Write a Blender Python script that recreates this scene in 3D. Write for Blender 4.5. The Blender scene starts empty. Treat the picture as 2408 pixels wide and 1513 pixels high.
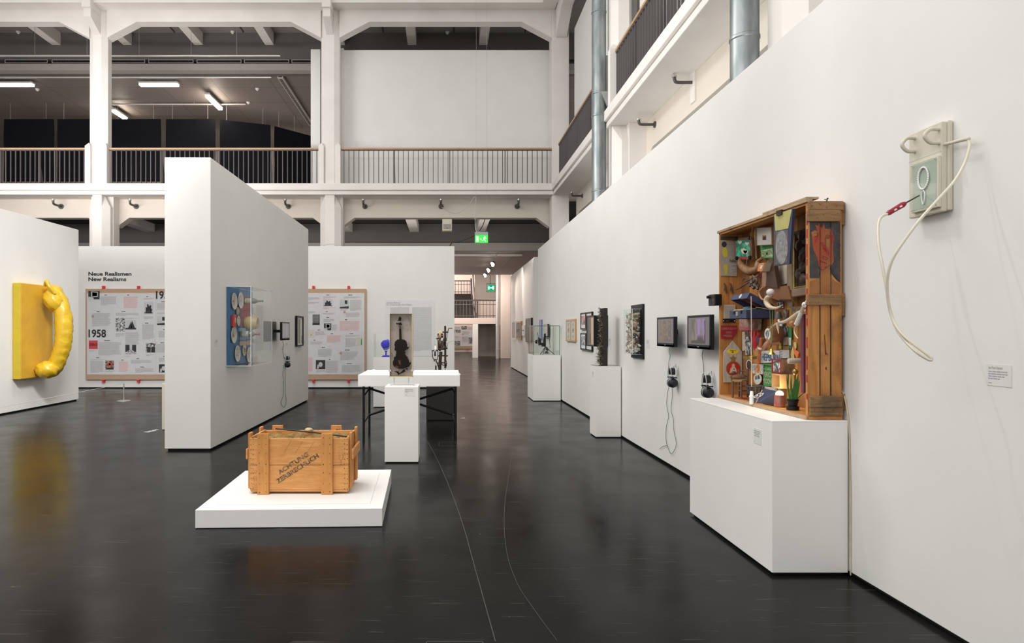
import bpy, bmesh, math, random
from mathutils import Vector, Matrix
R = random.Random(7)
SC = bpy.context.scene
COL = SC.collection
# ---------------------------------------------------------------- camera
F, VX, VY, HC = 1500.0, 1046.5, 777.0, 1.55      # focal length in px, vanishing point, eye height
cd = bpy.data.cameras.new('camera'); cam = bpy.data.objects.new('camera', cd); COL.objects.link(cam)
cam.location = (0, 0, HC); cam.rotation_euler = (math.pi/2, 0, 0)
cd.sensor_width = 36; cd.lens = 36*F/2408; cd.shift_x = (1204-VX)/2408; cd.shift_y = (VY-756.5)/2408
cd.clip_start = .05; cd.clip_end = 200
SC.camera = cam
# ---------------------------------------------------------------- world, exposure, lights
SC.view_settings.view_transform = 'Standard'; SC.view_settings.look = 'None'
SC.view_settings.gamma = 1; SC.view_settings.use_curve_mapping = False
SC.view_settings.exposure = 0.0
SC.cycles.max_bounces = 10; SC.cycles.transparent_max_bounces = 16; SC.cycles.sample_clamp_indirect = 4
w = bpy.data.worlds.new('world'); SC.world = w; w.use_nodes = True
w.node_tree.nodes['Background'].inputs[0].default_value = (1.0, .975, .95, 1)
w.node_tree.nodes['Background'].inputs[1].default_value = .85
def area(loc, aim, sx, sy, e, c=(1, .96, .91), name='unseen_area_light', spread=180):
    l = bpy.data.lights.new(name, 'AREA'); l.shape = 'RECTANGLE'; l.size = sx; l.size_y = sy; l.energy = e; l.color = c; l.spread = math.radians(spread)
    o = bpy.data.objects.new(name, l); COL.objects.link(o); o.location = loc
    o.rotation_euler = (Vector(aim)-Vector(loc)).to_track_quat('-Z', 'Y').to_euler(); return o
def spot(loc, aim, e, deg=50, c=(1, .95, .88), r=.08, blend=.6, name='spot_light'):
    l = bpy.data.lights.new(name, 'SPOT'); l.energy = e; l.color = c; l.spot_size = math.radians(deg); l.spot_blend = blend
    l.shadow_soft_size = r
    o = bpy.data.objects.new(name, l); COL.objects.link(o); o.location = loc
    o.rotation_euler = (Vector(aim)-Vector(loc)).to_track_quat('-Z', 'Y').to_euler(); return o
def point(loc, e, c=(1, .9, .8), r=.3, name='unseen_point_light'):
    l = bpy.data.lights.new(name, 'POINT'); l.energy = e; l.color = c; l.shadow_soft_size = r
    o = bpy.data.objects.new(name, l); COL.objects.link(o); o.location = loc; return o
NEU = (1, .985, .955); WARM = (1, .87, .76)
area((-3.5, 5, 12.2), (-3.5, 5, 0), 9, 16, 300, NEU)                 # overhead hall lighting
area((-5.5, 2.0, 6.5), (2.6, 6.0, .3), 8, 1.6, 84, NEU, spread=130)
area((-4.9, 9.0, 7.6), (2.6, 11.5, .8), 4, 1.2, 145, NEU, spread=130)           # track row washing the right wall
area((-3.0, 1.0, 9.0), (-3.0, 12, 1.6), 5, 1.5, 70, NEU, spread=90)            # row facing the back of the hall
area((-1.5, -3.8, 4.0), (-1.5, 15, 6.0), 11, 6, 110, NEU)            # added fill, stands for light bounced from the hall behind the camera
spot((-4.6, 11.4, 8.4), (-8.1, 12.6, -.6), 340, 50, NEU, .12)        # spots on the yellow relief wall
spot((-4.2, 13.2, 8.2), (-8.1, 13.4, .3), 200, 60, NEU, .15)
spot((-.6, 5.4, 8.4), (2.55, 3.1, 1.5), 290, 34, NEU, .05)           # spots on the objects of the right wall
spot((-.2, 4.6, 8.6), (2.55, 3.1, 1.4), 200, 30, NEU, .04)
spot((-.9, 3.2, 8.5), (2.4, 4.6, .3), 60, 24, NEU, .06)
spot((-.5, 9.0, 8.2), (2.55, 6.8, .9), 80, 36, NEU, .06)
spot((-.5, 11.0, 8.2), (2.55, 9.6, .9), 100, 36, NEU, .06)
spot((-.8, 14.0, 8.0), (2.55, 13.5, 1.2), 120, 50, NEU, .1)
spot((-3.2, 4.6, 9.0), (-1.25, 5.7, .4), 420, 22, NEU, .06)         # spots on the crate
spot((-1.9, 4.4, 9.2), (-1.2, 5.6, .3), 230, 24, NEU, .06)
spot((-.8, 5.0, 9.0), (-.5, 8.6, .9), 950, 26, NEU, .08)            # table and violin block
spot((-4.0, 12.5, 8.0), (-2.6, 17, .6), 240, 60, NEU, .2)          # timeline wall
spot((-8.0, 12.0, 8.5), (-9.2, 17, .6), 110, 50, NEU, .2)
area((-10.0, 12.0, 4.4), (-9.0, 18, 7.2), 8, .8, 185, (1, .955, .94), spread=80)  # unseen, added to brighten the left part of the gallery front
area((-3.4, 6.5, 6.2), (-8.1, 12.8, -.4), 2, .8, 70, NEU, spread=60)  # unseen fill added for the dim left partition
area((-6.0, 7.0, 4.4), (3.4, 9.5, 6.4), 8, .8, 45, NEU, spread=50)  # unseen uplight added to brighten the side balcony
area((2.95, 8.5, 3.1), (3.25, 8.5, 6), 12, .25, 42, NEU, spread=150)         # unseen strip added behind the right partition, stands for bounced light             # brightens the side balcony soffit
# the uplight on the left gallery front is an unseen addition too
# unseen lights added to brighten the gallery, corridor and stairwell
area((-8.0, 22.2, 6.6), (-8.0, 29.5, 9.6), 9, .6, 50, WARM)
area((-8.5, 26.5, 8.2), (-8.5, 30, 8.0), 9, .8, 60, (1, .9, .83))  # added behind the black cloths to brighten the gallery back wall
spot((2.3, 22.0, 4.1), (2.7, 24.5, 1.5), 90, 70, WARM, .1)
area((-1.5, 19.6, 3.95), (-1.5, 23.0, 5.0), 9, .3, 55, (1, .93, .88))
point((-3.3, 26.8, 1.2), 260, WARM, .3)  # added near the floor to brighten the corridor ceiling
point((4.6, 42.0, 6.4), 430, (1, .90, .83), .4)
point((-0.8, 43.5, 6.2), 450, (1, .90, .83), .4)
point((-1.2, 34.0, 2.6), 160, (1, .88, .80), .4)
area((1.6, 33.2, 4.3), (2.6, 36, 0), 2.5, .5, 130, (1, .88, .80))

# ---------------------------------------------------------------- coordinates
def PX(px, Y): return (px-VX)/F*Y
def PZ(py, Y): return HC-(py-VY)/F*Y
def at(px, py, Y): return Vector((PX(px, Y), Y, PZ(py, Y)))
def sx(px, X): return X*F/(px-VX)                 # depth at which a side plane X shows at column px
def sw(px, py, X):                                # a point of the side plane X
    Y = sx(px, X); return Vector((X, Y, PZ(py, Y)))
class Pl:                                         # a plane to draw on: origin, right, up, outward
    def __init__(s, o, u, v):
        s.o = Vector(o); s.u = Vector(u).normalized(); s.v = Vector(v).normalized(); s.n = s.u.cross(s.v).normalized()
    def p(s, a, b, c=0.0): return s.o+s.u*a+s.v*b+s.n*c
UP = (0, 0, 1)
def plB(x, Y, z): return Pl((x, Y, z), (1, 0, 0), UP)        # faces the camera side (-Y)
def plR(X, y, z): return Pl((X, y, z), (0, -1, 0), UP)       # right wall, faces -X
def plL(X, y, z): return Pl((X, y, z), (0, 1, 0), UP)        # faces +X
# ---------------------------------------------------------------- materials
MT = {}
def mat(name, c, rough=.6, metal=0, nz=0, ns=8, c2=None, bump=0, bs=60, emit=0, spec=.5, stretch=None, coat=0):
    if name in MT: return MT[name]
    m = bpy.data.materials.new(name); m.use_nodes = True; nt = m.node_tree; N = nt.nodes; L = nt.links
    b = N['Principled BSDF']; b.inputs['Base Color'].default_value = (*c, 1)
    b.inputs['Roughness'].default_value = rough; b.inputs['Metallic'].default_value = metal
    b.inputs['Specular IOR Level'].default_value = spec
    if coat: b.inputs['Coat Weight'].default_value = coat
    if emit:
        b.inputs['Emission Color'].default_value = (*c, 1); b.inputs['Emission Strength'].default_value = emit
    tc = N.new('ShaderNodeTexCoord'); mp = N.new('ShaderNodeMapping'); L.new(tc.outputs['Object'], mp.inputs[0])
    if stretch: mp.inputs['Scale'].default_value = stretch
    n = N.new('ShaderNodeTexNoise'); n.inputs['Scale'].default_value = ns; n.inputs['Detail'].default_value = 6
    L.new(mp.outputs[0], n.inputs[0])
    if c2 is None: c2 = tuple(x*(.94) for x in c)
    r = N.new('ShaderNodeValToRGB'); r.color_ramp.elements[0].position = .5-.5/(1+nz*4) if nz else .3
    r.color_ramp.elements[1].position = .5+.5/(1+nz*4) if nz else .7
    r.color_ramp.elements[0].color = (*c, 1); r.color_ramp.elements[1].color = (*c2, 1)
    L.new(n.outputs[0], r.inputs[0]); L.new(r.outputs[0], b.inputs['Base Color'])
    if bump:
        n2 = N.new('ShaderNodeTexNoise'); n2.inputs['Scale'].default_value = bs; n2.inputs['Detail'].default_value = 3
        L.new(mp.outputs[0], n2.inputs[0]); bp = N.new('ShaderNodeBump'); bp.inputs['Strength'].default_value = bump
        bp.inputs['Distance'].default_value = .01; L.new(n2.outputs[0], bp.inputs['Height']); L.new(bp.outputs[0], b.inputs['Normal'])
    MT[name] = m; return m
def wood(name, c, c2, stretch, rough=.6, ns=6, dist=1.5, c3=None):
    if name in MT: return MT[name]
    m = bpy.data.materials.new(name); m.use_nodes = True; nt = m.node_tree; N = nt.nodes; L = nt.links
    b = N['Principled BSDF']; b.inputs['Roughness'].default_value = rough; b.inputs['Specular IOR Level'].default_value = .3
    tc = N.new('ShaderNodeTexCoord'); mp = N.new('ShaderNodeMapping'); mp.inputs['Scale'].default_value = stretch
    L.new(tc.outputs['Object'], mp.inputs[0])
    n = N.new('ShaderNodeTexNoise'); n.inputs['Scale'].default_value = ns; n.inputs['Detail'].default_value = 8
    n.inputs['Distortion'].default_value = dist; L.new(mp.outputs[0], n.inputs[0])
    r = N.new('ShaderNodeValToRGB'); e = r.color_ramp.elements; e[0].position = .32; e[0].color = (*c, 1); e[1].position = .68; e[1].color = (*c2, 1)
    L.new(n.outputs[0], r.inputs[0])
    n3 = N.new('ShaderNodeTexNoise'); n3.inputs['Scale'].default_value = 5; n3.inputs['Detail'].default_value = 4; L.new(tc.outputs['Object'], n3.inputs[0])
    r3 = N.new('ShaderNodeValToRGB'); r3.color_ramp.elements[0].position = .55; r3.color_ramp.elements[1].position = .72
    L.new(n3.outputs[0], r3.inputs[0])
    mx = N.new('ShaderNodeMixRGB'); mx.inputs[2].default_value = (*(c3 or tuple(x*.55 for x in c)), 1); L.new(r.outputs[0], mx.inputs[1])
    mm = N.new('ShaderNodeMath'); mm.operation = 'MULTIPLY'; mm.inputs[1].default_value = .6 if c3 else .25; L.new(r3.outputs[0], mm.inputs[0])
    L.new(mm.outputs[0], mx.inputs[0]); L.new(mx.outputs[0], b.inputs['Base Color'])
    bp = N.new('ShaderNodeBump'); bp.inputs['Strength'].default_value = .25; bp.inputs['Distance'].default_value = .003
    L.new(n.outputs[0], bp.inputs['Height']); L.new(bp.outputs[0], b.inputs['Normal'])
    MT[name] = m; return m
def photo(name, scale=25, lo=.03, hi=.6, tint=(1, 1, 1), st=(1, 1, 1)):
    if name in MT: return MT[name]
    m = bpy.data.materials.new(name); m.use_nodes = True; nt = m.node_tree; N = nt.nodes; L = nt.links
    b = N['Principled BSDF']; b.inputs['Roughness'].default_value = .5
    tc = N.new('ShaderNodeTexCoord'); mp = N.new('ShaderNodeMapping'); mp.inputs['Scale'].default_value = st; L.new(tc.outputs['Object'], mp.inputs[0])
    n = N.new('ShaderNodeTexNoise'); n.inputs['Scale'].default_value = scale; n.inputs['Detail'].default_value = 5; n.inputs['Distortion'].default_value = 1
    L.new(mp.outputs[0], n.inputs[0])
    r = N.new('ShaderNodeValToRGB'); e = r.color_ramp.elements; e[0].position = .42; e[1].position = .6
    e[0].color = (lo*tint[0], lo*tint[1], lo*tint[2], 1); e[1].color = (hi*tint[0], hi*tint[1], hi*tint[2], 1)
    L.new(n.outputs[0], r.inputs[0]); L.new(r.outputs[0], b.inputs['Base Color']); MT[name] = m; return m
def glass(name, tint=(.97, .99, .98), refl=.9):
    if name in MT: return MT[name]
    m = bpy.data.materials.new(name); m.use_nodes = True; nt = m.node_tree; N = nt.nodes; L = nt.links
    N.remove(N['Principled BSDF']); t = N.new('ShaderNodeBsdfTransparent'); t.inputs[0].default_value = (*tint, 1)
    g = N.new('ShaderNodeBsdfGlossy'); g.inputs['Roughness'].default_value = .03; fr = N.new('ShaderNodeFresnel'); ge = N.new('ShaderNodeNewGeometry'); mr = N.new('ShaderNodeMapRange'); mr.inputs[3].default_value = 1.45; mr.inputs[4].default_value = 1/1.45
    L.new(ge.outputs['Backfacing'], mr.inputs[0]); L.new(mr.outputs[0], fr.inputs[0])
    ml = N.new('ShaderNodeMath'); ml.operation = 'MULTIPLY'; ml.inputs[1].default_value = refl; L.new(fr.outputs[0], ml.inputs[0])
    mx = N.new('ShaderNodeMixShader'); L.new(ml.outputs[0], mx.inputs[0]); L.new(t.outputs[0], mx.inputs[1]); L.new(g.outputs[0], mx.inputs[2])
    L.new(mx.outputs[0], N['Material Output'].inputs[0]); MT[name] = m; return m
# ---------------------------------------------------------------- mesh building
def spl(pts, n=6):
    P = [Vector(p) for p in pts]; out = []
    Q = [P[0]*2-P[1]]+P+[P[-1]*2-P[-2]]
    for i in range(1, len(Q)-2):
        for k in range(n):
            t = k/n; a, b, c, d = Q[i-1:i+3]
            out.append(.5*((2*b)+(c-a)*t+(2*a-5*b+4*c-d)*t*t+(3*b-a-3*c+d)*t**3))
    out.append(P[-1]); return out
def lerps(vals, n):
    out = []
    for i in range(len(vals)-1):
        for k in range(n): out.append(vals[i]+(vals[i+1]-vals[i])*k/n)
    return out+[vals[-1]]
class MB:
    def __init__(s): s.v = []; s.f = []; s.m = []
    def add(s, vs, fs, m=0):
        k = len(s.v); s.v += [Vector(v) for v in vs]
        for f in fs: s.f.append([i+k for i in f]); s.m.append(m)
        return s
    def hexa(s, p, m=0): return s.add(p, [(0, 3, 2, 1), (4, 5, 6, 7), (0, 1, 5, 4), (1, 2, 6, 5), (2, 3, 7, 6), (3, 0, 4, 7)], m)
    def box(s, x0, y0, z0, x1, y1, z1, m=0):
        return s.hexa([(x0, y0, z0), (x1, y0, z0), (x1, y1, z0), (x0, y1, z0), (x0, y0, z1), (x1, y0, z1), (x1, y1, z1), (x0, y1, z1)], m)
    def pbox(s, pl, a0, b0, c0, a1, b1, c1, m=0):   # box in a plane's own axes
        return s.hexa([pl.p(a0, b0, c0), pl.p(a1, b0, c0), pl.p(a1, b0, c1), pl.p(a0, b0, c1), pl.p(a0, b1, c0), pl.p(a1, b1, c0), pl.p(a1, b1, c1), pl.p(a0, b1, c1)], m)
    def rbox(s, c, sz, rot, m=0):
        M = rot.to_matrix() if hasattr(rot, 'to_matrix') else rot
        h = [Vector(sz[i]/2 if j == i else 0 for j in range(3)) for i in range(3)]
        P = []
        for z in (-1, 1):
            for x, y in ((-1, -1), (1, -1), (1, 1), (-1, 1)): P.append(Vector(c)+M @ Vector((x*sz[0]/2, y*sz[1]/2, z*sz[2]/2)))
        return s.hexa(P, m)
    def quad(s, p, m=0): return s.add(p, [tuple(range(len(p)))], m)
    def prism(s, pts, off, m=0):
        n = len(pts); a = [Vector(p) for p in pts]; b = [p+Vector(off) for p in a]
        return s.add(a+b, [tuple(range(n)), tuple(range(2*n-1, n-1, -1))]+[(i, i+n, (i+1) % n+n, (i+1) % n) for i in range(n)], m)
    def tube(s, pts, r, n=8, m=0, cap=True):
        P = [Vector(p) for p in pts]; N = len(P); rr = r if isinstance(r, (list, tuple)) else [r]*N
        t0 = (P[1]-P[0]).normalized(); u = t0.orthogonal().normalized(); k = len(s.v); vs = []; fs = []
        for i in range(N):
            t = (P[min(i+1, N-1)]-P[max(i-1, 0)]).normalized()
            u = (u-t*u.dot(t)).normalized(); w_ = t.cross(u)
            for j in range(n):
                a = 2*math.pi*j/n; vs.append(P[i]+(u*math.cos(a)+w_*math.sin(a))*rr[i])
        for i in range(N-1):
            for j in range(n): fs.append((i*n+j, i*n+(j+1) % n, (i+1)*n+(j+1) % n, (i+1)*n+j))
        if cap: fs += [tuple(range(n-1, -1, -1)), tuple((N-1)*n+j for j in range(n))]
        return s.add(vs, fs, m)
    def cyl(s, p0, p1, r, r1=None, n=12, m=0): return s.tube([p0, p1], [r, r if r1 is None else r1], n, m)
    def lathe(s, o, prof, ax=(0, 0, 1), n=20, m=0):
        ax = Vector(ax).normalized(); u = ax.orthogonal().normalized(); w_ = ax.cross(u); vs = []; fs = []
        for r, z in prof:
            for j in range(n):
                a = 2*math.pi*j/n; vs.append(Vector(o)+ax*z+(u*math.cos(a)+w_*math.sin(a))*max(r, 1e-5))
        for i in range(len(prof)-1):
            for j in range(n): fs.append((i*n+j, i*n+(j+1) % n, (i+1)*n+(j+1) % n, (i+1)*n+j))
        fs += [tuple(range(n-1, -1, -1)), tuple((len(prof)-1)*n+j for j in range(n))]
        return s.add(vs, fs, m)
    def ell(s, c, r, n=14, m=0, rot=None, jit=0, rnd=None):
        if not isinstance(r, (list, tuple)): r = (r, r, r)
        vs = []; fs = []; k = n//2; c = Vector(c)
        for i in range(k+1):
            th = math.pi*i/k
            for j in range(n):
                a = 2*math.pi*j/n; q = 1+(rnd.uniform(-jit, jit) if jit else 0)
                p = Vector((math.sin(th)*math.cos(a)*r[0]*q, math.sin(th)*math.sin(a)*r[1]*q, math.cos(th)*r[2]*q))
                if i in (0, k): p = Vector((0, 0, math.cos(th)*r[2]))
                if rot is not None: p = rot @ p
                vs.append(c+p)
        for i in range(k):
            for j in range(n): fs.append((i*n+j, (i+1)*n+j, (i+1)*n+(j+1) % n, i*n+(j+1) % n))
        return s.add(vs, fs, m)
    def oval(s, pl, a, b, ra, rb, c=0.001, n=24, m=0, th=0):
        P = [pl.p(a+ra*math.cos(2*math.pi*i/n), b+rb*math.sin(2*math.pi*i/n), c) for i in range(n)]
        return s.prism(P, -pl.n*th, m) if th else s.quad(P, m)
    def rect(s, pl, a0, b0, a1, b1, c=.001, m=0): return s.quad([pl.p(a0, b0, c), pl.p(a1, b0, c), pl.p(a1, b1, c), pl.p(a0, b1, c)], m)
    def frame(s, pl, a0, b0, a1, b1, w_, c0, c1, m=0):
        s.pbox(pl, a0, b0, c0, a0+w_, b1, c1, m); s.pbox(pl, a1-w_, b0, c0, a1, b1, c1, m)
        s.pbox(pl, a0+w_, b0, c0, a1-w_, b0+w_, c1, m); return s.pbox(pl, a0+w_, b1-w_, c0, a1-w_, b1, c1, m)
    def text(s, t, pl, a, b, h, m=0, w_=None, bold=0, c=.002, align='LEFT'):
        cu = bpy.data.curves.new('t', 'FONT'); cu.body = t; cu.offset = bold; cu.resolution_u = 3
        o = bpy.data.objects.new('t', cu); COL.objects.link(o); bpy.context.view_layer.update()
        me = bpy.data.meshes.new_from_object(o.evaluated_get(bpy.context.evaluated_depsgraph_get()))
        xs = [v.co.x for v in me.vertices]; x0, x1 = min(xs), max(xs); k = h/.7; kx = k if not w_ else w_/(x1-x0)
        dx = {'LEFT': 0, 'CENTER': -.5*(x1-x0)*kx, 'RIGHT': -(x1-x0)*kx}[align]
        s.add([pl.p(a+dx+(v.co.x-x0)*kx, b+v.co.y*k, c) for v in me.vertices], [tuple(p.vertices) for p in me.polygons], m)
        bpy.data.objects.remove(o); bpy.data.meshes.remove(me); return s
    def words(s, pl, a, b, w_, n, lh, m=0, c=.002, fill=.45, ww=(1.2, 4.5), rag=.12):
        for i in range(n):
            x = a; end = a+w_*(1-R.random()*rag) if i < n-1 else a+w_*R.uniform(.35, .9); y = b-(i+1)*lh
            while x < end-lh*.5:
                q = min(R.uniform(*ww)*lh*.6, end-x); s.rect(pl, x, y, x+q, y+lh*fill, c, m); x += q+lh*.28
        return s
def finish(name, mb, mats, smooth=None, bevel=0, M=None):
    me = bpy.data.meshes.new(name); vs = [tuple((M @ v) if M is not None else v) for v in mb.v]
    me.from_pydata(vs, [], mb.f)
    if not isinstance(mats, (list, tuple)): mats = [mats]
    for q in mats: me.materials.append(q)
    for i, p in enumerate(me.polygons): p.material_index = min(mb.m[i], len(mats)-1)
    bm = bmesh.new(); bm.from_mesh(me); bmesh.ops.recalc_face_normals(bm, faces=bm.faces); bm.to_mesh(me); bm.free()
    if smooth:
        for p in me.polygons: p.use_smooth = True
        me.set_sharp_from_angle(angle=math.radians(smooth))
    me.update(); o = bpy.data.objects.new(name, me); COL.objects.link(o)
    if bevel:
        b = o.modifiers.new('bevel', 'BEVEL'); b.width = bevel; b.segments = 2; b.limit_method = 'ANGLE'
    return o
def part(parent, name, mb, mats, smooth=None, bevel=0, label=None, world=True):
    M = None
    if world:
        q = parent; T = Matrix.Identity(4)
        while q is not None: T = q.matrix_basis @ T; q = q.parent
        M = T.inverted()
    o = finish(name, mb, mats, smooth, bevel, M); o.parent = parent
    if label: o['label'] = label
    return o
def thing(name, label, cat, loc=(0, 0, 0), rz=0, group=None):
    o = bpy.data.objects.new(name, None); o.empty_display_size = .1; COL.objects.link(o)
    o.location = loc; o.rotation_euler = (0, 0, rz); o['label'] = label; o['category'] = cat
    if group: o['group'] = group
    return o
def single(name, label, cat, mb, mats, loc=None, smooth=None, bevel=0, group=None):
    if loc is None:
        n = len(mb.v); loc = (sum(v.x for v in mb.v)/n, sum(v.y for v in mb.v)/n, min(v.z for v in mb.v))
    o = finish(name, mb, mats, smooth, bevel, Matrix.Translation(-Vector(loc))); o.location = loc
    o['label'] = label; o['category'] = cat
    if group: o['group'] = group
    return o
def struct(name, mb, mats, smooth=None, bevel=0, parent=None):
    if parent: return part(parent, name, mb, mats, smooth, bevel)
    o = finish(name, mb, mats, smooth, bevel); o['kind'] = 'structure'; return o
def kids(o): return [c for c in o.children]
def dup(o, loc=None, rz=None, label=None, group=None):
    def cp(a, par):
        c = a.copy(); COL.objects.link(c); c.parent = par
        for ch in kids(a): cp(ch, c)
        return c
    r = cp(o, None)
    if loc is not None: r.location = loc
    if rz is not None: r.rotation_euler = (0, 0, rz)
    if label: r['label'] = label
    if group: r['group'] = group
    return r
# ================================================================ materials of the room
m_wall = mat('wall paint', (.80, .79, .765), .75, c2=(.77, .76, .735), ns=2, bump=.08, bs=180)
m_ped = mat('pedestal paint', (.82, .81, .79), .6, c2=(.80, .79, .77), ns=3, bump=.05, bs=160)
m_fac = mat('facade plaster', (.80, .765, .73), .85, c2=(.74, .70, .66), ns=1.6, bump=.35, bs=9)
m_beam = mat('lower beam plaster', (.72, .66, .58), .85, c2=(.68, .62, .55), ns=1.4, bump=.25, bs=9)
m_dark = mat('shadow gap', (.012, .012, .012), .9)
m_conc = mat('grey concrete', (.26, .24, .22), .9, c2=(.21, .195, .18), ns=2, bump=.3, bs=7)
m_drop = mat('dropped ceiling fascia', (.125, .115, .108), .75, c2=(.115, .107, .10), ns=2)
m_band = mat('ceiling band', (.36, .335, .315), .7)
m_ink = mat('black ink', (.03, .025, .025), .7)
m_grey = mat('grey print', (.40, .39, .39), .8)
m_lgrey = mat('light grey print', (.52, .51, .51), .8)
m_pink = mat('red print', (.75, .36, .36), .8)
m_steel = mat('dark steel', (.035, .033, .035), .45, metal=.3)
m_black = mat('black plastic', (.010, .010, .012), .4, spec=.25)
m_chrome = mat('brushed metal', (.62, .62, .6), .35, metal=.9)
m_white = mat('white lacquer', (.85, .85, .83), .35)
m_gl = glass('clear acrylic')
m_glg = glass('green tinted glass', (.93, .97, .94))
def panel_mat(name, c, cw, ch, seam=.5):
    m = bpy.data.materials.new(name); m.use_nodes = True; N = m.node_tree.nodes; L = m.node_tree.links; b = N['Principled BSDF']
    b.inputs['Roughness'].default_value = .6
    tc = N.new('ShaderNodeTexCoord'); br = N.new('ShaderNodeTexBrick'); L.new(tc.outputs['Object'], br.inputs[0])
    br.offset = 0; br.inputs['Scale'].default_value = 1; br.inputs['Brick Width'].default_value = cw; br.inputs['Row Height'].default_value = ch
    br.inputs['Mortar Size'].default_value = .012; br.inputs['Color1'].default_value = (*c, 1); br.inputs['Color2'].default_value = (*[x*.93 for x in c], 1)
    br.inputs['Mortar'].default_value = (*[x*seam for x in c], 1); L.new(br.outputs[0], b.inputs['Base Color']); return m
m_ceil = panel_mat('ceiling panels', (.20, .175, .165), 2.0, 1.5)
m_ceil2 = panel_mat('corridor ceiling panels', (.52, .44, .40), 2.6, 1.9)
# floor: dark sealed screed, mottled, scuffed
mf = bpy.data.materials.new('dark polished floor'); mf.use_nodes = True; N = mf.node_tree.nodes; L = mf.node_tree.links; b = N['Principled BSDF']
tc = N.new('ShaderNodeTexCoord')
def nz(sc, det=6, st=(1, 1, 1), rot=0, dist=0):
    mp = N.new('ShaderNodeMapping'); mp.inputs['Scale'].default_value = st; mp.inputs['Rotation'].default_value = (0, 0, rot)
    L.new(tc.outputs['Object'], mp.inputs[0]); n = N.new('ShaderNodeTexNoise'); n.inputs['Scale'].default_value = sc
    n.inputs['Detail'].default_value = det; n.inputs['Distortion'].default_value = dist; L.new(mp.outputs[0], n.inputs[0]); return n.outputs[0]
def ramp(inp, p0, c0, p1, c1):
    r = N.new('ShaderNodeValToRGB'); e = r.color_ramp.elements; e[0].position = p0; e[0].color = (c0,)*3+(1,) if not isinstance(c0, tuple) else (*c0, 1)
    e[1].position = p1; e[1].color = (c1,)*3+(1,) if not isinstance(c1, tuple) else (*c1, 1); L.new(inp, r.inputs[0]); return r.outputs[0]
def mixc(f, a, bb, mode='MIX'):
    x = N.new('ShaderNodeMixRGB'); x.blend_type = mode
    (L.new(f, x.inputs[0]) if hasattr(f, 'links') else setattr(x.inputs[0], 'default_value', f)); L.new(a, x.inputs[1])
    (L.new(bb, x.inputs[2]) if hasattr(bb, 'links') else setattr(x.inputs[2], 'default_value', (*bb, 1))); return x.outputs[0]
base = ramp(nz(.9, 8, dist=.6), .35, (.008, .0074, .0069), .7, (.015, .0138, .013))
fine = ramp(nz(28, 4), .62, 0.0, .75, 1.0)
col = mixc(mixc(.35, ramp(nz(3, 6), .5, 0.0, .7, .25), fine, 'MULTIPLY'), base, (.035, .033, .031))
for k in range(3):   # scratches
    scr = ramp(nz(9, 2, (.25, 5.0, 1), .5+k*1.1, .8), .708, 0.0, .722, .35)
    col = mixc(scr, col, (.10, .095, .09))
vor = N.new('ShaderNodeTexVoronoi'); vor.inputs['Scale'].default_value = 3.2; L.new(tc.outputs['Object'], vor.inputs[0])
col = mixc(ramp(vor.outputs['Distance'], .012, .8, .022, 0.0), col, (.22, .21, .20))
L.new(col, b.inputs['Base Color'])
L.new(ramp(nz(2.2, 8, (1, 1, 1), .3), .3, .16, .75, .27), b.inputs['Roughness'])
b.inputs['Specular IOR Level'].default_value = .07
bp = N.new('ShaderNodeBump'); bp.inputs['Strength'].default_value = .12; bp.inputs['Distance'].default_value = .004
L.new(nz(5, 3), bp.inputs['Height']); L.new(bp.outputs[0], b.inputs['Normal'])
# ================================================================ floor
fl = struct('floor', MB().box(-24, -4, -.2, 9, 49, 0), mf)
m_crk = mat('filled crack', (.075, .072, .07), .5)
def ribbon(pts, w_=.006):
    P = [Vector((PX(a, 2325/(c-777)), 2325/(c-777), .0015)) for a, c in pts]; P = spl(P, 6); mb = MB()
    for i in range(len(P)-1):
        d = (P[i+1]-P[i]).normalized(); n = Vector((-d.y, d.x, 0))*w_/2; mb.quad([P[i]-n, P[i+1]-n, P[i+1]+n, P[i]+n])
    return mb
part(fl, 'floor_crack', ribbon([(1003, 1035), (1030, 1085), (1062, 1160), (1090, 1240), (1115, 1330), (1165, 1510)], .005), m_crk)
part(fl, 'floor_crack', ribbon([(1206, 1060), (1196, 1120), (1186, 1200), (1190, 1290), (1215, 1370), (1260, 1440), (1310, 1508)], .003), m_crk)
part(fl, 'floor_crack', ribbon([(430, 1092), (520, 1088), (585, 1083)], .004), m_crk)
for a0, a1, c0, c1 in ((1032, 1081, 1040, 1049), (1002, 1136, 1509, 1540)):
    mb = MB(); y0, y1 = 2325/(c1-777), 2325/(c0-777); x0, x1 = PX(a0, y1), PX(a1, y1); t = .004
    mb.box(x0, y0, 0, x1, y0+t, .001); mb.box(x0, y1-t, 0, x1, y1, .001); mb.box(x0, y0, 0, x0+t, y1, .001); mb.box(x1-t, y0, 0, x1, y1, .001)
    part(fl, 'floor_hatch', mb, m_crk)
# ================================================================ exhibition partitions
HW = 3.77
def partition(name, x0, y0, x1, y1, h=HW, inset=.03):
    w_ = struct(name, MB().box(x0, y0, .028, x1, y1, h), m_wall, bevel=.003)
    part(w_, 'shadow_gap', MB().box(x0+inset, y0+inset, 0, x1-inset, y1-inset, .03), m_dark); return w_
wr = partition('wall_right', 2.55, -3.5, 2.75, 17.5)
wm = partition('wall_middle', -3.60, 8.19, -3.01, 14.05)
wl = partition('wall_left', -8.4, 3.0, -8.1, 14.1)
wb = partition('wall_back', -12.5, 17.0, .25, 17.3, 3.79)
wf = partition('wall_far', 2.74, 19.6, 2.95, 26.6, 3.80)
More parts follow.
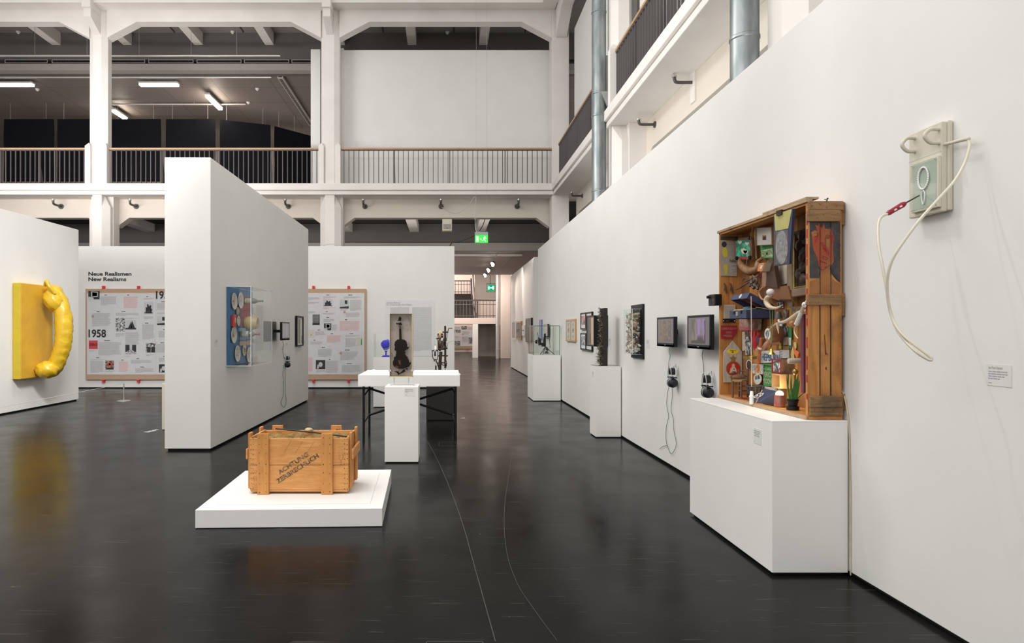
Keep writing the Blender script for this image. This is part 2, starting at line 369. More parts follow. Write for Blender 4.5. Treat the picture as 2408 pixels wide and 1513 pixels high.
# ================================================================ concrete frame of the hall
YF, XF = 18.0, 3.1
backT = lambda u, d, z: (u, YF+d, z)
rightT = lambda u, d, z: (XF+d, u, z)
def fbox(mb, T, u0, d0, z0, u1, d1, z1):
    mb.hexa([T(u0, d0, z0), T(u1, d0, z0), T(u1, d1, z0), T(u0, d1, z0), T(u0, d0, z1), T(u1, d0, z1), T(u1, d1, z1), T(u0, d1, z1)])
def loft(mb, T, rings):
    n = len(rings[0][0]); vs = []; fs = []
    for ring, z in rings: vs += [T(u, d, z) for u, d in ring]
    for i in range(len(rings)-1):
        for j in range(n): fs.append((i*n+j, i*n+(j+1) % n, (i+1)*n+(j+1) % n, (i+1)*n+j))
    fs += [tuple(range(n)), tuple((len(rings)-1)*n+j for j in range(n))]; mb.add(vs, fs)
def octo(c, h, f, d, dep=.3): return [(c-f, 0), (c+f, 0), (c+h, d), (c+h, dep), (c-h, dep), (c-h, d)]
ZS, ZR = 5.68, 6.71      # balcony level, handrail top
def column(T, c, corner=False):
    mb = MB()
    loft(mb, T, [(octo(c, .30, .13, .15), 0), (octo(c, .30, .13, .15), 5.05), (octo(c, .14, .13, .15), 5.37)])
    fbox(mb, T, c-.32, .28, 0, c+.32, .62, 5.37)
    loft(mb, T, [(octo(c, .26, .12, .10), ZS), (octo(c, .26, .12, .10), 10.6)])
    for s in (-1, 1):           # stub posts beside the column
        a, bb = sorted((c+s*.16, c+s*.31)); loft(mb, T, [([(a, -.07), (bb, -.07), (bb, .1), (a, .1)], ZS), ([(a, -.07), (bb, -.07), (bb, .1), (a, .1)], 6.74), ([((a+bb)/2-.005, 0), ((a+bb)/2+.005, 0), ((a+bb)/2+.005, .03), ((a+bb)/2-.005, .03)], 6.84)])
    # bracket under the roof beam
    loft(mb, T, [([(c-.10, -.02), (c+.10, -.02), (c+.10, .02), (c-.10, .02)], 9.90), ([(c-.10, -.5), (c+.10, -.5), (c+.10, .02), (c-.10, .02)], 10.17), ([(c-.10, -.5), (c+.10, -.5), (c+.10, .02), (c-.10, .02)], 10.42)])
    fbox(mb, T, c-.12, -.56, 10.4, c+.12, .02, 12)
    return mb
for c in (-9.82, -3.25): struct('column', column(backT, c), m_fac, bevel=.01)
for c in (12.03, 6.0): struct('column', column(rightT, c), m_fac, bevel=.01)
mb = MB()                       # corner column
mb.box(3.02, 18.0, 0, 3.5, 18.5, 12); struct('column', mb, m_fac, bevel=.012)
def bay(T, u0, u1):             # arched beam over a gallery bay
    mb = MB()
    pts = [(u0, 9.82), (u0+.85, 10.27), (u1-.85, 10.27), (u1, 9.82), (u1, 10.9), (u0, 10.9)]
    a = [Vector(T(u, .02, z)) for u, z in pts]; off = Vector(T(0, .33, 0))-Vector(T(0, .02, 0)); mb.prism(a, off); return mb
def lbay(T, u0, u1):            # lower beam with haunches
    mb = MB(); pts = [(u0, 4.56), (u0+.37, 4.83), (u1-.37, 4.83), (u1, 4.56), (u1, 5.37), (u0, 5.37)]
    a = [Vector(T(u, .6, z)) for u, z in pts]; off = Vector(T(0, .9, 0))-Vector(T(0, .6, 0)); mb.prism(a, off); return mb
BB = [(-16.15, -10.06), (-9.56, -3.51), (-2.99, 3.02)]; RB = [(12.31, 17.98), (6.28, 11.75), (.3, 5.72)]
k = 1
for T, L_ in ((backT, BB), (rightT, RB)):
    for u0, u1 in L_:
        struct('trim_%d' % k, bay(T, u0, u1), m_fac, bevel=.008); k += 1
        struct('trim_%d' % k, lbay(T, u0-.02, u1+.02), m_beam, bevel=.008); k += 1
struct('trim_%d' % k, MB().box(-22, 17.6, 10.6, 3.1, 18.33, 12), m_fac); k += 1
struct('trim_%d' % k, MB().box(2.7, 0, 10.6, 3.4, 17.6, 12), m_fac); k += 1
# balcony slabs with their edge moulding
mb = MB(); mb.box(-22, 17.9, 5.49, 3.0, 30, ZS); mb.box(-22, 17.95, 5.37, 3.05, 22.5, 5.475); mb.box(-22, 17.97, 5.46, 3.05, 18.4, 5.5)
struct('trim_%d' % k, mb, m_fac, bevel=.012); k += 1
mb = MB(); mb.box(3.0, 0, 5.49, 8, 30, ZS); mb.box(3.05, 0, 5.37, 8, 22.5, 5.475); mb.box(3.07, 0, 5.46, 3.5, 18, 5.5)
struct('trim_%d' % k, mb, m_fac, bevel=.012); k += 1
# gallery interior: ceiling, beams, fascia, back wall
mb = MB(); mb.box(-22, 18.33, 11.3, 8, 21, 11.6)
struct('ceiling_gallery', mb, m_conc)
for x in (-15.06, -12.73, -10.4, -8.07, -5.75, -3.42, -1.08, 1.25):
    struct('ceiling_beam', MB().box(x-.14, 18.34, 10.9, x+.14, 20.9, 11.3), m_fac)
struct('wall_gallery_fascia', MB().box(-22, 20.9, PZ(140, 20.9), 8, 21.1, 11.3), m_drop)
struct('trim_gallery_band', MB().box(-22, 20.8, PZ(165, 20.8), 8, 21.1, PZ(150, 20.8)), m_band)
struct('wall_gallery_recess', MB().box(-22, 21.1, PZ(165, 20.8), 8, 21.3, PZ(139, 20.9)+.1), m_drop)
struct('ceiling_gallery_panels', MB().box(-22, 21.1, 10.12, 8, 30, 10.3), m_ceil)
m_gw = mat('gallery wall', (.55, .48, .44), .8)
struct('wall_gallery_back', MB().box(-22, 30, ZS, 8, 30.2, 10.3), m_gw)
struct('wall_gallery_left', MB().box(-22.2, 18, ZS, -22, 30.2, 11.4), m_gw)
struct('wall_gallery_end', MB().box(-4.0, 19.0, ZS, -3.72, 20.7, PZ(116, 19)), m_wall)
mb = MB(); mb.box(-2.98, 18.7, ZS, 3.2, 18.8, PZ(118, 18.7)); mb.box(-3.08, 18.62, ZS, -2.96, 18.7, PZ(116, 18.7))
struct('wall_gallery_panel', mb, m_wall)
struct('wall_gallery_right', MB().box(3.6, 12.3, ZS, 3.7, 17.75, 9.95).box(3.6, .3, ZS, 3.7, 11.8, 9.95), m_wall)
struct('wall_gallery_dark', MB().box(5.5, 0, ZS, 5.6, 18, 11.5), m_conc)
struct('ceiling_gallery_right', MB().box(3.4, 0, 11.3, 5.6, 18.3, 11.5), m_conc)
# under the balcony and corridor
struct('wall_corridor_fascia', MB().box(-22, 22.5, PZ(571, 22.5), 8, 22.7, 5.37), m_drop)
struct('trim_corridor_band', MB().box(-22, 22.35, PZ(590, 22.4), 8, 22.7, PZ(571.7, 22.4)), m_band)
struct('ceiling_corridor', MB().box(-22, 22.7, 4.36, 8, 32.3, 4.6), m_ceil2)
struct('ceiling_balcony_underside', MB().box(-22, 18.9, 5.3, 8, 22.5, 5.37), mat('soffit in painted shade', (.05, .047, .045), .9))  # near-black colour stands in for the shade under the balcony
for x in (-1.08, 1.25, -3.42, -5.75, -8.07, -10.4): struct('ceiling_beam', MB().box(x-.16, 18.9, 5.02, x+.16, 22.5, 5.3), m_fac)
m_pinkw = mat('warm plaster', (.74, .63, .57), .8, c2=(.70, .60, .54), ns=1)
struct('wall_stairwell_back', MB().box(-3, 46.0, 0, 8, 46.2, 9), m_pinkw)
struct('wall_stairwell_right', MB().box(7.8, 30, 0, 8, 46, 9), m_pinkw)
struct('wall_outer_right', MB().box(5.6, 18.5, 0, 5.8, 30, 5.3), m_pinkw)
struct('ceiling_stairwell', MB().box(-6, 32.3, 8.6, 8, 46.2, 8.8), m_pinkw)
struct('column', MB().box(3.04, 34.7, 0, 3.56, 35.2, 8.6), m_pinkw, bevel=.02)
# stairwell: landing, flight of steps, sloping soffit
m_stair = mat('dark stair stone', (.045, .036, .03), .6, c2=(.09, .07, .055), nz=.5, ns=20)
struct('trim_landing', MB().box(-2.5, 35.9, PZ(762, 35.9), 3.03, 38.2, PZ(748, 35.9)), m_pinkw, bevel=.01)
struct('column', MB().box(1.55, 35.9, 0, 1.86, 36.3, PZ(762, 35.9)), m_wall)
struct('wall_under_landing', MB().box(1.86, 38.0, 0, 3.4, 38.2, PZ(762, 35.9)), mat('grey render', (.33, .30, .27), .85, c2=(.26, .235, .21), ns=1.5))
st = thing('staircase', 'dark stone flight of steps climbing behind the corridor landing', 'staircase', (1.1, 38.2, 2.24))
for i in range(10):
    part(st, 'step', MB().box(.2, 38.2+i*.29, 2.24+i*.165, 1.75, 38.52+i*.29, 2.24+(i+1)*.165), m_stair)
part(st, 'landing', MB().box(-1.5, 41.1, 3.7, 1.75, 42.5, 3.89), m_pinkw)
mb = MB(); P = [at(1119, 640, 37.2), at(1167, 640, 37.2), at(1167, 706, 37.2), at(1115.5, 704, 37.2)]; mb.prism(P, (0, .5, 0))
struct('wall_stair_soffit', mb, mat('grey soffit', (.42, .37, .34), .85))
# ================================================================ balcony railings
m_rail = mat('oak handrail', (.50, .31, .17), .45, c2=(.43, .26, .13), ns=9, stretch=(.2, 1, 1))
m_bal = mat('painted iron', (.11, .10, .10), .5, metal=.2)
def railing(T, u0, u1, label, dark=True):
    a, b_ = (Vector(T((u0+u1)/2, .05, ZS)), None)
    t = thing('balcony_railing', label, 'railing', a)
    mb = MB(); fbox(mb, T, u0, .02, ZR-.05, u1, .09, ZR); part(t, 'handrail', mb, m_rail, bevel=.008, label='light oak handrail')
    mb = MB(); fbox(mb, T, u0, .035, ZR-.075, u1, .075, ZR-.052); fbox(mb, T, u0, .04, ZS+.0, u1, .07, ZS+.03); part(t, 'rail_bar', mb, m_bal)
    n = int(round((u1-u0)/.139)); st_ = (u1-u0)/n; first = None
    for i in range(n):
        u = u0+st_*(i+.5)
        if first is None:
            mb = MB(); fbox(mb, T, u-.009, .035, ZS+.01, u+.009, .075, ZR-.06); first = part(t, 'baluster', mb, m_bal); base = Vector(T(u, 0, 0))
        else:
            c = first.copy(); COL.objects.link(c); c.parent = t; c.location = Vector(T(u, 0, 0))-base
    for f in (.24, .5, .76):
        u = u0+(u1-u0)*f+.05; mb = MB()
        fbox(mb, T, u-.012, .08, ZS, u+.012, .11, ZR-.06)
        P = [Vector(T(u, .11, ZS)), Vector(T(u, .32, ZS)), Vector(T(u, .11, ZS+.75))]; mb.prism(P, Vector(T(.01, 0, 0))-Vector(T(0, 0, 0)))
        part(t, 'stay_post', mb, m_bal)
    return t
railing(backT, -16.1, -10.14, 'balcony railing in front of the two leftmost black hangings')
railing(backT, -9.50, -3.56, 'balcony railing behind the tall free-standing partition, between the two pillars')
railing(backT, -2.93, 3.10, 'balcony railing in front of the big blank white gallery panel')
railing(rightT, 12.34, 17.60, 'short dark railing on the side balcony nearest the hall corner')
railing(rightT, 6.30, 11.74, 'steep dark railing on the side balcony between the two metal ducts')
# ================================================================ galvanised ducts
m_galv = mat('galvanised steel', (.22, .25, .26), .42, metal=.8, c2=(.34, .37, .37), nz=1, ns=7, stretch=(1, 1, .25))
for Y, lab, bx in ((12.15, 'slender galvanised ventilation duct standing beside the corner side balcony', 1), (6.24, 'thick galvanised ventilation duct at the top, right of the long side railing', 0)):
    t = thing('ventilation_duct', lab, 'duct', (2.93, Y, 0)); part(t, 'duct_pipe', MB().cyl((2.93, Y, 0), (2.93, Y, 12), .133, n=28), m_galv, smooth=40)
    for z in ([4.2, 5.63, 6.05, 7.6, 9.2, 10.9] if bx else [4.4, 5.6, 7.5]):
        part(t, 'joint_ring', MB().lathe((2.93, Y, z), [(.133, -.02), (.141, -.012), (.141, .012), (.133, .02)], n=28), m_galv, smooth=40)
    if bx:
        part(t, 'wall_bracket', MB().prism([(2.93, Y-.15, 6.05), (3.16, Y-.15, 6.05), (3.12, Y-.15, 5.63)], (0, .05, 0)), mat('grey bracket', (.40, .41, .40), .5, metal=.5))
    else:
        part(t, 'pipe_clamp', MB().box(3.05, Y-.15, 5.45, 3.08, Y-.05, 5.75), m_galv)
part(None or thing('electrical_conduit', 'thin grey cable running down beside the slender ventilation duct', 'cable', (3.12, 12.0, 3)), 'conduit', MB().tube([(3.085, 11.9, 0), (3.085, 11.9, 5.4)], .012, 6), m_lgrey)
# ================================================================ bent pipe brackets on the lower beam
m_iron = mat('cast iron', (.10, .095, .09), .5, metal=.5)
def pipe_bracket():
    t = thing('pipe_bracket', 'bent black pipe bracket', 'bracket')
    part(t, 'flange', MB().cyl((0, 0, 0), (0, -.03, 0), .075, n=16), m_iron, smooth=40)
    mb = MB().tube(spl([(0, -.03, 0), (0, -.30, .0), (0, -.37, .02), (0, -.39, .09)], 5), .032, 10); part(t, 'elbow_pipe', mb, m_iron, smooth=50)
    part(t, 'end_cap', MB().cyl((0, -.39, .10), (0, -.39, .125), .05, n=12).cyl((0, -.39, .125), (0, -.39, .15), .022, n=8), m_chrome, smooth=40)
    return t
pb = pipe_bracket(); first = True
for px, lab in ((143, 'bent pipe bracket over the yellow relief, left of the left pillar'), (320, 'bent pipe bracket between the left pillar and the tall partition'), (678, 'bent pipe bracket just right of the tall partition, left of the second pillar'), (858, 'bent pipe bracket just right of the second pillar'), (1037, 'bent pipe bracket above the loudspeaker, with a wire hanging from it'), (1216, 'bent pipe bracket nearest the hall corner, above the exit sign')):
    loc = (PX(px, 18.58), 18.6, PZ(486, 18.6))
    if first: pb.location = loc; pb['label'] = lab; first = False
    else: dup(pb, loc, None, lab)
for px, py, lab in ((1370, 461, 'small pipe bracket under the side balcony, left of the slender duct'), (1541, 293, 'lower of the two pipe brackets under the side balcony right of the slender duct'), (1632, 194, 'upper pipe bracket under the side balcony, highest of all the brackets')):
    Y = sx(px, 3.7); dup(pb, (3.7, Y, PZ(py, Y)), -math.pi/2, lab).scale = (.75, .75, .75)
for Y, s in ((sx(1632, 3.7), .30),): struct('trim_pipe_plate', MB().box(3.67, Y-.1, PZ(194, Y)-s, 3.70, Y+.08, PZ(194, Y)+s), m_fac)
# ================================================================ inside the upper gallery
m_banner = mat('black cloth', (.007, .008, .012), .95, spec=.15, c2=(.005, .0055, .009), ns=2, bump=.3, bs=4)
labs = ['black cloth hanging at the far left of the upper gallery', 'black cloth hanging half hidden by the left pillar', 'black cloth hanging just right of the left pillar', 'black cloth hanging above the top of the tall partition', 'black cloth hanging with a sloping top, second from the right', 'narrowest black cloth hanging, beside the white wall end']
m_wire = mat('thin wire', (.42, .40, .38), .5)
for (a, c, ya, yc), lab in zip(((9, 126, 24, 24), (135, 252, 24, 24), (262, 378, 24, 24), (390, 506, 24, 24), (517, 636, 24.05, 24.7), (645, 745, 24.8, 26.3)), labs):
    z0, z1 = 7.15, 9.5; xa, xc = PX(a, ya), PX(c, yc); t = thing('cloth_banner', lab, 'banner', ((xa+xc)/2, (ya+yc)/2, z0)); nx, nz_ = 16, 16; mb = MB(); vs = []; fs = []
    for s in (0, .03):
        for i in range(nx+1):
            for j in range(nz_+1):
                f, g = i/nx, j/nz_; vs.append((xa+(xc-xa)*f, ya+(yc-ya)*f+s+.018*math.sin(f*9+g*5)*(1-g)-.012*math.sin(g*11+f*3), z0+(z1-z0)*g))
    q = (nx+1)*(nz_+1)
    for i in range(nx):
        for j in range(nz_):
            p = i*(nz_+1)+j; fs.append((p, p+nz_+1, p+nz_+2, p+1)); fs.append((q+p, q+p+1, q+p+nz_+2, q+p+nz_+1))
    mb.add(vs, fs); part(t, 'cloth', mb, m_banner, smooth=60)
    for f in ((.13, .85) if a < 640 else (.10, .45)):
        x = xa+(xc-xa)*f; y = ya+(yc-ya)*f; part(t, 'hanging_wire', MB().tube([(x, y, z1), (x, y, 10.11)], .006, 5), m_wire)
m_rod = mat('white metal rod', (.55, .53, .50), .35, metal=.4)
for Y, a, c, z, lab in ((19.6, -40, 659, 9.99, 'long bright rail across the upper gallery, nearest the hall'), (21.3, -40, 638, 10.0, 'second long ceiling rail, just above the fluorescent tubes'), (23.9, 258, 578, 10.02, 'shorter ceiling rail right over the black cloth hangings')):
    t = thing('ceiling_rail', lab, 'rail', (PX((a+c)/2, Y), Y, z)); part(t, 'rail_tube', MB().cyl((PX(a, Y), Y, z), (PX(c, Y), Y, z), .032, n=10), m_rod, smooth=50)
    for x in (-12.6, -11, -9.4, -7.8, -6.4):
        if PX(a, Y) < x < PX(c, Y): part(t, 'hanging_wire', MB().tube([(x, Y, z), (x, Y, 11.3 if Y < 20 else 10.12)], .006, 5), m_wire)
m_tube = mat('lit fluorescent tube', (1, .90, .84), emit=9); m_tubew = mat('lit halogen tube', (1, .82, .62), emit=30); m_fix = mat('lamp housing', (.5, .47, .44), .4)
for px0, px1, lab in ((328, 420, 'lit fluorescent ceiling lamp above the black hangings, middle of the gallery opening'), (-14, 79, 'lit fluorescent ceiling lamp cut by the left edge of the picture')):
    Y = 21.85; x0, x1 = PX(px0, Y), PX(px1, Y); z = 9.95; t = thing('fluorescent_lamp', lab, 'lamp', ((x0+x1)/2, Y, z))
    part(t, 'lamp_housing', MB().box(x0, Y-.1, z+.04, x1, Y+.1, z+.10), m_fix); part(t, 'lamp_tube', MB().box(x0+.02, Y-.08, z-.03, x1-.02, Y+.08, z+.04), m_tube)
    for x in (x0+.1, x1-.1): part(t, 'hanging_rod', MB().tube([(x, Y, z+.1), (x, Y, 10.12)], .01, 5), m_fix)
    l = area(((x0+x1)/2, Y, z-.06), ((x0+x1)/2, Y, 0), 1.2, .12, 14, WARM, 'fluorescent_light')
for a, y0, y1, lab in ((-8.48, 22.75, 24.1, 'brightest lit tube lamp pointing into the gallery, right of centre'), (-12.62, 24.3, 25.2, 'smaller lit tube lamp just above the black hanging right of the left pillar')):
    z = 9.92; t = thing('tube_lamp', lab, 'lamp', (a, (y0+y1)/2, z)); part(t, 'lamp_tube', MB().box(a-.07, y0, z-.05, a+.07, y1, z+.03), m_tubew); part(t, 'lamp_housing', MB().box(a-.09, y0-.03, z+.03, a+.09, y1+.03, z+.1), m_fix)
    part(t, 'hanging_rod', MB().tube([(a, y1, z+.1), (a, y1, 10.12)], .01, 5), m_fix); point((a, (y0+y1)/2, z-.25), 22, WARM, .1, 'tube_light')
t = thing('cable_tray', 'perforated metal cable tray running back along the gallery ceiling', 'cable tray', (-5.45, 23.8, 10.0))
mb = MB().box(-5.6, 21.3, 9.98, -5.42, 26.3, 10.0).box(-5.6, 21.3, 10, -5.58, 26.3, 10.06).box(-5.44, 21.3, 10, -5.42, 26.3, 10.06); part(t, 'tray', mb, mat('pale metal', (.62, .60, .56), .5, metal=.3))
mb = MB()
for i in range(60): mb.box(-5.57, 21.4+i*.08, 9.972, -5.46, 21.44+i*.08, 9.979)
part(t, 'perforation', mb, m_steel)
for i, (x0, x1) in enumerate(((-14.4, -13.0), (-12.86, -11.4), (-11.28, -9.81), (-9.70, -8.23), (-8.12, -6.66), (-6.57, -5.10), (-5.02, -3.9))):
    ns_ = ['farthest left ventilation grille of the gallery fascia', 'ventilation grille left of the left pillar', 'ventilation grille partly behind the left pillar', 'first whole ventilation grille right of the left pillar', 'ventilation grille above the lit fluorescent lamp, right one', 'ventilation grille left of the cable tray', 'rightmost ventilation grille beside the white wall end'][i]
    z0, z1 = PZ(150, 20.9)+.005, PZ(141, 20.9); t = thing('ventilation_grille', ns_, 'vent', ((x0+x1)/2, 20.88, z0)); mb = MB().frame(plB(0, 20.88, 0), x0, z0, x1, z1, .02, 0, .02); part(t, 'grille_frame', mb, m_band)
    mb = MB(); x = x0+.04
    while x < x1-.03: mb.box(x, 20.87, z0+.015, x+.012, 20.895, z1-.015); x += .035
    part(t, 'slats', mb, m_steel)
m_sd = mat('detector plastic', (.7, .68, .64), .4)
for px, py, z, lab in ((43, 77, 11.3, 'smoke detector under the concrete ceiling at far left'), (547, 77, 11.3, 'smoke detector under the concrete ceiling between two beams, middle bay'), (1052, 78, 11.3, 'smoke detector with a dangling wire above the white panel'), (605, 211, 10.12, 'smoke detector on the panelled ceiling below the second rail'), (584, 243, 10.12, 'flat smoke detector near the right end of the shortest rail'), (88, 212, 10.12, 'smoke detector beside the leftmost fluorescent lamp')):
    Y = (z-HC-.04)*F/(777-py); x = PX(px, Y); single('smoke_detector', lab, 'detector', MB().lathe((x, Y, z-.05), [(.02, -.03), (.05, 0), (.07, .03), (.07, .05)], n=16), m_sd, loc=(x, Y, z), smooth=40)
for px, py0, py1 in ((358, 58, 103), (540, 58, 105), (725, 78, 105), (17, 60, 100), (893, 60, 104), (1067, 62, 106), (1245, 70, 106)):
    Y1 = 20.8; Y0 = 18.8; z = 11.284; x1 = PX({358: 410, 540: 572, 725: 738, 17: 80, 893: 901, 1067: 1067, 1245: 1235}[px], Y1)
    single('electrical_conduit', 'thin dark conduit running back under the concrete ceiling between two beams', 'conduit', MB().tube([(x1, Y0, z), (x1, Y1, z), (x1, Y1, z-.02)], .018, 6), m_iron, group='conduits under the concrete ceiling of the upper gallery')
# ================================================================ exit signs, loudspeaker, cables in the passage
m_grn = mat('lit green sign', (.03, .62, .05), emit=1.0); m_grn2 = mat('lit turquoise sign', (.0, .42, .17), emit=.8); m_sw = mat('lit white symbol', (.95, 1, .9), emit=1.5); m_sgrey = mat('sign housing', (.38, .39, .42), .5)
Y = 16.2; t = thing('exit_sign', 'lit green exit sign with running figure, hanging in front of the lower beam', 'sign', at(1132, 571, Y))
a = at(1117, 571, Y); pl = Pl(a, (1, 0, 0), UP); W_ = PX(1147.5, Y)-PX(1117, Y); Hh = PZ(546, Y)-PZ(571, Y); gz = Hh*.72
part(t, 'sign_housing', MB().pbox(pl, 0, gz, -.05, W_, Hh, .012), m_sgrey); mb = MB().pbox(pl, 0, 0, -.04, W_, gz, 0); part(t, 'sign_panel', mb, m_grn, label='glowing green panel')
mb = MB(); s = gz; mb.rect(pl, .09*W_, .12*s, .27*W_, .84*s, .003)                       # door
mb.prism([pl.p(.42*W_, .35*s, .003), pl.p(.45*W_, .3*s, .003), pl.p(.48*W_, .35*s, .003), pl.p(.46*W_, .62*s, .003), pl.p(.43*W_, .62*s, .003)], pl.n*.001)
mb.oval(pl, .76*W_, .78*s, .035*W_, .07*s, .004)
for q in ([(.62, .62), (.70, .72), (.78, .66), (.72, .45), (.66, .42), (.69, .55)], [(.66, .42), (.72, .45), (.80, .32), (.86, .12), (.82, .10), (.76, .27)], [(.66, .46), (.68, .40), (.62, .24), (.55, .22), (.55, .27), (.60, .30)], [(.76, .66), (.78, .62), (.86, .52), (.88, .56), (.80, .68)]):
    mb.quad([pl.p(x*W_, y*s, .004) for x, y in q])
part(t, 'pictogram', mb, m_sw)
for f in (.1, .9): part(t, 'suspension_wire', MB().tube([pl.p(f*W_, Hh, 0), pl.p(f*W_, 8.0, 0)], .0022, 5), m_wire)
Y = 32.0; a = at(1146, 685, Y); pl = Pl(a, (1, 0, 0), UP); W_ = PX(1163, Y)-PX(1146, Y); Hh = PZ(669, Y)-PZ(685, Y)
t = thing('exit_sign', 'small lit turquoise exit sign with arrow at the end of the corridor', 'sign', a)
part(t, 'sign_panel', MB().pbox(pl, 0, 0, -.05, W_, Hh, 0), m_grn2); mb = MB().rect(pl, .3*W_, .42*Hh, .7*W_, .54*Hh, .004).rect(pl, .7*W_, .25*Hh, .9*W_, .75*Hh, .004)
mb.quad([pl.p(.16*W_, .48*Hh, .004), pl.p(.34*W_, .22*Hh, .004), pl.p(.34*W_, .74*Hh, .004)]); mb.rect(pl, .1*W_, .2*Hh, .16*W_, .8*Hh, .004); part(t, 'pictogram', mb, m_sw)
part(t, 'suspension_wire', MB().tube([pl.p(.4*W_, Hh, 0), pl.p(.42*W_, Hh+.3, 0), pl.p(.36*W_, 4.36-PZ(685, Y), 0)], .012, 5), m_steel); part(t, 'sign_frame', MB().frame(pl, -.04, -.04, W_+.04, Hh+.04, .015, -.05, -.02), m_steel)
Y = 18.5; a = at(1040, 543.5, Y); pl = Pl(a, (1, 0, 0), UP); W_ = PX(1063, Y)-PX(1040, Y); Hh = PZ(515, Y)-PZ(543.5, Y); m_spk = mat('cream loudspeaker', (.66, .62, .5), .5)
t = thing('loudspeaker', 'cream wall loudspeaker hanging under the lower beam', 'loudspeaker', a); part(t, 'speaker_cabinet', MB().pbox(pl, 0, 0, -.2, W_, Hh, .02), m_spk, bevel=.02)
part(t, 'speaker_grille', MB().pbox(pl, .03, .05, .02, W_-.03, Hh*.56, .028), mat('speaker cloth', (.34, .32, .30), .8)); part(t, 'badge', MB().oval(pl, W_*.5, .08, .014, .014, .03), m_ink); part(t, 'horn_mouth', MB().pbox(pl, .05, Hh*.64, .02, W_-.05, Hh*.92, .025), m_spk)
def cable(pts, r, m_, lab, n=8, name='hanging_cable'):
    return single(name, lab, 'cable', MB().tube(spl(pts, n), r, 6), m_, smooth=60)
cable([at(1038, 487, 18.1), at(1060, 500, 18.1), at(1078, 501, 18.1), at(1102, 483, 18.1), at(1115, 464, 18), at(1119, 470, 18), at(1117, 490, 17.5), at(1119, 540, 16.3), at(1128, 545.5, 16.2)], .008, m_lgrey, 'grey wire looping from a pipe bracket down to the green exit sign')
cable([(.12, 17.15, 3.795), at(1064, 570, 17.4), at(1075, 570, 17.5), at(1098, 562, 17.5), at(1117, 553, 17.5), at(1133, 535, 18), (1.25, 19.3, 5.02)], .012, m_steel, 'black cable sagging from the back partition up behind the exit sign')
cable([at(757, 580, 17.15), at(768, 575.5, 17.15), at(782, 574.5, 17.15), at(797, 580, 17.15)], .008, m_lgrey, 'small loop of white cable lying on top of the back partition')
# corridor track lights and ceiling things
t = thing('track_lighting', 'ceiling track with three lit spotlights in the corridor', 'track light', (PX(1155, 27), 27, 4.3))
zt = 4.22; tp = []
for px, py in ((1170, 596), (1138, 650)):
    Y = (zt-HC)*F/(777-py); tp.append(Vector((PX(px, Y), Y, zt)))
part(t, 'track', MB().tube([tp[0], tp[1]], .02, 6), m_steel); m_hal = mat('lit spotlight', (1, .86, .7), emit=14)
for px, py in ((1160, 621), (1150, 635), (1142, 647)):
    Y = (zt-.2-HC)*F/(777-py); p = Vector((PX(px, Y), Y, zt-.2)); h = part(t, 'spotlight', MB().cyl(p+Vector((.02, .06, .05)), p+Vector((-.05, -.2, -.04)), .06, .09, 14), m_steel, smooth=40)
    part(h, 'lamp_glass', MB().cyl(p+Vector((-.05, -.2, -.04)), p+Vector((-.056, -.21, -.045)), .085, n=14), m_hal)
    spot(p+Vector((-.1, -.3, -.1)), (2.7, Y-3.0, 2.0), 150, 60, (1, .80, .68), .06, name='track_spot')
single('ceiling_rail', 'pale rail under the corridor ceiling, over the passage', 'rail', MB().box(-.5, 23.3, 4.26, PX(1228, 23.3), 23.4, 4.33), m_rod)
# railings of the stairwell
def bars(t, x0, x1, Y, z0, z1, n, mm):
    part(t, 'handrail', MB().tube([(x0, Y, z1), (x1, Y, z1)], .035, 8), mm); part(t, 'rail_bar', MB().box(x0, Y-.02, z0+.1, x1, Y+.02, z0+.14).box(x0, Y-.02, z1-.24, x1, Y+.02, z1-.21), mm)
    f = None
    for i in range(n):
        x = x0+(x1-x0)*(i+.5)/n
        if f is None: f = part(t, 'baluster', MB().box(x-.014, Y-.014, z0, x+.014, Y+.014, z1), mm); xb = x
        else:
            c = f.copy(); COL.objects.link(c); c.parent = t; c.location = (x-xb, 0, 0)
t = thing('stair_railing', 'dark railing along the stair landing above the number 1950 panel', 'railing', (1.0, 35.95, 2.24)); bars(t, -1.5, 3.0, 35.95, 2.24, PZ(707, 35.95), 24, m_bal)
t = thing('stair_railing', 'upper dark railing behind the flight of stairs, below the ceiling', 'railing', (0, 41.1, 3.9)); bars(t, -1.5, 1.7, 41.1, 3.9, PZ(661, 41.1), 17, m_bal)
t = thing('stair_handrail', 'bent dark tube handrail on the right side of the stairs', 'handrail', (1.8, 38, 2.3))
for a, bq in (((1.80, 38.1, 2.25), (1.80, 41.0, 3.95)), ((1.95, 38.1, 2.25), (1.95, 41.0, 3.95))):
    a, bq = Vector(a), Vector(bq); part(t, 'tube', MB().tube([a, a+Vector((0, 0, 1)), bq+Vector((0, 0, 1)), bq+Vector((0, 0, 1.5))], .04, 8), m_bal)
part(t, 'tube', MB().tube([at(1108, 655, 37), at(1109, 690, 37), at(1113, 720, 37), at(1121, 747, 37)], .045, 8), m_bal)
Y = 34.9; t = thing('drain_pipe', 'metal downpipe beside the pink column at the corridor end', 'pipe', (PX(1170.5, Y), Y, 0)); part(t, 'pipe', MB().cyl((PX(1170.5, Y), Y, 0), (PX(1170.5, Y), Y, 6), .11, n=18), mat('pale pipe', (.5, .47, .45), .4, metal=.4), smooth=40)
for z in (.5, 1.8, 3.1): part(t, 'joint_ring', MB().cyl((PX(1170.5, Y), Y, z), (PX(1170.5, Y), Y, z+.05), .122, n=18), m_chrome, smooth=40)
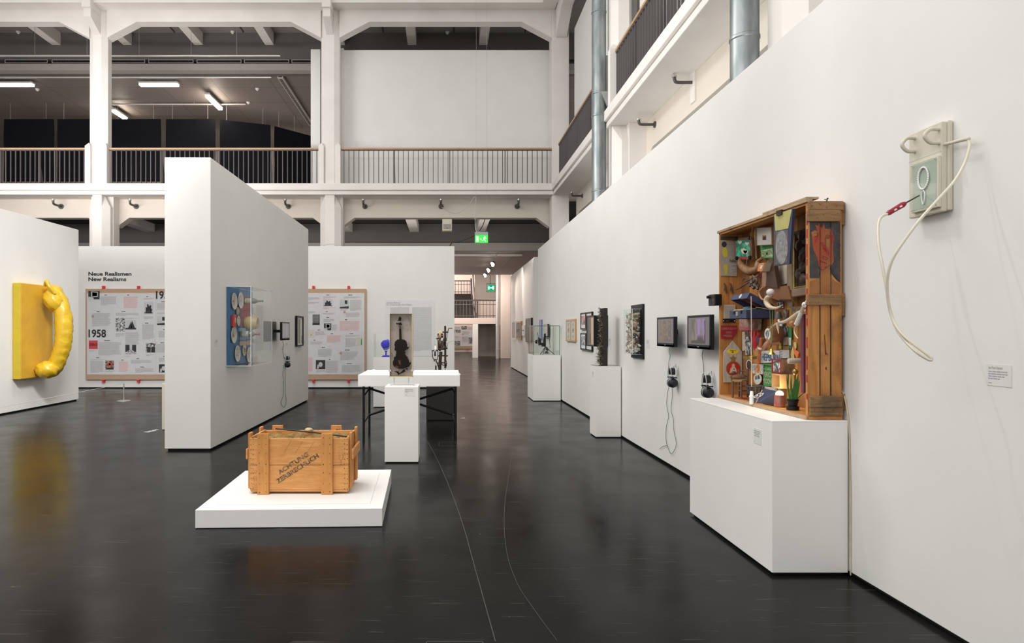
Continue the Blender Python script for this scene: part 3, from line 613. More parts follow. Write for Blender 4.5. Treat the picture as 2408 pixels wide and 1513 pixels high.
# ================================================================ lettering and timeline boards on the back partition
YB = 16.998
def bx(px): return PX(px, YB)
def bz(py): return PZ(py, YB)
pw = Pl((0, YB, 0), (1, 0, 0), UP)
for t_, py, lab, w2 in (('Neue Realismen', 648.5, 'bold black lettering reading Neue Realismen, upper line on the back partition', (208, 309)), ('New Realisms', 661, 'bold black lettering reading New Realisms, lower line on the back partition', (208, 297))):
    mb = MB().text(t_, pw, bx(w2[0]), bz(py), .098, 0, bx(w2[1])-bx(w2[0]), .028, c=.003); single('wall_lettering', lab, 'lettering', mb, m_ink, loc=(bx(258), YB, bz(py)))
m_kraft = mat('brown kraft board', (.50, .33, .22), .7, c2=(.47, .31, .20), ns=20)
m_paper = mat('pale printed paper', (.66, .655, .67), .6)
m_red = mat('red clip', (.70, .03, .04), .5)
pho = [photo('photograph a', 22), photo('photograph b', 14, .02, .45), photo('photograph c', 30, .05, .75)]
m_phd = mat('dark photo', (.03, .03, .035), .5); m_phl = mat('light photo', (.55, .55, .56), .5)
def board(xa, xb, label, seams=(), texts=(), photos=(), years=(), clips=(), extra=None, dots=()):
    t = thing('timeline_board', label, 'information board', ((bx(xa)+bx(xb))/2, YB, bz(893)))
    part(t, 'backing_board', MB().box(bx(xa), YB-.06, bz(893), bx(xb), YB-.005, bz(680)), m_kraft, bevel=.003)
    pl = Pl((0, YB-.066, 0), (1, 0, 0), UP)
    l, r = (xa+4 if xa > 0 else xa), (xb-4 if xb < 1e4 else xb)
    part(t, 'printed_sheet', MB().box(bx(l), YB-.066, bz(881), bx(r), YB-.06, bz(690)), m_paper)
    hd = MB()
    for (x, y, w2, y2, red, head) in texts:
        n = max(1, int((y2-y)/1.75)); part(t, 'text_block', MB().words(pl, bx(x), bz(y), w2/F*YB, n, 1.75/F*YB, fill=.42), m_pink if red else m_grey, label='reddish printed text block' if red else None)
        if head: part(t, 'date_line', MB().words(pl, bx(x+w2*.25), bz(y-4.3), w2*.3/F*YB, 1, 2.4/F*YB, fill=.6, rag=0), m_ink)
    for i, (x0, y0, x1, y1, kind) in enumerate(photos):
        mb = MB().rect(pl, bx(x0), bz(y1), bx(x1), bz(y0), .003, 0); W2 = bx(x1)-bx(x0); H2 = bz(y0)-bz(y1); q = lambda u, v: pl.p(bx(x0)+u*W2, bz(y1)+v*H2, .0045)
        mats_ = [pho[i % 3], m_phd, m_phl, m_red]
        if kind == 'tent': mats_[0] = m_phl; mb.quad([q(0, 0), q(1, 0), q(1, .15), q(0, .15)], 1); mb.quad([q(.25, .15), q(.55, .85), q(.62, .15)], 1); mb.quad([q(.5, .15), q(.62, .95), q(.9, .15)], 1)
        elif kind == 'sculpt': mats_[0] = m_phl; [mb.quad([q(u, .12), q(u+.12, .12), q(u+.2, v), q(u+.02, v+.06)], 1) for u, v in ((.18, .5), (.32, .75), (.46, .6), (.6, .68), (.7, .4))]; mb.quad([q(.05, .05), q(.95, .05), q(.95, .14), q(.05, .14)], 1)
        elif kind == 'street': mb.quad([q(0, .2), q(.4, .45), q(.38, 1), q(0, 1)], 1); mb.quad([q(1, .2), q(.62, .45), q(.64, 1), q(1, 1)], 1); mb.quad([q(.4, .45), q(.62, .45), q(.64, 1), q(.38, 1)], 2)
        elif kind == 'two': mb.quad([q(.1, 0), q(.5, 0), q(.48, .8), q(.2, .85)], 1); mb.quad([q(.55, 0), q(.98, 0), q(.9, .9), q(.62, .8)], 1); mb.oval(pl, bx(x0)+.33*W2, bz(y1)+.7*H2, .11*W2, .14*H2, .005, 12, 2); mb.oval(pl, bx(x0)+.72*W2, bz(y1)+.72*H2, .11*W2, .14*H2, .005, 12, 2)
        elif kind == 'grid': mats_[0] = m_phd; [mb.rect(pl, bx(x0)+u/7*W2, bz(y1)+.02*H2+v/9*H2, bx(x0)+(u+.55)/7*W2, bz(y1)+.02*H2+(v+.55)/9*H2, .0045, 2) for u in range(7) for v in range(2, 9)]
        elif kind == 'room': mats_[0] = m_phl; mb.quad([q(0, 0), q(1, 0), q(1, .25), q(0, .18)], 1); mb.quad([q(.55, .5), q(.85, .5), q(.85, .9), q(.55, .9)], 1)
        elif kind == 'dark': mats_[0] = m_phd; mb.oval(pl, bx(x0)+.5*W2, bz(y1)+.5*H2, .22*W2, .28*H2, .0045, 14, 2); mb.quad([q(.1, .05), q(.3, .05), q(.35, .4), q(.15, .5)], 2)
        elif kind == 'frame': mats_[0] = m_phd; mb.quad([q(.25, .25), q(.85, .3), q(.85, .9), q(.25, .95)], 2); mb.quad([q(.35, .35), q(.78, .4), q(.78, .8), q(.35, .85)], 1); mb.quad([q(0, 0), q(.5, 0), q(.4, .3), q(0, .3)], 2)
        elif kind == 'cream': mats_[0] = mat('cream page', (.62, .59, .5), .7); mb.words(pl, bx(x0)+.2*W2, bz(y0)-.1*H2, .6*W2, 2, .012, 1); mb.rect(pl, bx(x0)+.45*W2, bz(y1)+.25*H2, bx(x0)+.55*W2, bz(y1)+.4*H2, .0045, 1)
        elif kind == 'green': mats_[0] = mat('cream page', (.62, .59, .5), .7); mb.quad([q(.8, .1), q(1, .1), q(1, .9), q(.85, .8)], 4); mats_.append(mat('leaf green', (.05, .3, .1), .6))
        elif kind == 'zero': mats_ = [mat('printed red', (.62, .06, .08), .6), m_ink]; mb.text('ZERO', pl, bx(x0)+.04*W2, bz(y1)+.38*H2, .27*H2, 1, .92*W2, .03, .005)
        elif kind == 'stall': mats_ = [photo('photograph warm', 26, .05, .55, (1, .6, .45)), m_phd, mat('printed red', (.62, .06, .08), .6)]; mb.quad([q(.3, .4), q(.75, .4), q(.75, .75), q(.3, .75)], 2); mb.quad([q(.4, .5), q(.62, .5), q(.62, .68), q(.4, .68)], 1); mb.quad([q(.1, 0), q(.95, 0), q(.95, .2), q(.1, .2)], 1)
        part(t, 'photograph', mb, mats_)
    for s, x, y, h, w2 in years: part(t, 'year_numeral', MB().text(s, pl, bx(x), bz(y), h/F*YB, 0, w2/F*YB, .025, .004), m_ink)
    for x in clips:
        for y0, y1 in ((673, 680), (893, 900)): part(t, 'clip', MB().box(bx(x-2.6), YB-.07, bz(y1), bx(x+2.6), YB, bz(y0)), m_red, label='red clip')
    for x, y in dots: part(t, 'dot', MB().oval(pl, bx(x), bz(y), .035, .035, .004), m_kraft)
    for x in seams: part(t, 'seam', MB().rect(pl, bx(x)-.002, bz(881), bx(x)+.002, bz(690), .003), m_lgrey)
    return t
board(204, 546, 'timeline board headed 1958 with photographs and a red square, left of the tall partition', seams=(369,), clips=(245.5, 327.5),
      texts=[(240, 697, 37, 719, 0, 1), (294, 697, 33, 725, 1, 1), (341, 701, 25, 706, 0, 1), (212, 707, 24, 709.5, 0, 0), (220, 736, 44, 769, 0, 1), (275, 736, 57, 744, 0, 1), (298, 747, 34, 751, 0, 0), (298, 780, 33, 812, 0, 0),
             (275, 783, 21, 793, 0, 0), (341, 744, 22, 751, 0, 0), (337, 763, 29, 799, 0, 1), (235, 804, 54, 836, 0, 1), (212, 823, 17, 827, 0, 0), (298, 837, 21, 839, 0, 0), (346, 833, 21, 837, 0, 0), (216, 844, 54, 847, 0, 1),
             (216, 848, 32, 877, 0, 0), (251, 871, 22, 876, 0, 0), (283, 850, 22, 875, 1, 1), (311, 846, 50, 856, 0, 1), (321, 866, 46, 877, 0, 1), (372, 713, 40, 730, 0, 1), (372, 735, 40, 740, 0, 0), (376, 778, 40, 795, 0, 1), (370, 809, 40, 829, 0, 1), (376, 841, 40, 850, 0, 1)],
      photos=[(211, 685, 237.5, 704.5, 'frame'), (341.5, 710, 363, 739, 'sculpt'), (275, 748, 297, 780, 'a'), (298, 753, 323, 775, 'tent'), (212, 801, 233, 821, 'zero'), (298, 811, 323, 833, 'street'), (346, 807, 368, 829, 'two'), (251, 848, 271, 869, 'stall'), (372, 744, 394, 765, 'room'), (376.5, 857, 398, 876, 'dark')],
      years=(('1958', 211.5, 793, 17.5, 41), ('1959', 369.5, 703, 17.5, 41)), dots=((221.5, 744.5),))
board(560, 861.5, 'timeline board without big numerals between the tall partition and the worktable', clips=(645, 738, 820.5),
      texts=[(700, 699, 54, 706, 0, 0), (727, 710, 24, 716, 0, 0), (761, 697, 31, 703, 1, 1), (761, 723, 30, 727, 1, 0), (809, 697, 43, 703, 0, 1), (824, 705, 28, 732, 0, 0), (801, 727, 18, 731, 0, 0), (814, 735, 35, 746, 0, 0), (727, 732, 16, 738, 0, 0),
             (759, 736, 34, 740, 0, 1), (762, 750, 27, 757, 0, 1), (782, 763, 12, 778, 0, 0), (800, 755, 48, 778, 1, 1), (742, 779, 24, 790, 0, 1), (770, 788, 34, 807, 1, 1), (813, 788, 40, 793, 0, 1), (813, 795, 26, 816, 0, 0), (731, 803, 31, 811, 0, 1),
             (749, 820, 35, 840, 0, 1), (801, 826, 43, 840, 0, 1), (801, 840, 35, 848, 0, 0), (727, 840, 10, 874, 1, 0), (767, 848, 30, 876, 0, 1), (745, 870, 20, 876, 0, 0), (805, 858, 46, 876, 0, 1)],
      photos=[(761, 704, 783, 721, 'sculpt'), (800, 705, 821, 726, 'room'), (736, 740, 753, 765, 'grid'), (763, 761, 780, 777, 'frame'), (727, 776, 739, 794, 'cream'), (840, 794, 852, 813, 'green'), (744, 847, 766, 868, 'dark')],
      dots=((811, 734.5), (802, 831)))
# artist text panel
t = thing('wall_text', 'pale wall text in two columns behind the violin block and globe', 'text panel', (bx(968), YB, bz(826)))
part(t, 'panel_sheet', MB().box(bx(906), YB-.004, bz(838), bx(1022), YB, bz(706)), mat('text sheet', (.76, .755, .765), .7))
pl = Pl((0, YB-.005, 0), (1, 0, 0), UP)
part(t, 'heading', MB().text('Nouveau Réalisme', pl, bx(909), bz(714), .042, 0, bx(941)-bx(909), .0, .003).text('Der Dialog mit den realen Dingen', pl, bx(909), bz(718.7), .042, 0, bx(968)-bx(909), .0, .003), m_grey)
part(t, 'body_text', MB().words(pl, bx(918), bz(722), (964-918)/F*YB, 60, 1.72/F*YB, fill=.4, rag=.04).words(pl, bx(969), bz(722), (1016-969)/F*YB, 60, 1.72/F*YB, fill=.4, rag=.04), m_lgrey)
part(t, 'credit_line', MB().words(pl, bx(971), bz(827), .12, 1, .015), m_lgrey)
# far board in the stairwell: 1950
Y = 45.998; pl = Pl((0, Y-.06, 0), (1, 0, 0), UP); X_ = lambda p: PX(p, Y); Z_ = lambda p: PZ(p, Y)
t = thing('timeline_board', 'distant timeline board headed 1950 under the stair landing', 'information board', (X_(1085), Y, Z_(820)))
part(t, 'backing_board', MB().box(X_(1030), Y-.06, Z_(820.5), X_(1111), Y, Z_(767)), m_kraft); part(t, 'printed_sheet', MB().box(X_(1030), Y-.075, Z_(815), X_(1111), Y-.06, Z_(767)), m_paper)
pl = Pl((0, Y-.078, 0), (1, 0, 0), UP); part(t, 'year_numeral', MB().text('1950', pl, X_(1068.3), Z_(782.5), .21, 0, X_(1083)-X_(1068.3), .02, .006), m_ink)
for x0, y0, x1, y1 in ((1085, 767.5, 1098, 775), (1069, 802, 1082, 813), (1102, 794, 1111, 808)): part(t, 'photograph', MB().rect(pl, X_(x0), Z_(y1), X_(x1), Z_(y0), .005), pho[1])
for x, y, w2, n in ((1070, 769, 11, 3), (1087, 779, 16, 5), (1087, 791, 16, 8), (1070, 790, 8, 3)): part(t, 'text_block', MB().words(pl, X_(x), Z_(y), w2/F*Y, n, 1.7/F*Y, c=.005), m_lgrey)
part(t, 'text_block', MB().words(pl, X_(1100), Z_(769), .33, 4, .05, c=.005), m_pink); part(t, 'clip', MB().box(X_(1098), Y-.08, Z_(824), X_(1100), Y, Z_(820)), m_red)
for x, y in ((1087.5, 787), (1087.5, 794.5)): part(t, 'dot', MB().oval(pl, X_(x), Z_(y), .035, .035, .008), m_kraft)
# stanchion and cord before the yellow relief
t = thing('rope_stanchion', 'low steel barrier post on a round base in front of the timeline board', 'stanchion', (-7.0, 13.9, 0))
part(t, 'base', MB().lathe((-7.0, 13.9, 0), [(.14, 0), (.14, .01), (.12, .02), (.02, .026)], n=28), m_chrome, smooth=40); part(t, 'post', MB().cyl((-7, 13.9, .02), (-7, 13.9, .39), .013, n=10), m_chrome, smooth=40)
single('barrier_cord', 'thin grey barrier cord stretched along the foot of the left partition', 'cord', MB().tube([(-7.0, 13.9, .385), (-7.0, 9.5, .33)], .004, 6), m_lgrey)
t = thing('rope_stanchion', 'second low barrier post just outside the left edge of the picture', 'stanchion', (-7.0, 9.5, 0))
part(t, 'base', MB().lathe((-7.0, 9.5, 0), [(.14, 0), (.14, .01), (.12, .02), (.02, .026)], n=28), m_chrome, smooth=40); part(t, 'post', MB().cyl((-7, 9.5, .02), (-7, 9.5, .34), .013, n=10), m_chrome, smooth=40)
single('pedestal', 'cream pedestal peeking out left of the tall partition', 'pedestal', MB().box(-4.395, 9.9, .01, -3.85, 10.5, .72), mat('cream pedestal paint', (.66, .60, .48), .6), bevel=.003)
for (a, c, lab) in (((348, 1018), (380, 1011), 'small printed label stuck on the floor beside the cream pedestal'), ((1092, 986), (1099, 983), 'tiny printed label stuck on the floor beyond the worktable')):
    Y0, Y1 = 2325/(a[1]-777), 2325/(c[1]-777); mb = MB(); p0 = Vector((PX(a[0], Y0), Y0, .002)); p1 = Vector((PX(c[0], Y1), Y1, .002)); d = p1-p0; pl = Pl(p0, d, Vector((-d.y, d.x, 0)))
    mb.words(pl, 0, .10, d.length, 3, .035, 0, .001, .6); single('floor_label', lab, 'label', mb, m_white)
# ================================================================ yellow relief on the left partition
m_yel = mat('yellow lacquered cloth', (.70, .45, .02), .32, c2=(.60, .38, .02), ns=6, bump=.8, bs=13, coat=.2)
m_yel2 = mat('yellow painted board', (.70, .42, .035), .5, c2=(.63, .35, .04), ns=3, nz=.6, bump=.2, bs=25)
m_yel3 = mat('mustard painted edge', (.55, .42, .02), .55, c2=(.50, .36, .02), ns=6, bump=.4, bs=30)
t = thing('yellow_relief', 'bright yellow wall relief shaped like a giant wrapped handle on a board', 'artwork', (-8.1, 12.4, .63))
part(t, 'board', MB().box(-8.098, 11.94, .63, -7.94, 12.92, 2.44), m_yel2, bevel=.012)
part(t, 'side_strip', MB().box(-8.08, 11.925, .63, -7.945, 11.95, 2.44), m_yel3, bevel=.01, label='mustard yellow rough side')
def lumpy(pts, rad, n=26, k=8, am=.014, seed=1, fr=19):
    q = spl(pts, k); rr = lerps(rad, k); r2 = random.Random(seed); mb = MB(); mb.tube(q, rr, n)
    for v in mb.v:
        d = math.sin(v.z*fr+math.sin(v.y*23)*2)*math.sin(v.x*31+v.z*11)+.7*math.sin(v.z*57+v.y*41)*math.cos(v.x*47)
        v.x += am*d+r2.uniform(-.002, .002); v.z += am*.5*math.cos(v.y*40+v.z*30)
    return mb
part(t, 'wrapped_handle', lumpy([(-7.92, 12.75, 2.28), (-7.78, 12.68, 2.33), (-7.66, 12.60, 2.19), (-7.55, 12.57, 1.95), (-7.50, 12.56, 1.62), (-7.52, 12.56, 1.30), (-7.60, 12.56, 1.02), (-7.70, 12.58, .82), (-7.82, 12.62, .72)],
     [.10, .13, .15, .155, .16, .155, .15, .15, .12]), m_yel, smooth=60)
mb = MB().ell((-7.67, 12.50, 2.13), (.17, .18, .23), 22, rot=Matrix.Rotation(-.5, 3, 'Y'))
for v in mb.v: v += Vector((.013*math.sin(v.z*40+v.y*30), .013*math.sin(v.z*33+v.x*37), .012*math.sin(v.x*51)))
part(t, 'upper_knot', mb, m_yel, smooth=60); part(t, 'knot_strap', MB().tube(spl([(-7.80, 12.45, 2.43), (-7.72, 12.36, 2.50), (-7.66, 12.34, 2.40), (-7.58, 12.40, 2.26)], 6), .035, 10), m_yel, smooth=60)
mb = MB().ell((-7.76, 12.45, .78), (.21, .21, .17), 22)
for v in mb.v: v += Vector((.016*math.sin(v.z*45+v.y*30), .014*math.sin(v.z*36+v.x*41), .014*math.sin(v.x*47+v.y*20)))
part(t, 'lower_knot', mb, m_yel, smooth=60)
# ================================================================ plinth with crate
t = thing('plinth', 'low wide white square plinth under the wooden crate', 'plinth', (-1.245, 5.70, 0), math.radians(1.9))
part(t, 'plinth_box', MB().box(-.728, -.70, .004, .728, .70, .146), m_ped, bevel=.003, world=False); part(t, 'shadow_gap', MB().box(-.70, -.67, 0, .70, .67, .02), m_dark, world=False)
part(t, 'top_seam', MB().box(-.6, -.56, .146, .62, -.557, .1472).box(.62, -.56, .146, .623, .55, .1472), m_lgrey, world=False)
m_cr = wood('crate pine', (.58, .255, .075), (.72, .36, .125), (1.2, 1, 9), .6, 3.0)
m_crv = wood('crate pine upright', (.52, .225, .06), (.64, .30, .09), (9, 9, 1), .6, 3.0)
m_nail = mat('nail head', (.08, .06, .05), .5); m_pap = mat('crumpled packing paper', (.36, .22, .07), .8, c2=(.24, .14, .04), nz=.5, ns=14, bump=.8, bs=25)
x0, x1, y0, y1, zb, zt = -1.673, -.826, 5.46, 5.91, .165, .625
t = thing('wooden_crate', 'open pine crate stencilled ACHTUNG ZERBRECHLICH on the low plinth', 'crate', (-1.25, 5.68, .146))
zm = (zb+zt)/2
for z0, z1 in ((zb+.018, zm-.002), (zm+.002, zt)): part(t, 'front_plank', MB().box(x0, y0, z0, x1, y0+.016, z1), m_cr, bevel=.003)
for z0, z1 in ((zb+.018, zm-.002), (zm+.002, zt)): part(t, 'back_plank', MB().box(x0, y1-.016, z0, x1, y1, z1), m_cr, bevel=.003)
for x in (x0+.002, x1-.018):
    for z0, z1 in ((zb, zm-.002), (zm+.002, zt+.008)): part(t, 'side_plank', MB().box(x, y0+.017, z0, x+.016, y1-.017, z1), m_cr, bevel=.003)
part(t, 'bottom_board', MB().box(x0+.01, y0+.002, zb, x1-.01, y1-.002, zb+.017), m_cr, bevel=.003)
for xc in (-1.553, -1.008):
    for yy0, yy1 in ((y0-.022, y0), (y1, y1+.022)): part(t, 'batten', MB().box(xc-.049, yy0, .146, xc+.049, yy1, .668), m_crv, bevel=.004)
    part(t, 'foot_batten', MB().box(xc-.049, y0-.005, .146, xc+.049, y1+.005, zb), m_crv)
for x in (x0-.022, x1): # end battens and carrying cleats
    for yy in (y0+.03, y1-.10): part(t, 'end_batten', MB().box(x, yy, zb+.02, x+.022, yy+.075, zt+.04), m_crv, bevel=.004)
    part(t, 'cleat', MB().box(x-.018 if x < x1 else x+.022, y0+.02, .44, x if x < x1 else x+.042, y1-.02, .53), m_cr, bevel=.008)
mb = MB(); vs = []; fs = []; nx, ny = 34, 18
for i in range(nx+1):
    for j in range(ny+1):
        u, v = i/nx, j/ny; e = min(u, 1-u, v, 1-v)*6; e = min(e, 1)
        vs.append((x0+.02+(x1-x0-.04)*u, y0+.018+(y1-y0-.036)*v, .595-.05*e+.022*math.sin(u*37+v*9)*math.cos(v*21-u*11)+R.uniform(-.008, .008)))
for i in range(nx):
    for j in range(ny): p = i*(ny+1)+j; fs.append((p, p+ny+1, p+ny+2, p+1))
mb.add(vs, fs); part(t, 'paper_lining', mb, m_pap, label='brown crumpled paper lining')
mb = MB()
for z in [zb+.03+i*.042 for i in range(11)]:
    for x in (x0+.012, x0+.03, x1-.012, x1-.034): mb.cyl((x+R.uniform(-.003, .003), y0+.002, z+R.uniform(-.008, .008)), (x, y0-.001, z), .0035, n=6)
for xc in (-1.553, -1.008):
    for z in (.17, .24, .33, .41, .50, .58, .63):
        for dx in (-.03, .026): mb.cyl((xc+dx, y0-.02, z+R.uniform(-.01, .01)), (xc+dx, y0-.0235, z), .0035, n=6)
part(t, 'nail', mb, m_nail); t.children[-1]['kind'] = 'stuff'
ang = math.radians(33); pl = Pl((-1.43, y0-.001, .235), (math.cos(ang), 0, math.sin(ang)), (-math.sin(ang), 0, math.cos(ang))); m_st = mat('stencil ink', (.07, .05, .03), .8, c2=(.30, .17, .08), nz=1.2, ns=35)
part(t, 'stencil', MB().text('ACHTUNG', pl, .055, .058, .037, 0, .30, .022).text('ZERBRECHLICH', pl, .0, 0, .038, 0, .42, .022), m_st)
ph = Pl((x1-.065, y0-.0015, .40), (1, 0, 0), UP); mb = MB(); m_pen = mat('pencil marks', (.34, .2, .1), .8)
for q in ([(-.015, .09), (-.018, .05), (0, .035), (.018, .05), (.015, .09)], [(0, .035), (0, 0)], [(-.02, 0), (.02, 0)]): mb.tube([ph.p(a, b_) for a, b_ in q], .0012, 4)
for s in (0, .1, .2): mb.tube([(-1.38+s, y0-.001, .5), (-1.32+s, y0-.001, .60)], .001, 4)
for z in (.20, .21, .33): mb.tube([(x0+.02, y0-.001, z), (x0+.075, y0-.001, z)], .001, 4)
for a in (0, .025): mb.tube([(x0+.03+a, y0-.001, .22), (x0+.03+a, y0-.001, .29), (x0+.04+a, y0-.001, .30), (x0+.045+a, y0-.001, .22)], .001, 4)
part(t, 'handling_symbols', mb, m_pen)
single('iron_rod', 'thin dark iron rod lying diagonally across the open crate', 'rod', MB().tube([(-1.56, 5.88, .642), (-1.2, 5.72, .636), (-.85, 5.49, .634)], .007, 8), m_steel, smooth=60)
mb = MB()
for i in range(42):
    s = R.choice((0, 1, 2)); x = R.uniform(x0, x1) if s < 2 else x1-.01; y = (y0+.01, y1-.01, R.uniform(y0, y1))[s]; z = zt-.002
    mb.tube(spl([(x, y, z), (x+R.uniform(-.012, .012), y+R.uniform(-.012, .012), z+.012), (x+R.uniform(-.02, .02), y+R.uniform(-.015, .015), z+.004)], 3), .0013, 4)
single('wire_ends', 'short bent wires sticking up along the rim of the crate', 'wire', mb, m_steel)['kind'] = 'stuff'
single('straw_bundle', 'small pale round bundle lying on the back edge of the crate', 'bundle', MB().ell((-1.255, 5.88, .632), (.035, .03, .018), 14, jit=.1, rnd=R), mat('straw', (.6, .45, .25), .8))
# ================================================================ violin block and its pedestal
def pedestal(name_lab, x0, y0, x1, y1, h, gap=.014):
    t = thing('pedestal', name_lab, 'pedestal', ((x0+x1)/2, (y0+y1)/2, 0)); part(t, 'pedestal_box', MB().box(x0, y0, gap, x1, y1, h), m_ped, bevel=.002)
    part(t, 'shadow_gap', MB().box(x0+.015, y0+.015, 0, x1-.015, y1-.015, gap), m_dark); return t
def caption(pl, w_, h_, lab, n=4, name=None, title=None):
    t = thing('caption_label', lab, 'label', pl.p(w_/2, 0, 0)); part(t, 'sheet', MB().pbox(pl, 0, 0, 0, w_, h_, .0012), mat('label film', (.76, .755, .735), .5))
    mb = MB()
    if title: mb.text(title, pl, .008, h_-.022, .0135, 0, w_*.58, .0, .002)
    mb.words(pl, .008, h_-(.025 if title else .008), w_*.8, n, .011, 0, .002, .45); mb.words(pl, .008, .02, w_*.3, 1, .008, 0, .002, .45); part(t, 'print', mb, m_grey); return t
p = pedestal('narrow white pedestal carrying the violin block', -.703, 7.43, -.311, 7.87, .888)
caption(Pl((PX(951, 7.43), 7.43, PZ(932, 7.43)), (1, 0, 0), UP), .125, .095, 'small caption label on the front of the narrow white pedestal')
m_res = mat('clouded resin', (.5, .42, .2), .3); m_resg = glass('smoky resin', (.90, .87, .85), .2)
m_cloud = bpy.data.materials.new('clouded resin back'); m_cloud.use_nodes = True; N = m_cloud.node_tree.nodes; q = N.new('ShaderNodeBsdfTransparent'); q.inputs[0].default_value = (.9, .87, .85, 1); x = N.new('ShaderNodeMixShader'); x.inputs[0].default_value = .72; N['Principled BSDF'].inputs['Base Color'].default_value = (.60, .55, .52, 1)
m_cloud.node_tree.links.new(q.outputs[0], x.inputs[1]); m_cloud.node_tree.links.new(N['Principled BSDF'].outputs[0], x.inputs[2]); m_cloud.node_tree.links.new(x.outputs[0], N['Material Output'].inputs[0])
bxl, bxr, by0, by1, bz0, bz1 = PX(916.5, 7.6), PX(969.5, 7.6), 7.6, 7.68, PZ(886, 7.6), PZ(738, 7.6)
t = thing('violin_block', 'smoky resin slab with a broken black violin inside, on acrylic stand', 'artwork', ((bxl+bxr)/2, 7.64, bz0))
part(t, 'resin_slab', MB().box(bxl, by0, bz0, bxr, by1, bz1), m_resg); part(t, 'clouded_back', MB().box(bxl+.002, by1-.006, bz0+.003, bxr-.006, by1-.002, bz1-.003), m_cloud); part(t, 'amber_edge', MB().box(bxr-.006, by0-.001, bz0, bxr+.006, by1, bz1).box(bxl-.001, by0-.001, bz0-.004, bxr+.001, by1, bz0+.004).box(bxl-.002, by0-.001, bz0, bxl+.002, by1, bz1).box(bxl, by0-.001, bz1-.003, bxr, by1, bz1+.001), m_res, label='amber edges of the resin')
vq = lambda a, b_: (PX(905+a*80/605, 7.64), 7.625, PZ(725+b_*200/1513, 7.64))
m_vio = mat('charred violin', (.012, .009, .008), .75, spec=.15)
body = [(262, 556), (225, 560), (185, 595), (170, 650), (180, 690), (172, 745), (205, 760), (205, 800), (190, 860), (160, 875), (165, 905), (143, 960), (145, 1010), (180, 1050), (240, 1075), (310, 1078), (370, 1068), (430, 1040), (462, 990), (465, 930), (450, 975), (430, 960), (425, 920), (405, 900), (402, 870), (375, 850), (355, 815), (365, 790), (345, 770), (375, 740), (392, 700), (398, 650), (380, 590), (345, 562), (305, 556)]
part(t, 'violin_body', MB().prism([vq(*q) for q in body], (0, .03, 0)), m_vio)
part(t, 'violin_neck', MB().prism([Vector(vq(256, 360))+Vector((0, -.003, 0)), Vector(vq(290, 355))+Vector((0, -.003, 0)), Vector(vq(303, 640))+Vector((0, -.003, 0)), Vector(vq(258, 640))+Vector((0, -.003, 0))], (0, .02, 0)), m_vio)
part(t, 'scroll', MB().prism([vq(*q) for q in ((250, 165), (265, 150), (290, 165), (293, 185), (285, 228), (245, 228), (222, 222), (240, 210))], (0, .02, 0)), m_vio)
part(t, 'peg_box', MB().prism([vq(*q) for q in ((200, 270), (215, 262), (228, 270), (250, 268), (280, 250), (290, 270), (310, 285), (285, 310), (250, 308), (248, 285), (215, 292))], (0, .02, 0)).prism([vq(*q) for q in ((258, 330), (278, 318), (288, 345), (262, 352))], (0, .02, 0)), m_vio)
for q in ([(165, 1130), (200, 1120), (245, 1130), (262, 1160), (345, 1080), (368, 1125), (235, 1192), (230, 1165), (205, 1142)], [(385, 740), (392, 700), (415, 685), (430, 705), (405, 728)], [(360, 1075), (405, 1070), (408, 1100), (380, 1090)]):
    part(t, 'fragment', MB().prism([vq(*c) for c in q], (0, .015, 0)), m_vio)
part(t, 'fragment', MB().prism([vq(*c) for c in ((192, 1075), (248, 1080), (240, 1125), (190, 1115))], (0, .01, 0)), mat('violin splinter', (.25, .2, .17), .6))
part(t, 'fragment', MB().prism([vq(*c) for c in ((235, 930), (280, 925), (282, 1015), (258, 1000))], (0, -.002, 0)).prism([vq(*c) for c in ((190, 1020), (240, 1035), (240, 1065), (185, 1050))], (0, -.002, 0)), mat('violin varnish', (.10, .035, .015), .4), label='reddish brown splinter')
mb = MB()
for i in range(26):
    a, b_ = R.uniform(110, 440), R.uniform(120, 1180); q = [vq(a, b_), vq(a+R.uniform(-25, 25), b_+R.uniform(-30, 30)), vq(a+R.uniform(-45, 45), b_+R.uniform(-60, 60))]; mb.tube(spl(q, 3), .0008, 4)
for q in ([(408, 160), (440, 200), (452, 250), (450, 320)], [(420, 615), (440, 650), (435, 690)], [(118, 795), (140, 845), (165, 852)]): mb.tube(spl([vq(*c) for c in q], 4), .0018, 5)
part(t, 'string_fragments', mb, m_vio); t.children[-1]['kind'] = 'stuff'
m_acr = mat('clear stand', (.70, .69, .66), .25, metal=.3)
part(t, 'stand_shelf', MB().box(bxl-.01, 7.585, bz0-.012, bxr+.012, 7.70, bz0-.004), m_acr)
for px in (927, 961): part(t, 'stand_rod', MB().cyl((PX(px, 7.64), 7.64, .90), (PX(px, 7.64), 7.64, bz0-.01), .006, n=8), m_acr)
for px in (918, 970): part(t, 'clip', MB().box(PX(px-3, 7.64), 7.58, PZ(874, 7.6), PX(px+3, 7.64), 7.70, PZ(869.5, 7.6)), m_chrome)
part(t, 'stand_base', MB().box(PX(917, 7.64), 7.60, .888, PX(973, 7.64), 7.70, .897), m_acr)
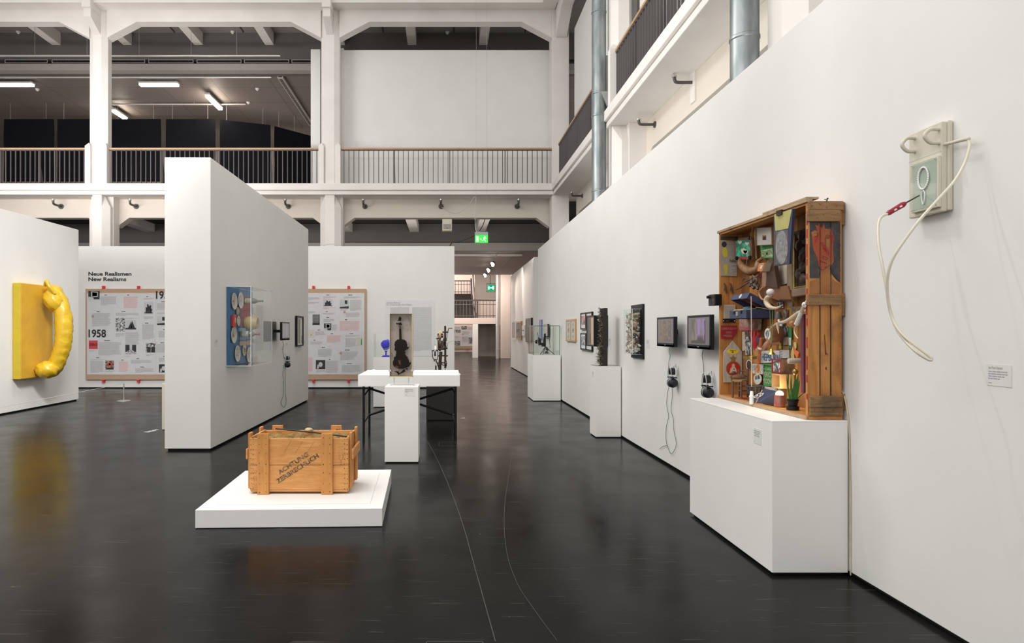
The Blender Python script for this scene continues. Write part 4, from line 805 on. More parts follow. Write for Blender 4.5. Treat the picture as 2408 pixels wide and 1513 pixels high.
# ================================================================ trestle table
t = thing('trestle_table', 'white-topped worktable on black crossed trestle legs', 'table', (-.5, 9.4, 0))
part(t, 'table_top', MB().box(-1.209, 8.85, .768, .206, 9.95, .928), m_ped, bevel=.003); part(t, 'cloth_corner', MB().prism([(-1.15, 9.93, .928), (-1.11, 9.95, .943), (-1.08, 9.95, .929)], (0, .012, 0)).prism([(.15, 8.95, .93), (.19, 8.9, .955), (.22, 8.88, .93)], (0, .1, 0)), m_ped)
LX = ((-1.145, -1.14), (.15, .125))
for xa in (-1.145, .15):
    for y in (8.98, 9.66): part(t, 'leg', MB().cyl((xa, y, 0), (xa, y, .768), .017, n=12), m_black, smooth=40)
    for z in (.68, .30): part(t, 'brace', MB().tube([(xa, 8.98, z-.06), (xa+(.04 if xa < 0 else -.04), 9.32, z+.02), (xa, 9.66, z-.03)], .011, 8), m_black, smooth=60)
for za, zc in ((.70, .31), (.31, .70)): part(t, 'cross_brace', MB().cyl((-1.11, 9.32, za), (.115, 9.32+(.03 if za > zc else -.03), zc), .016, n=10), m_black, smooth=40)
# ================================================================ black pedestal with the kinetic machine
t = pedestal('black pedestal behind the right end of the worktable', -.32, 10.9, .16, 11.38, .80); t.children[0].data.materials[0] = mat('black painted pedestal', (.014, .013, .013), .45)
m_rust = mat('brown iron', (.10, .065, .045), .45, metal=.6, c2=(.05, .035, .03), nz=.5, ns=30)
t = thing('kinetic_machine', 'rusty wheel and rod machine sculpture on the black pedestal', 'artwork', (-.05, 11.1, .80))
kq = lambda a, b_, y=11.1: at(1000+a*80/931, 750+b_*130/1513, y)
def K(name, pts, r, m_=None, s=1): part(t, name, MB().tube(spl([kq(*q) for q in pts], 4) if s else [kq(*q) for q in pts], r, 8), m_ or m_rust, smooth=60)
K('post', [(395, 1470), (405, 1200), (430, 900)], .028); K('post', [(548, 1360), (548, 900), (545, 640), (545, 200)], .018); K('wooden_spindle', [(545, 680), (545, 195)], .014, mat('spindle wood', (.30, .16, .11), .5))
part(t, 'foot_plate', MB().box(-.2, 10.98, .801, .08, 11.22, .815), m_rust); K('post_foot', [(548, 1380), (548, 1470)], .008); K('post_foot', [(290, 1280), (290, 1470)], .014); K('thin_rod', [(283, 1140), (288, 1290)], .004, m_chrome)
def wheel(c, rr, w_, m_, nm='wheel'): # wheels seen edge-on, axis along X
    h = part(t, nm, MB().lathe(kq(*c)-Vector((w_/2, 0, 0)), [(rr*.86, 0), (rr, 0), (rr*.97, w_/2), (rr, w_), (rr*.86, w_)], (1, 0, 0), 26), m_, smooth=40)
    part(h, 'spokes', MB().cyl(kq(*c)-Vector((w_*.8, 0, 0)), kq(*c)+Vector((w_*.8, 0, 0)), rr*.18, n=12), m_rust)
wheel((400, 430), .083, .034, mat('pale wooden rim', (.62, .46, .26), .5), 'wooden_wheel'); wheel((400, 700), .12, .036, m_rust, 'iron_wheel'); wheel((270, 860), .105, .030, m_chrome, 'steel_wheel'); wheel((565, 1230), .05, .03, m_rust, 'small_wheel')
part(t, 'gear_block', MB().box(kq(350, 850).x, 11.0, kq(0, 850).z, kq(510, 600).x, 11.2, kq(0, 600).z), m_rust, bevel=.01); part(t, 'counterweight', MB().ell(kq(465, 720), (.03, .05, .06), 12), m_rust, smooth=60)
K('fork', [(185, 865), (205, 1050), (230, 1110), (290, 1120), (335, 1105), (345, 1000), (348, 880)], .007); K('axle', [(185, 875), (350, 870)], .012, s=0); K('strut', [(240, 1170), (255, 1125), (290, 1130), (365, 1330)], .010); K('axle', [(345, 420), (455, 415)], .010, s=0)
K('arm', [(305, 550), (400, 520), (480, 490)], .014, s=0); K('arm', [(355, 1020), (460, 1010), (620, 1018)], .012, s=0); K('arm', [(470, 365), (630, 365)], .013, s=0); K('arm', [(330, 1220), (400, 1200), (560, 1210)], .010, s=0); K('arm', [(430, 1220), (490, 1275), (540, 1270)], .007, s=0)
K('lever', [(535, 690), (770, 590)], .006, mat('pale rod', (.6, .55, .42), .4), 0); K('hub', [(480, 830), (610, 800)], .018, s=0); K('frame_rod', [(475, 400), (500, 600), (510, 660)], .006); K('frame_rod', [(605, 380), (590, 540), (540, 640)], .005); K('crank', [(620, 360), (645, 250), (660, 245)], .006)
K('crank_handle', [(640, 248), (745, 248)], .019, mat('crank wood', (.5, .42, .28), .5), 0)
for a, b_ in ((525, 555), (570, 555), (525, 590), (570, 590)): part(t, 'knob', MB().ell(kq(a, b_), .014, 10), m_rust, smooth=60)
for a in (345, 455): K('clamp', [(a, 410), (a, 460), (a+(20 if a < 400 else -20), 500)], .008, mat('red lacquer metal', (.25, .03, .03), .4))
K('strut', [(510, 660), (545, 780), (560, 860)], .012); K('strut', [(350, 570), (352, 860)], .009, s=0); part(t, 'coil', MB().tube([kq(585+25*math.cos(i*.8), 720+45*math.sin(i*.8), 11.1+i*.002) for i in range(22)], .004, 6), m_rust)
single('power_switch', 'small white switch box clamped at the left edge of the black pedestal', 'switch', MB().box(-.345, 10.95, .62, -.322, 11.05, .72), m_chrome)
# ================================================================ blue globe in its case
t = pedestal('white pedestal of the blue globe, half behind the worktable', -1.44, 12.8, -.90, 13.3, PZ(841, 12.8))
zg = PZ(841, 12.8); t = thing('glass_case', 'clear case over the blue globe', 'display case', (-1.17, 13.05, zg)); mb = MB().box(-1.435, 12.805, zg, -.905, 13.295, PZ(786, 12.8)); part(t, 'glass_cover', mb, m_gl)
mb = MB()
for x in (-1.435, -.905): mb.box(x-.003, 12.802, zg, x+.003, 12.808, PZ(786, 12.8))
mb.box(-1.435, 12.802, PZ(786, 12.8)-.004, -.905, 12.808, PZ(786, 12.8)); part(t, 'glass_edges', mb, mat('glass edge', (.7, .74, .7), .3))
m_blue = mat('ultramarine pigment', (.045, .03, .62), .9, c2=(.035, .02, .5), ns=30, bump=.8, bs=70); c = at(906.5, 810.5, 13.0); rg = 10.6/F*13
t = thing('blue_globe', 'matt ultramarine globe on a matching blue foot', 'globe', (c.x+.02, 13.0, zg))
mb = MB().ell(c, rg, 28)
for v in mb.v: v += (v-c).normalized()*.0035*math.sin(v.x*90+math.sin(v.z*70)*2)*math.cos(v.z*80)
part(t, 'sphere', mb, m_blue, smooth=60)
mb = MB().tube([c+Vector((math.sin(a)*rg*1.14, 0, math.cos(a)*rg*1.14)) for a in [math.radians(x) for x in range(15, 216, 12)]], .008, 8); part(t, 'meridian_arc', mb, m_blue, smooth=60)
part(t, 'stem', MB().lathe((c.x+.01, 13, zg), [(.03, .03), (.016, .04), (.014, .10), (.02, .115), (.045, .13)], n=16), m_blue, smooth=50)
part(t, 'foot', MB().box(c.x-.075, 12.94, zg, c.x+.10, 13.06, zg+.016).box(c.x-.055, 12.95, zg+.016, c.x+.08, 13.05, zg+.033), m_blue, bevel=.004)
# ================================================================ right wall: pedestals, case, works
pedestal('white pedestal with the glass case, farthest along the right wall', 1.926, 13.92, 2.525, 14.88, 1.0025)
y0, y1, xa, xc, z0, z1 = 13.93, 14.75, 1.94, 2.50, 1.0025, PZ(766.5, 13.93)
t = thing('glass_case', 'glass case with dark edges over the tripod contraption', 'display case', ((xa+xc)/2, (y0+y1)/2, z0)); part(t, 'glass_cover', MB().box(xa, y0, z0, xc, y1, z1), m_glg)
mb = MB(); e = .004
for x in (xa, xc):
    for y in (y0, y1): mb.box(x-e, y-e, z0, x+e, y+e, z1)
for y in (y0, y1): mb.box(xa, y-e, z1-e, xc, y+e, z1+e)
for x in (xa, xc): mb.box(x-e, y0, z1-e, x+e, y1, z1+e)
part(t, 'glass_edges', mb, mat('dark glass edge', (.06, .09, .075), .3))
Y = 14.3; tq = lambda a, b_, y=Y: at(1190+a*150/1513, 720+b_*150/1513, y)
t = thing('tripod_contraption', 'small black camera-like contraption on three thin legs in the glass case', 'artwork', (2.25, Y, z0))
for q, y in (((812, 1140), 14.25), ((870, 1155), 14.1), ((1150, 1150), 14.15)):
    e1 = tq(*q, y); e1.z = z0+.004; part(t, 'leg', MB().tube([tq(935, 965), e1], .008, 8), m_steel)
def dark(q, y0, th, nm, m_=None): part(t, nm, MB().prism([tq(a, b_, y0) for a, b_ in q], (0, th, 0)), m_ or m_black)
dark([(905, 655), (945, 655), (945, 970), (880, 965), (885, 800)], 14.25, .1, 'body'); dark([(765, 740), (830, 780), (835, 930), (780, 935)], 14.2, .12, 'flap'); dark([(845, 870), (905, 880), (905, 960), (850, 960)], 14.15, .1, 'box')
part(t, 'lens', MB().cyl(tq(690, 845), tq(740, 850), .03, .05, 14), m_black); part(t, 'crank', MB().tube([tq(590, 825), tq(690, 845)], .005, 6), m_steel); part(t, 'antenna', MB().tube([tq(745, 630), tq(755, 690), tq(790, 830)], .006, 6), m_steel)
part(t, 'chain', MB().tube(spl([tq(770, 930), tq(820, 975), tq(880, 950), tq(860, 880), tq(830, 930)], 5), .006, 6), m_chrome, smooth=60); part(t, 'side_rod', MB().tube([tq(950, 770), tq(1030, 775), tq(1045, 1000)], .006, 6), m_steel)
part(t, 'tube', MB().cyl(tq(975, 1000), tq(985, 1060), .02, n=10), m_steel)
def rwp(px, X=2.55): return sx(px, X)
def pr(px0, py0, px1, py1, X=2.55):   # plane on a right-hand wall spanning two columns; px1 is the nearer one. returns plane, width, height
    Y0, Y1 = sx(px0, X), sx(px1, X); zb_, zt_ = PZ(py1, Y1), PZ(py0, Y1); return Pl((X, Y0, zb_), (0, -1, 0), UP), Y0-Y1, zt_-zb_
def picture(px0, py0, px1, py1, lab, fm, paint, X=2.55, th=.03, fw=.02, mat_c=None, mw=0, cat='picture', gl=False, name='framed_picture'):
    pl, W_, H_ = pr(px0, py0, px1, py1, X-th); t = thing(name, lab, cat, pl.p(W_/2, 0, 0))
    part(t, 'frame', MB().frame(pl, 0, 0, W_, H_, fw, -th, .004), fm, bevel=.002)
    if mat_c: part(t, 'mount', MB().pbox(pl, fw, fw, -th, W_-fw, H_-fw, -.004), mat_c)
    mb, ms = paint(pl, W_, H_, fw+mw); part(t, 'picture_sheet', mb, ms)
    if gl: part(t, 'glass_pane', MB().rect(pl, fw, fw, W_-fw, H_-fw, .002), m_gl)
    return t
def plain(m_, c=.0): return lambda pl, W_, H_, k: (MB().pbox(pl, k, k, -.02, W_-k, H_-k, c-.003), [m_])
m_blk = mat('black frame', (.012, .012, .013), .45, spec=.2); m_wfr = mat('light wooden frame', (.52, .30, .14), .5, c2=(.46, .26, .12), ns=12); m_mw = mat('mount board', (.74, .73, .71), .7)
for a, c_, y0, y1, lab in ((1331, 1341.4, 751, 803.5, 'left of the pair of slim light wooden frames on the right wall'), (1341.6, 1352.6, 750, 804.5, 'right of the pair of slim light wooden frames on the right wall')):
    def pf(pl, W_, H_, k):
        mb = MB().pbox(pl, k, k, -.02, W_-k, H_-k, -.004, 0); mb.words(pl, W_*.36, H_*.85, W_*.28, 5, .014, 1, .0, .4); mb.rect(pl, W_*.38, H_*.40, W_*.62, H_*.62, .0, 2); mb.words(pl, W_*.36, H_*.30, W_*.28, 5, .014, 1, .0, .4); return mb, [mat('aged paper', (.60, .60, .55), .7), m_grey, pho[0]]
    picture(a, y0, c_, y1, lab, m_wfr, pf, fw=.035)
m_rp = photo('red brick photograph', 18, .1, .75, (1, .42, .36)); m_bp = photo('bluish grey photograph', 24, .04, .6, (.85, .95, 1.1)); m_phot = photo('portrait photograph', 9, .02, .6, (1, .65, .45), (1, .3, 1))
for a, c_, y0, y1, m_, lab in ((1365, 1377, 735, 775.6, m_rp, 'upper left of the four black frames, showing a reddish photograph'), (1377.6, 1391.5, 733.2, 776, m_rp, 'upper right of the four black frames, partly behind the projecting black box'),
                               (1365, 1377, 783.5, 824.5, m_bp, 'lower left of the four black frames, showing a grey photograph'), (1377.6, 1391.5, 784, 827, m_bp, 'lower right of the four black frames, under the projecting black box')):
    def pf(pl, W_, H_, k, m_=m_):
        mb = MB().pbox(pl, k, k+.05, -.02, W_-k, H_-k-.02, -.003, 0); mb.pbox(pl, k-.01, k-.01, -.02, W_-k+.01, H_-k+.01, -.006, 1); mb.rect(pl, W_*.3, H_*.3, W_*.6, H_*.6, -.001, 2); return mb, [m_, m_mw, pho[0]]
    picture(a, y0, c_, y1, lab, m_blk, pf, fw=.018, mw=.02)
# projecting black box with picture
yb0, yb1 = 9.97, 10.5; Xf = 2.33; zb_, zt_ = PZ(815.5, yb0), PZ(742, yb0)
t = thing('shadow_box', 'deep black box with a glazed picture jutting from the wall behind the twig panel', 'artwork', (2.44, 10.2, zb_)); part(t, 'box', MB().box(Xf+.01, yb0, zb_, 2.55, yb1, zt_), m_blk, bevel=.003)
pl = Pl((Xf+.009, yb1, zb_), (0, -1, 0), UP); W_, H_ = yb1-yb0, zt_-zb_; part(t, 'front_frame', MB().frame(pl, 0, 0, W_, H_, .02, 0, .012), m_blk)
mb = MB().rect(pl, .02, .02, W_-.02, H_-.02, .003, 0); mb.rect(pl, .3, .03, .46, H_-.03, .004, 1); mb.quad([pl.p(.04, .03, .004), pl.p(.13, .03, .004), pl.p(.11, .32, .004), pl.p(.05, .40, .004)], 2); mb.quad([pl.p(.19, .05, .004), pl.p(.29, .05, .004), pl.p(.27, .22, .004), pl.p(.2, .2, .004)], 2)
part(t, 'picture_sheet', mb, [mat('sepia ground', (.17, .10, .075), .5, c2=(.10, .06, .05), ns=5), mat('pale ochre strip', (.60, .40, .22), .5, c2=(.66, .50, .33), ns=4), mat('dark brown shape', (.06, .035, .03), .6)]); part(t, 'glass_pane', MB().rect(pl, .02, .02, W_-.02, H_-.02, .009), glass('low glare glazing', (.98, .98, .97), .3))
# twig panel on pedestal
p = pedestal('tall narrow white pedestal under the twig panel', 2.17, 9.19, 2.535, 9.56, 1.03); part(p, 'dark_sheet', MB().box(2.175, 9.2, 1.03, 2.53, 9.55, 1.034), mat('dark mirror sheet', (.06, .05, .045), .15))
t = thing('twig_panel', 'upright dark board bristling with twigs, standing on the narrow pedestal', 'artwork', (2.33, 9.37, 1.034)); zt_ = PZ(725, 9.3)
part(t, 'board', MB().box(2.31, 9.3, 1.034, 2.372, 9.50, zt_), mat('charred board', (.035, .033, .028), .7, spec=.2, c2=(.035, .03, .026), ns=9), bevel=.004)
mt_ = [mat('dark twig', (.055, .045, .03), .7), mat('olive twig', (.15, .12, .065), .7), mat('pale twig', (.30, .27, .20), .7)]; mb = MB()
for i in range(330):
    z = R.uniform(1.05, zt_-.01); y = R.uniform(9.31, 9.49); k = R.random(); L_ = R.uniform(.03, .085)*(1.1 if z < 1.45 else .8); up = R.uniform(-.7, 1.2)
    d = Vector((-R.uniform(.35, 1), R.uniform(-.7, .7), up)).normalized(); p0 = Vector((2.312, y, z)); p1 = p0+d*L_*.6; p2 = p1+(d+Vector((R.uniform(-.3, .3), R.uniform(-.4, .4), R.uniform(-.5, .5)))).normalized()*L_*.5
    r_ = R.uniform(.0015, .0045); mb.tube([p0, p1, p2], [r_, r_, r_*.3], 5, 0 if k < .62 else 1 if k < .9 else 2)
for i in range(90):
    z = R.uniform(1.04, zt_-.02); y = R.uniform(9.31, 9.49); c = Vector((2.30-R.uniform(0, .03), y, z)); d = Vector((R.uniform(-1, .2), R.uniform(-1, 1), R.uniform(-.4, 1))).normalized(); e = d.orthogonal().normalized()*R.uniform(.004, .010)
    l = d*R.uniform(.02, .05); mb.quad([c, c+l*.5+e, c+l, c+l*.5-e], R.choice((0, 0, 1, 2)))
part(t, 'twigs', mb, mt_); t.children[-1]['kind'] = 'stuff'
# acrylic box of crumpled rubbish
t = thing('rubbish_box', 'clear acrylic box packed with crumpled paper on a black board', 'artwork', (2.5, 8.4, PZ(845, 8.15)))
part(t, 'back_board', MB().box(2.525, 8.15, PZ(845, 8.15), 2.548, 8.66, PZ(715, 8.15)), m_blk, bevel=.002); y0, y1, xa, xc = 8.2, 8.58, 2.41, 2.525; z0, z1 = PZ(834, 8.2), PZ(727, 8.2)
mcr = [mat('crumpled white paper', (.68, .66, .62), .6), mat('crumpled kraft paper', (.42, .28, .17), .7), mat('crumpled beige rag', (.50, .42, .33), .8), mat('dark scrap', (.06, .055, .05), .6), mat('silver foil', (.6, .62, .63), .25, metal=.8), mat('green scrap', (.08, .2, .12), .6), mat('red scrap', (.45, .08, .06), .6)]; mb = MB()
for i in range(470):
    c = Vector((R.uniform(xa+.02, xc-.02), R.uniform(y0+.02, y1-.02), R.uniform(z0+.02, z1-.06))); r_ = R.uniform(.014, .042); m_ = R.choices(range(7), (6, 5, 5, 2, 2, .6, .4))[0] if c.x < 2.46 and c.y > 8.3 else R.choices(range(7), (2, 6, 4, 3, 1, .5, .2))[0]
    q = Matrix.Rotation(R.uniform(0, 6), 3, 'X') @ Matrix.Rotation(R.uniform(0, 6), 3, 'Z'); k = len(mb.v); mb.ell(c, (r_, r_*R.uniform(.4, 1), r_*R.uniform(.3, .7)), 7, m_, q, .45, R)
    for v in mb.v[k:]: v.x = min(max(v.x, xa+.006), xc-.002); v.y = min(max(v.y, y0+.006), y1-.006); v.z = min(max(v.z, z0+.006), z1-.006)
part(t, 'crumpled_rubbish', mb, mcr); t.children[-1]['kind'] = 'stuff'
part(t, 'inner_board', MB().box(2.515, y0+.01, z0+.005, 2.524, y1-.01, z1-.005), m_blk); part(t, 'acrylic_box', MB().box(xa, y0, z0, xc, y1, z1), m_gl)
mb = MB(); e = .002
for x in (xa,): [mb.box(x-e, y-e, z0, x+e, y+e, z1) for y in (y0, y1)]
for z in (z0, z1): mb.box(xa-e, y0-e, z-e, xc, y0+e, z+e).box(xa-e, y0, z-e, xa+e, y1, z+e)
part(t, 'polished_edges', mb, mat('polished acrylic edge', (.75, .76, .74), .2))
for b_ in (0, 1):
    for a in (2.45, 2.5): part(t, 'screw', MB().cyl((a, y0-.001, (z0+.02, z1-.02)[b_]), (a, y0-.003, (z0+.02, z1-.02)[b_]), .004, n=8), m_chrome)
# headphones: local axes, u = X along the wall, +Y towards the viewer side, z up
m_hg = mat('grey headphone steel', (.62, .63, .64), .3, metal=.6); m_hb = mat('headphone leather', (.012, .013, .018), .35); m_pad = mat('grey ear cushion', (.32, .34, .38), .7)
def headphones(lab):
    t = thing('headphones', lab, 'headphones')
    for y in (.055, .0):
        part(t, 'wire_arch', MB().tube(spl([(-.045, y, -.07), (-.052, y, -.01), (-.035, y, .055), (0, y, .078), (.035, y, .055), (.052, y, -.01), (.045, y, -.07)], 5), .0035, 6), m_hg, smooth=60, world=False)
    part(t, 'headband', MB().prism([(-.03, .0, .02), (-.02, .0, .048), (0, .0, .058), (.02, .0, .048), (.03, .0, .02), (.026, .0, -.02), (.018, 0, .02), (0, 0, .035), (-.018, 0, .02), (-.026, 0, -.02)], (0, .055, 0)), m_hb, bevel=.004, world=False)
    for s in (-1, 1):
        h = part(t, 'ear_cup', MB().lathe((s*.028, .028, -.105), [(.030, -.012), (.050, -.008), (.052, .004), (.040, .016), (.012, .02)], (s, .25, 0), 24), m_hb, smooth=40, world=False)
        part(h, 'ear_cushion', MB().lathe((s*.018, .026, -.105), [(.030, -.012), (.048, -.006), (.050, .004), (.046, .008)], (s, .25, 0), 24), m_pad, smooth=50, world=False, label='grey round ear cushion')
        part(t, 'slider_block', MB().box(s*.05-.012, -.006, -.052, s*.05+.012, .06, -.040), m_hb, bevel=.002, world=False)
    part(t, 'wall_hook', MB().box(-.006, -.018, .02, .006, -.012, .10).box(-.004, -.012, .055, .004, .06, .062), m_chrome, world=False)
    return t
hp = headphones('grey and black headphones hanging below the monitor nearest the wooden altar box')
hp.location = (2.53-.02, sx(1667, 2.5), PZ(897, sx(1667, 2.5))); hp.rotation_euler = (0, 0, math.radians(90)); hp.scale = (1, 1, 1)
h2 = dup(hp, (2.51, sx(1582, 2.49), PZ(878, sx(1582, 2.49))), math.radians(90), 'grey and black headphones hanging below the darker monitor beside the rubbish box')
h3 = dup(hp, (-2.99, 3.0*F/(VX-672), PZ(845, 3.0*F/(VX-672))), math.radians(-90), 'black headphones hanging from the side of the tall partition')
h4 = dup(hp, (2.51, sx(1286.5, 2.5), PZ(822, sx(1286.5, 2.5))), math.radians(90), 'small distant headphones on the right wall seen through the glass case')
def cord(pts, lab, X=2.535, r=.0022, name='headphone_cord', left=False):
    P = [Vector((X if not left else -X, X*F/abs(p[0]-VX), PZ(p[1], X*F/abs(p[0]-VX)))) for p in pts]
    return single(name, lab, 'cord', MB().tube(spl(P, 6), r, 6), m_steel, smooth=60)
cord([(1574, 818), (1573, 828), (1576, 838), (1573, 850), (1572, 870), (1571, 885)], 'cord running from the darker monitor down to its headphones')
cord([(1574, 905), (1569, 930), (1568, 955), (1572, 980), (1567, 1005), (1566, 1030), (1569, 1048), (1578, 1068), (1588, 1055), (1590, 1040), (1585, 1015), (1583, 985), (1578, 965), (1581, 930), (1580, 907)], 'long looped headphone cord hanging below the darker monitor', r=.0025)
cord([(1551, 1057), (1558, 1051), (1569, 1048)], 'loose end of the looped cord sticking out to the left', r=.0025)
cord([(1653.5, 824), (1651, 838), (1654, 855), (1655, 880), (1653, 905), (1654, 930)], 'cord running from the purple monitor down behind its headphones', r=.0025)
cord([(664.5, 803), (667, 812), (665, 820), (666, 835), (669, 845)], 'cord running from the monitor of the tall partition to its headphones', 2.99, .004, left=True)
cord([(667, 858), (665, 880), (667, 905), (666, 930), (661, 948), (668, 959), (673, 945), (671, 925), (671, 900), (670, 858)], 'long looped cord hanging under the headphones of the tall partition', 2.99, .004, left=True)
# flat monitors
m_scr1 = mat('dim screen ground', (.09, .075, .075), .25)
def scr(name, e=.35, s=1, cols=((.1, .07, .05), (.25, .17, .11))):
    m = bpy.data.materials.new(name); m.use_nodes = True; N = m.node_tree.nodes; L = m.node_tree.links; b = N['Principled BSDF']; b.inputs['Roughness'].default_value = .25; b.inputs['Base Color'].default_value = (.02, .02, .02, 1)
    tc = N.new('ShaderNodeTexCoord'); mp = N.new('ShaderNodeMapping'); L.new(tc.outputs['Object'], mp.inputs[0]); mp.inputs['Scale'].default_value = s if isinstance(s, tuple) else (s, s, s)
    n = N.new('ShaderNodeTexNoise'); n.inputs['Scale'].default_value = 6; n.inputs['Detail'].default_value = 8; n.inputs['Distortion'].default_value = 1.2; L.new(mp.outputs[0], n.inputs[0]); r = N.new('ShaderNodeValToRGB'); L.new(n.outputs[0], r.inputs[0])
    e_ = r.color_ramp.elements; e_[0].position = .4; e_[1].position = .62; e_[0].color = (*cols[0], 1); e_[1].color = (*cols[-1], 1)
    if len(cols) > 2: q = e_.new(.5); q.color = (*cols[1], 1)
    L.new(r.outputs[0], b.inputs['Emission Color']); b.inputs['Emission Strength'].default_value = e; return m
m_s1 = scr('brown lit picture', .9, 2.4, ((.09, .075, .07), (.22, .14, .09))); m_s2 = scr('purple lit picture', .9, (1, 1.9, .45), ((.28, .17, .42), (.20, .16, .13), (.10, .09, .06))); m_s3 = mat('plain lit screen', (.26, .23, .235), .3, emit=.35); m_sbg = mat('lit screen border', (.10, .085, .085), .3, emit=.8)
def monitor(pl, W_, H_, lab, inner, dep=.035, bh=.04, back=None):
    t = thing('monitor', lab, 'monitor', pl.p(W_/2, 0, -dep)); part(t, 'casing', MB().pbox(pl, 0, 0, -dep, W_, H_, 0), m_black, bevel=.004)
    part(t, 'bezel', MB().frame(pl, 0, 0, W_, H_, .022, 0, .004).pbox(pl, 0, 0, 0, W_, bh, .004), m_black, bevel=.001)
    part(t, 'screen', MB().rect(pl, .022, bh, W_-.022, H_-.022, .002), m_sbg if inner is not m_s3 else m_s3)
    if inner is not m_s3: part(t, 'screen_image', MB().rect(pl, W_*.17, bh+.012, W_*.80, H_-.035, .003), inner)
    if inner is m_s2:
        mb = MB(); pts = [pl.p(W_*.17, bh+.012, .004)]; n = 40
        for i in range(n+1): u = .17+.63*i/n; pts.append(pl.p(W_*u, bh+.012+.02+(.075 if .45 < u < .72 else .02)*(.6+.4*math.sin(i*2.1))*(1-abs(u-.58)*1.2), .004))
        pts.append(pl.p(W_*.80, bh+.012, .004)); mb.quad(pts); mb.quad([pl.p(W_*.74, bh+.05, .004), pl.p(W_*.80, bh+.03, .004), pl.p(W_*.80, H_-.04, .004), pl.p(W_*.75, H_-.06, .004), pl.p(W_*.77, H_*.5, .004)]); part(t, 'screen_silhouette', mb, mat('lit dark foliage', (.05, .05, .04), .3, emit=.4))
    part(t, 'badge', MB().rect(pl, W_*.46, bh*.4, W_*.54, bh*.55, .005), m_lgrey); part(t, 'wall_mount', MB().pbox(pl, W_*.44, H_*.42, -dep-(back or .09), W_*.56, H_*.58, -dep), m_black); return t
Xm = 2.42
for a, c_, yt, yb_, lab, im in ((1545.5, 1585.5, 745, 817, 'dark-screened monitor on the right wall beside the rubbish box', m_s1), (1617, 1671, 740, 823, 'monitor with a purplish picture, next to the wooden altar box', m_s2)):
    Y0, Y1 = sx(a, Xm), sx(c_, Xm); monitor(Pl((Xm, Y0, PZ(yb_, Y1)), (0, -1, 0), UP), Y0-Y1, PZ(yt, Y1)-PZ(yb_, Y1), lab, im)
Y0, Y1 = 2.80*F/(VX-663), 2.80*F/(VX-680.5); monitor(Pl((-2.80, Y0, PZ(801, Y0)), (0, 1, 0), UP), Y1-Y0, PZ(757.5, Y0)-PZ(801, Y0), 'grey-screened monitor on the side of the tall partition', m_s3, back=.17)
Y0, Y1 = sx(1279, 2.48), sx(1288, 2.48); monitor(Pl((2.48, Y0, PZ(794, Y1)), (0, -1, 0), UP), Y0-Y1, PZ(762, Y1)-PZ(794, Y1), 'small distant monitor on the right wall behind the glass case', m_s1, back=.025)
picture(1268.2, 752, 1273, 799.5, 'narrow tall blue picture at the far end of the right wall', mat('blue frame', (.12, .17, .38), .5), plain(photo('blue print', 40, .25, .6, (.35, .45, 1))), fw=.02)
# pictures of the far warm wall
m_ow = mat('orange wood frame', (.42, .20, .07), .5)
picture(1203.5, 753, 1212, 801, 'pale framed picture, farthest on the warm corridor wall', m_wall, plain(mat('pale drawing', (.48, .42, .38), .7)), X=2.74, th=.03, fw=.08)
picture(1214, 755.5, 1225, 800, 'grey picture with dark handwriting and an orange wooden frame', m_ow, lambda pl, W_, H_, k: (MB().pbox(pl, .02, .02, -.02, W_-.02, H_-.02, -.003, 0).words(pl, W_*.06, H_*.6, W_*.8, 2, .06, 1, .0, .6), [mat('grey drawing', (.22, .195, .18), .7), m_ink]), X=2.74, th=.05, fw=.06)
picture(1227, 765, 1233.5, 790.5, 'small picture with a brown figure in a white frame on the corridor wall', m_mw, plain(mat('brown figure ground', (.20, .09, .04), .6)), X=2.74, th=.03, fw=.16)
picture(1236, 747.5, 1249, 806.5, 'tall dark brown picture in a black frame, nearest on the corridor wall', m_blk, plain(mat('dark brown canvas', (.10, .065, .05), .6, c2=(.15, .1, .07), nz=.4, ns=6)), X=2.74, th=.05, fw=.05)
# framed work, print and captions on the tall partition
def pl_l(px0, py0, px1, py1, X=3.01):
    Y0, Y1 = X*F/(VX-px0), X*F/(VX-px1); return Pl((-X, Y0, PZ(py1, Y0)), (0, 1, 0), UP), Y1-Y0, PZ(py0, Y0)-PZ(py1, Y0)
pl, W_, H_ = pl_l(698, 743, 713, 815.5, 2.97); t = thing('framed_picture', 'black framed collage with a brown strip at the far edge of the tall partition', 'picture', pl.p(W_/2, 0, 0))
part(t, 'frame', MB().frame(pl, 0, 0, W_, H_, .03, -.03, .01), m_blk); part(t, 'mount', MB().pbox(pl, .03, .03, -.03, W_-.03, H_-.03, -.01), m_mw); part(t, 'picture_sheet', MB().rect(pl, W_*.32, .06, W_*.55, H_-.06, -.006, 0).rect(pl, W_*.75, .06, W_*.9, H_*.35, -.006, 1), [mat('brown paper strip', (.38, .27, .2), .7), m_grey])
pl, W_, H_ = pl_l(619, 755, 650, 805); t = thing('text_sheet', 'dense dark square of printed text on the tall partition, beside the acrylic case', 'text panel', pl.p(W_/2, 0, 0)); part(t, 'sheet', MB().rect(pl, 0, 0, W_, H_, .002), mat('grey paper', (.42, .40, .39), .8)); part(t, 'body_text', MB().words(pl, .01, H_-.005, W_-.02, 26, (H_-.02)/26, 0, .004, .62, rag=.03), m_ink)
pl, W_, H_ = pl_l(619, 718, 638, 822); t = thing('wall_text', 'faint columns of pale grey print beside the dense text square', 'text panel', pl.p(W_/2, 0, 0)); part(t, 'body_text', MB().words(pl, -.42, H_, W_*.95, 44, .017, 0, .0015, .4, rag=.3), m_lgrey)
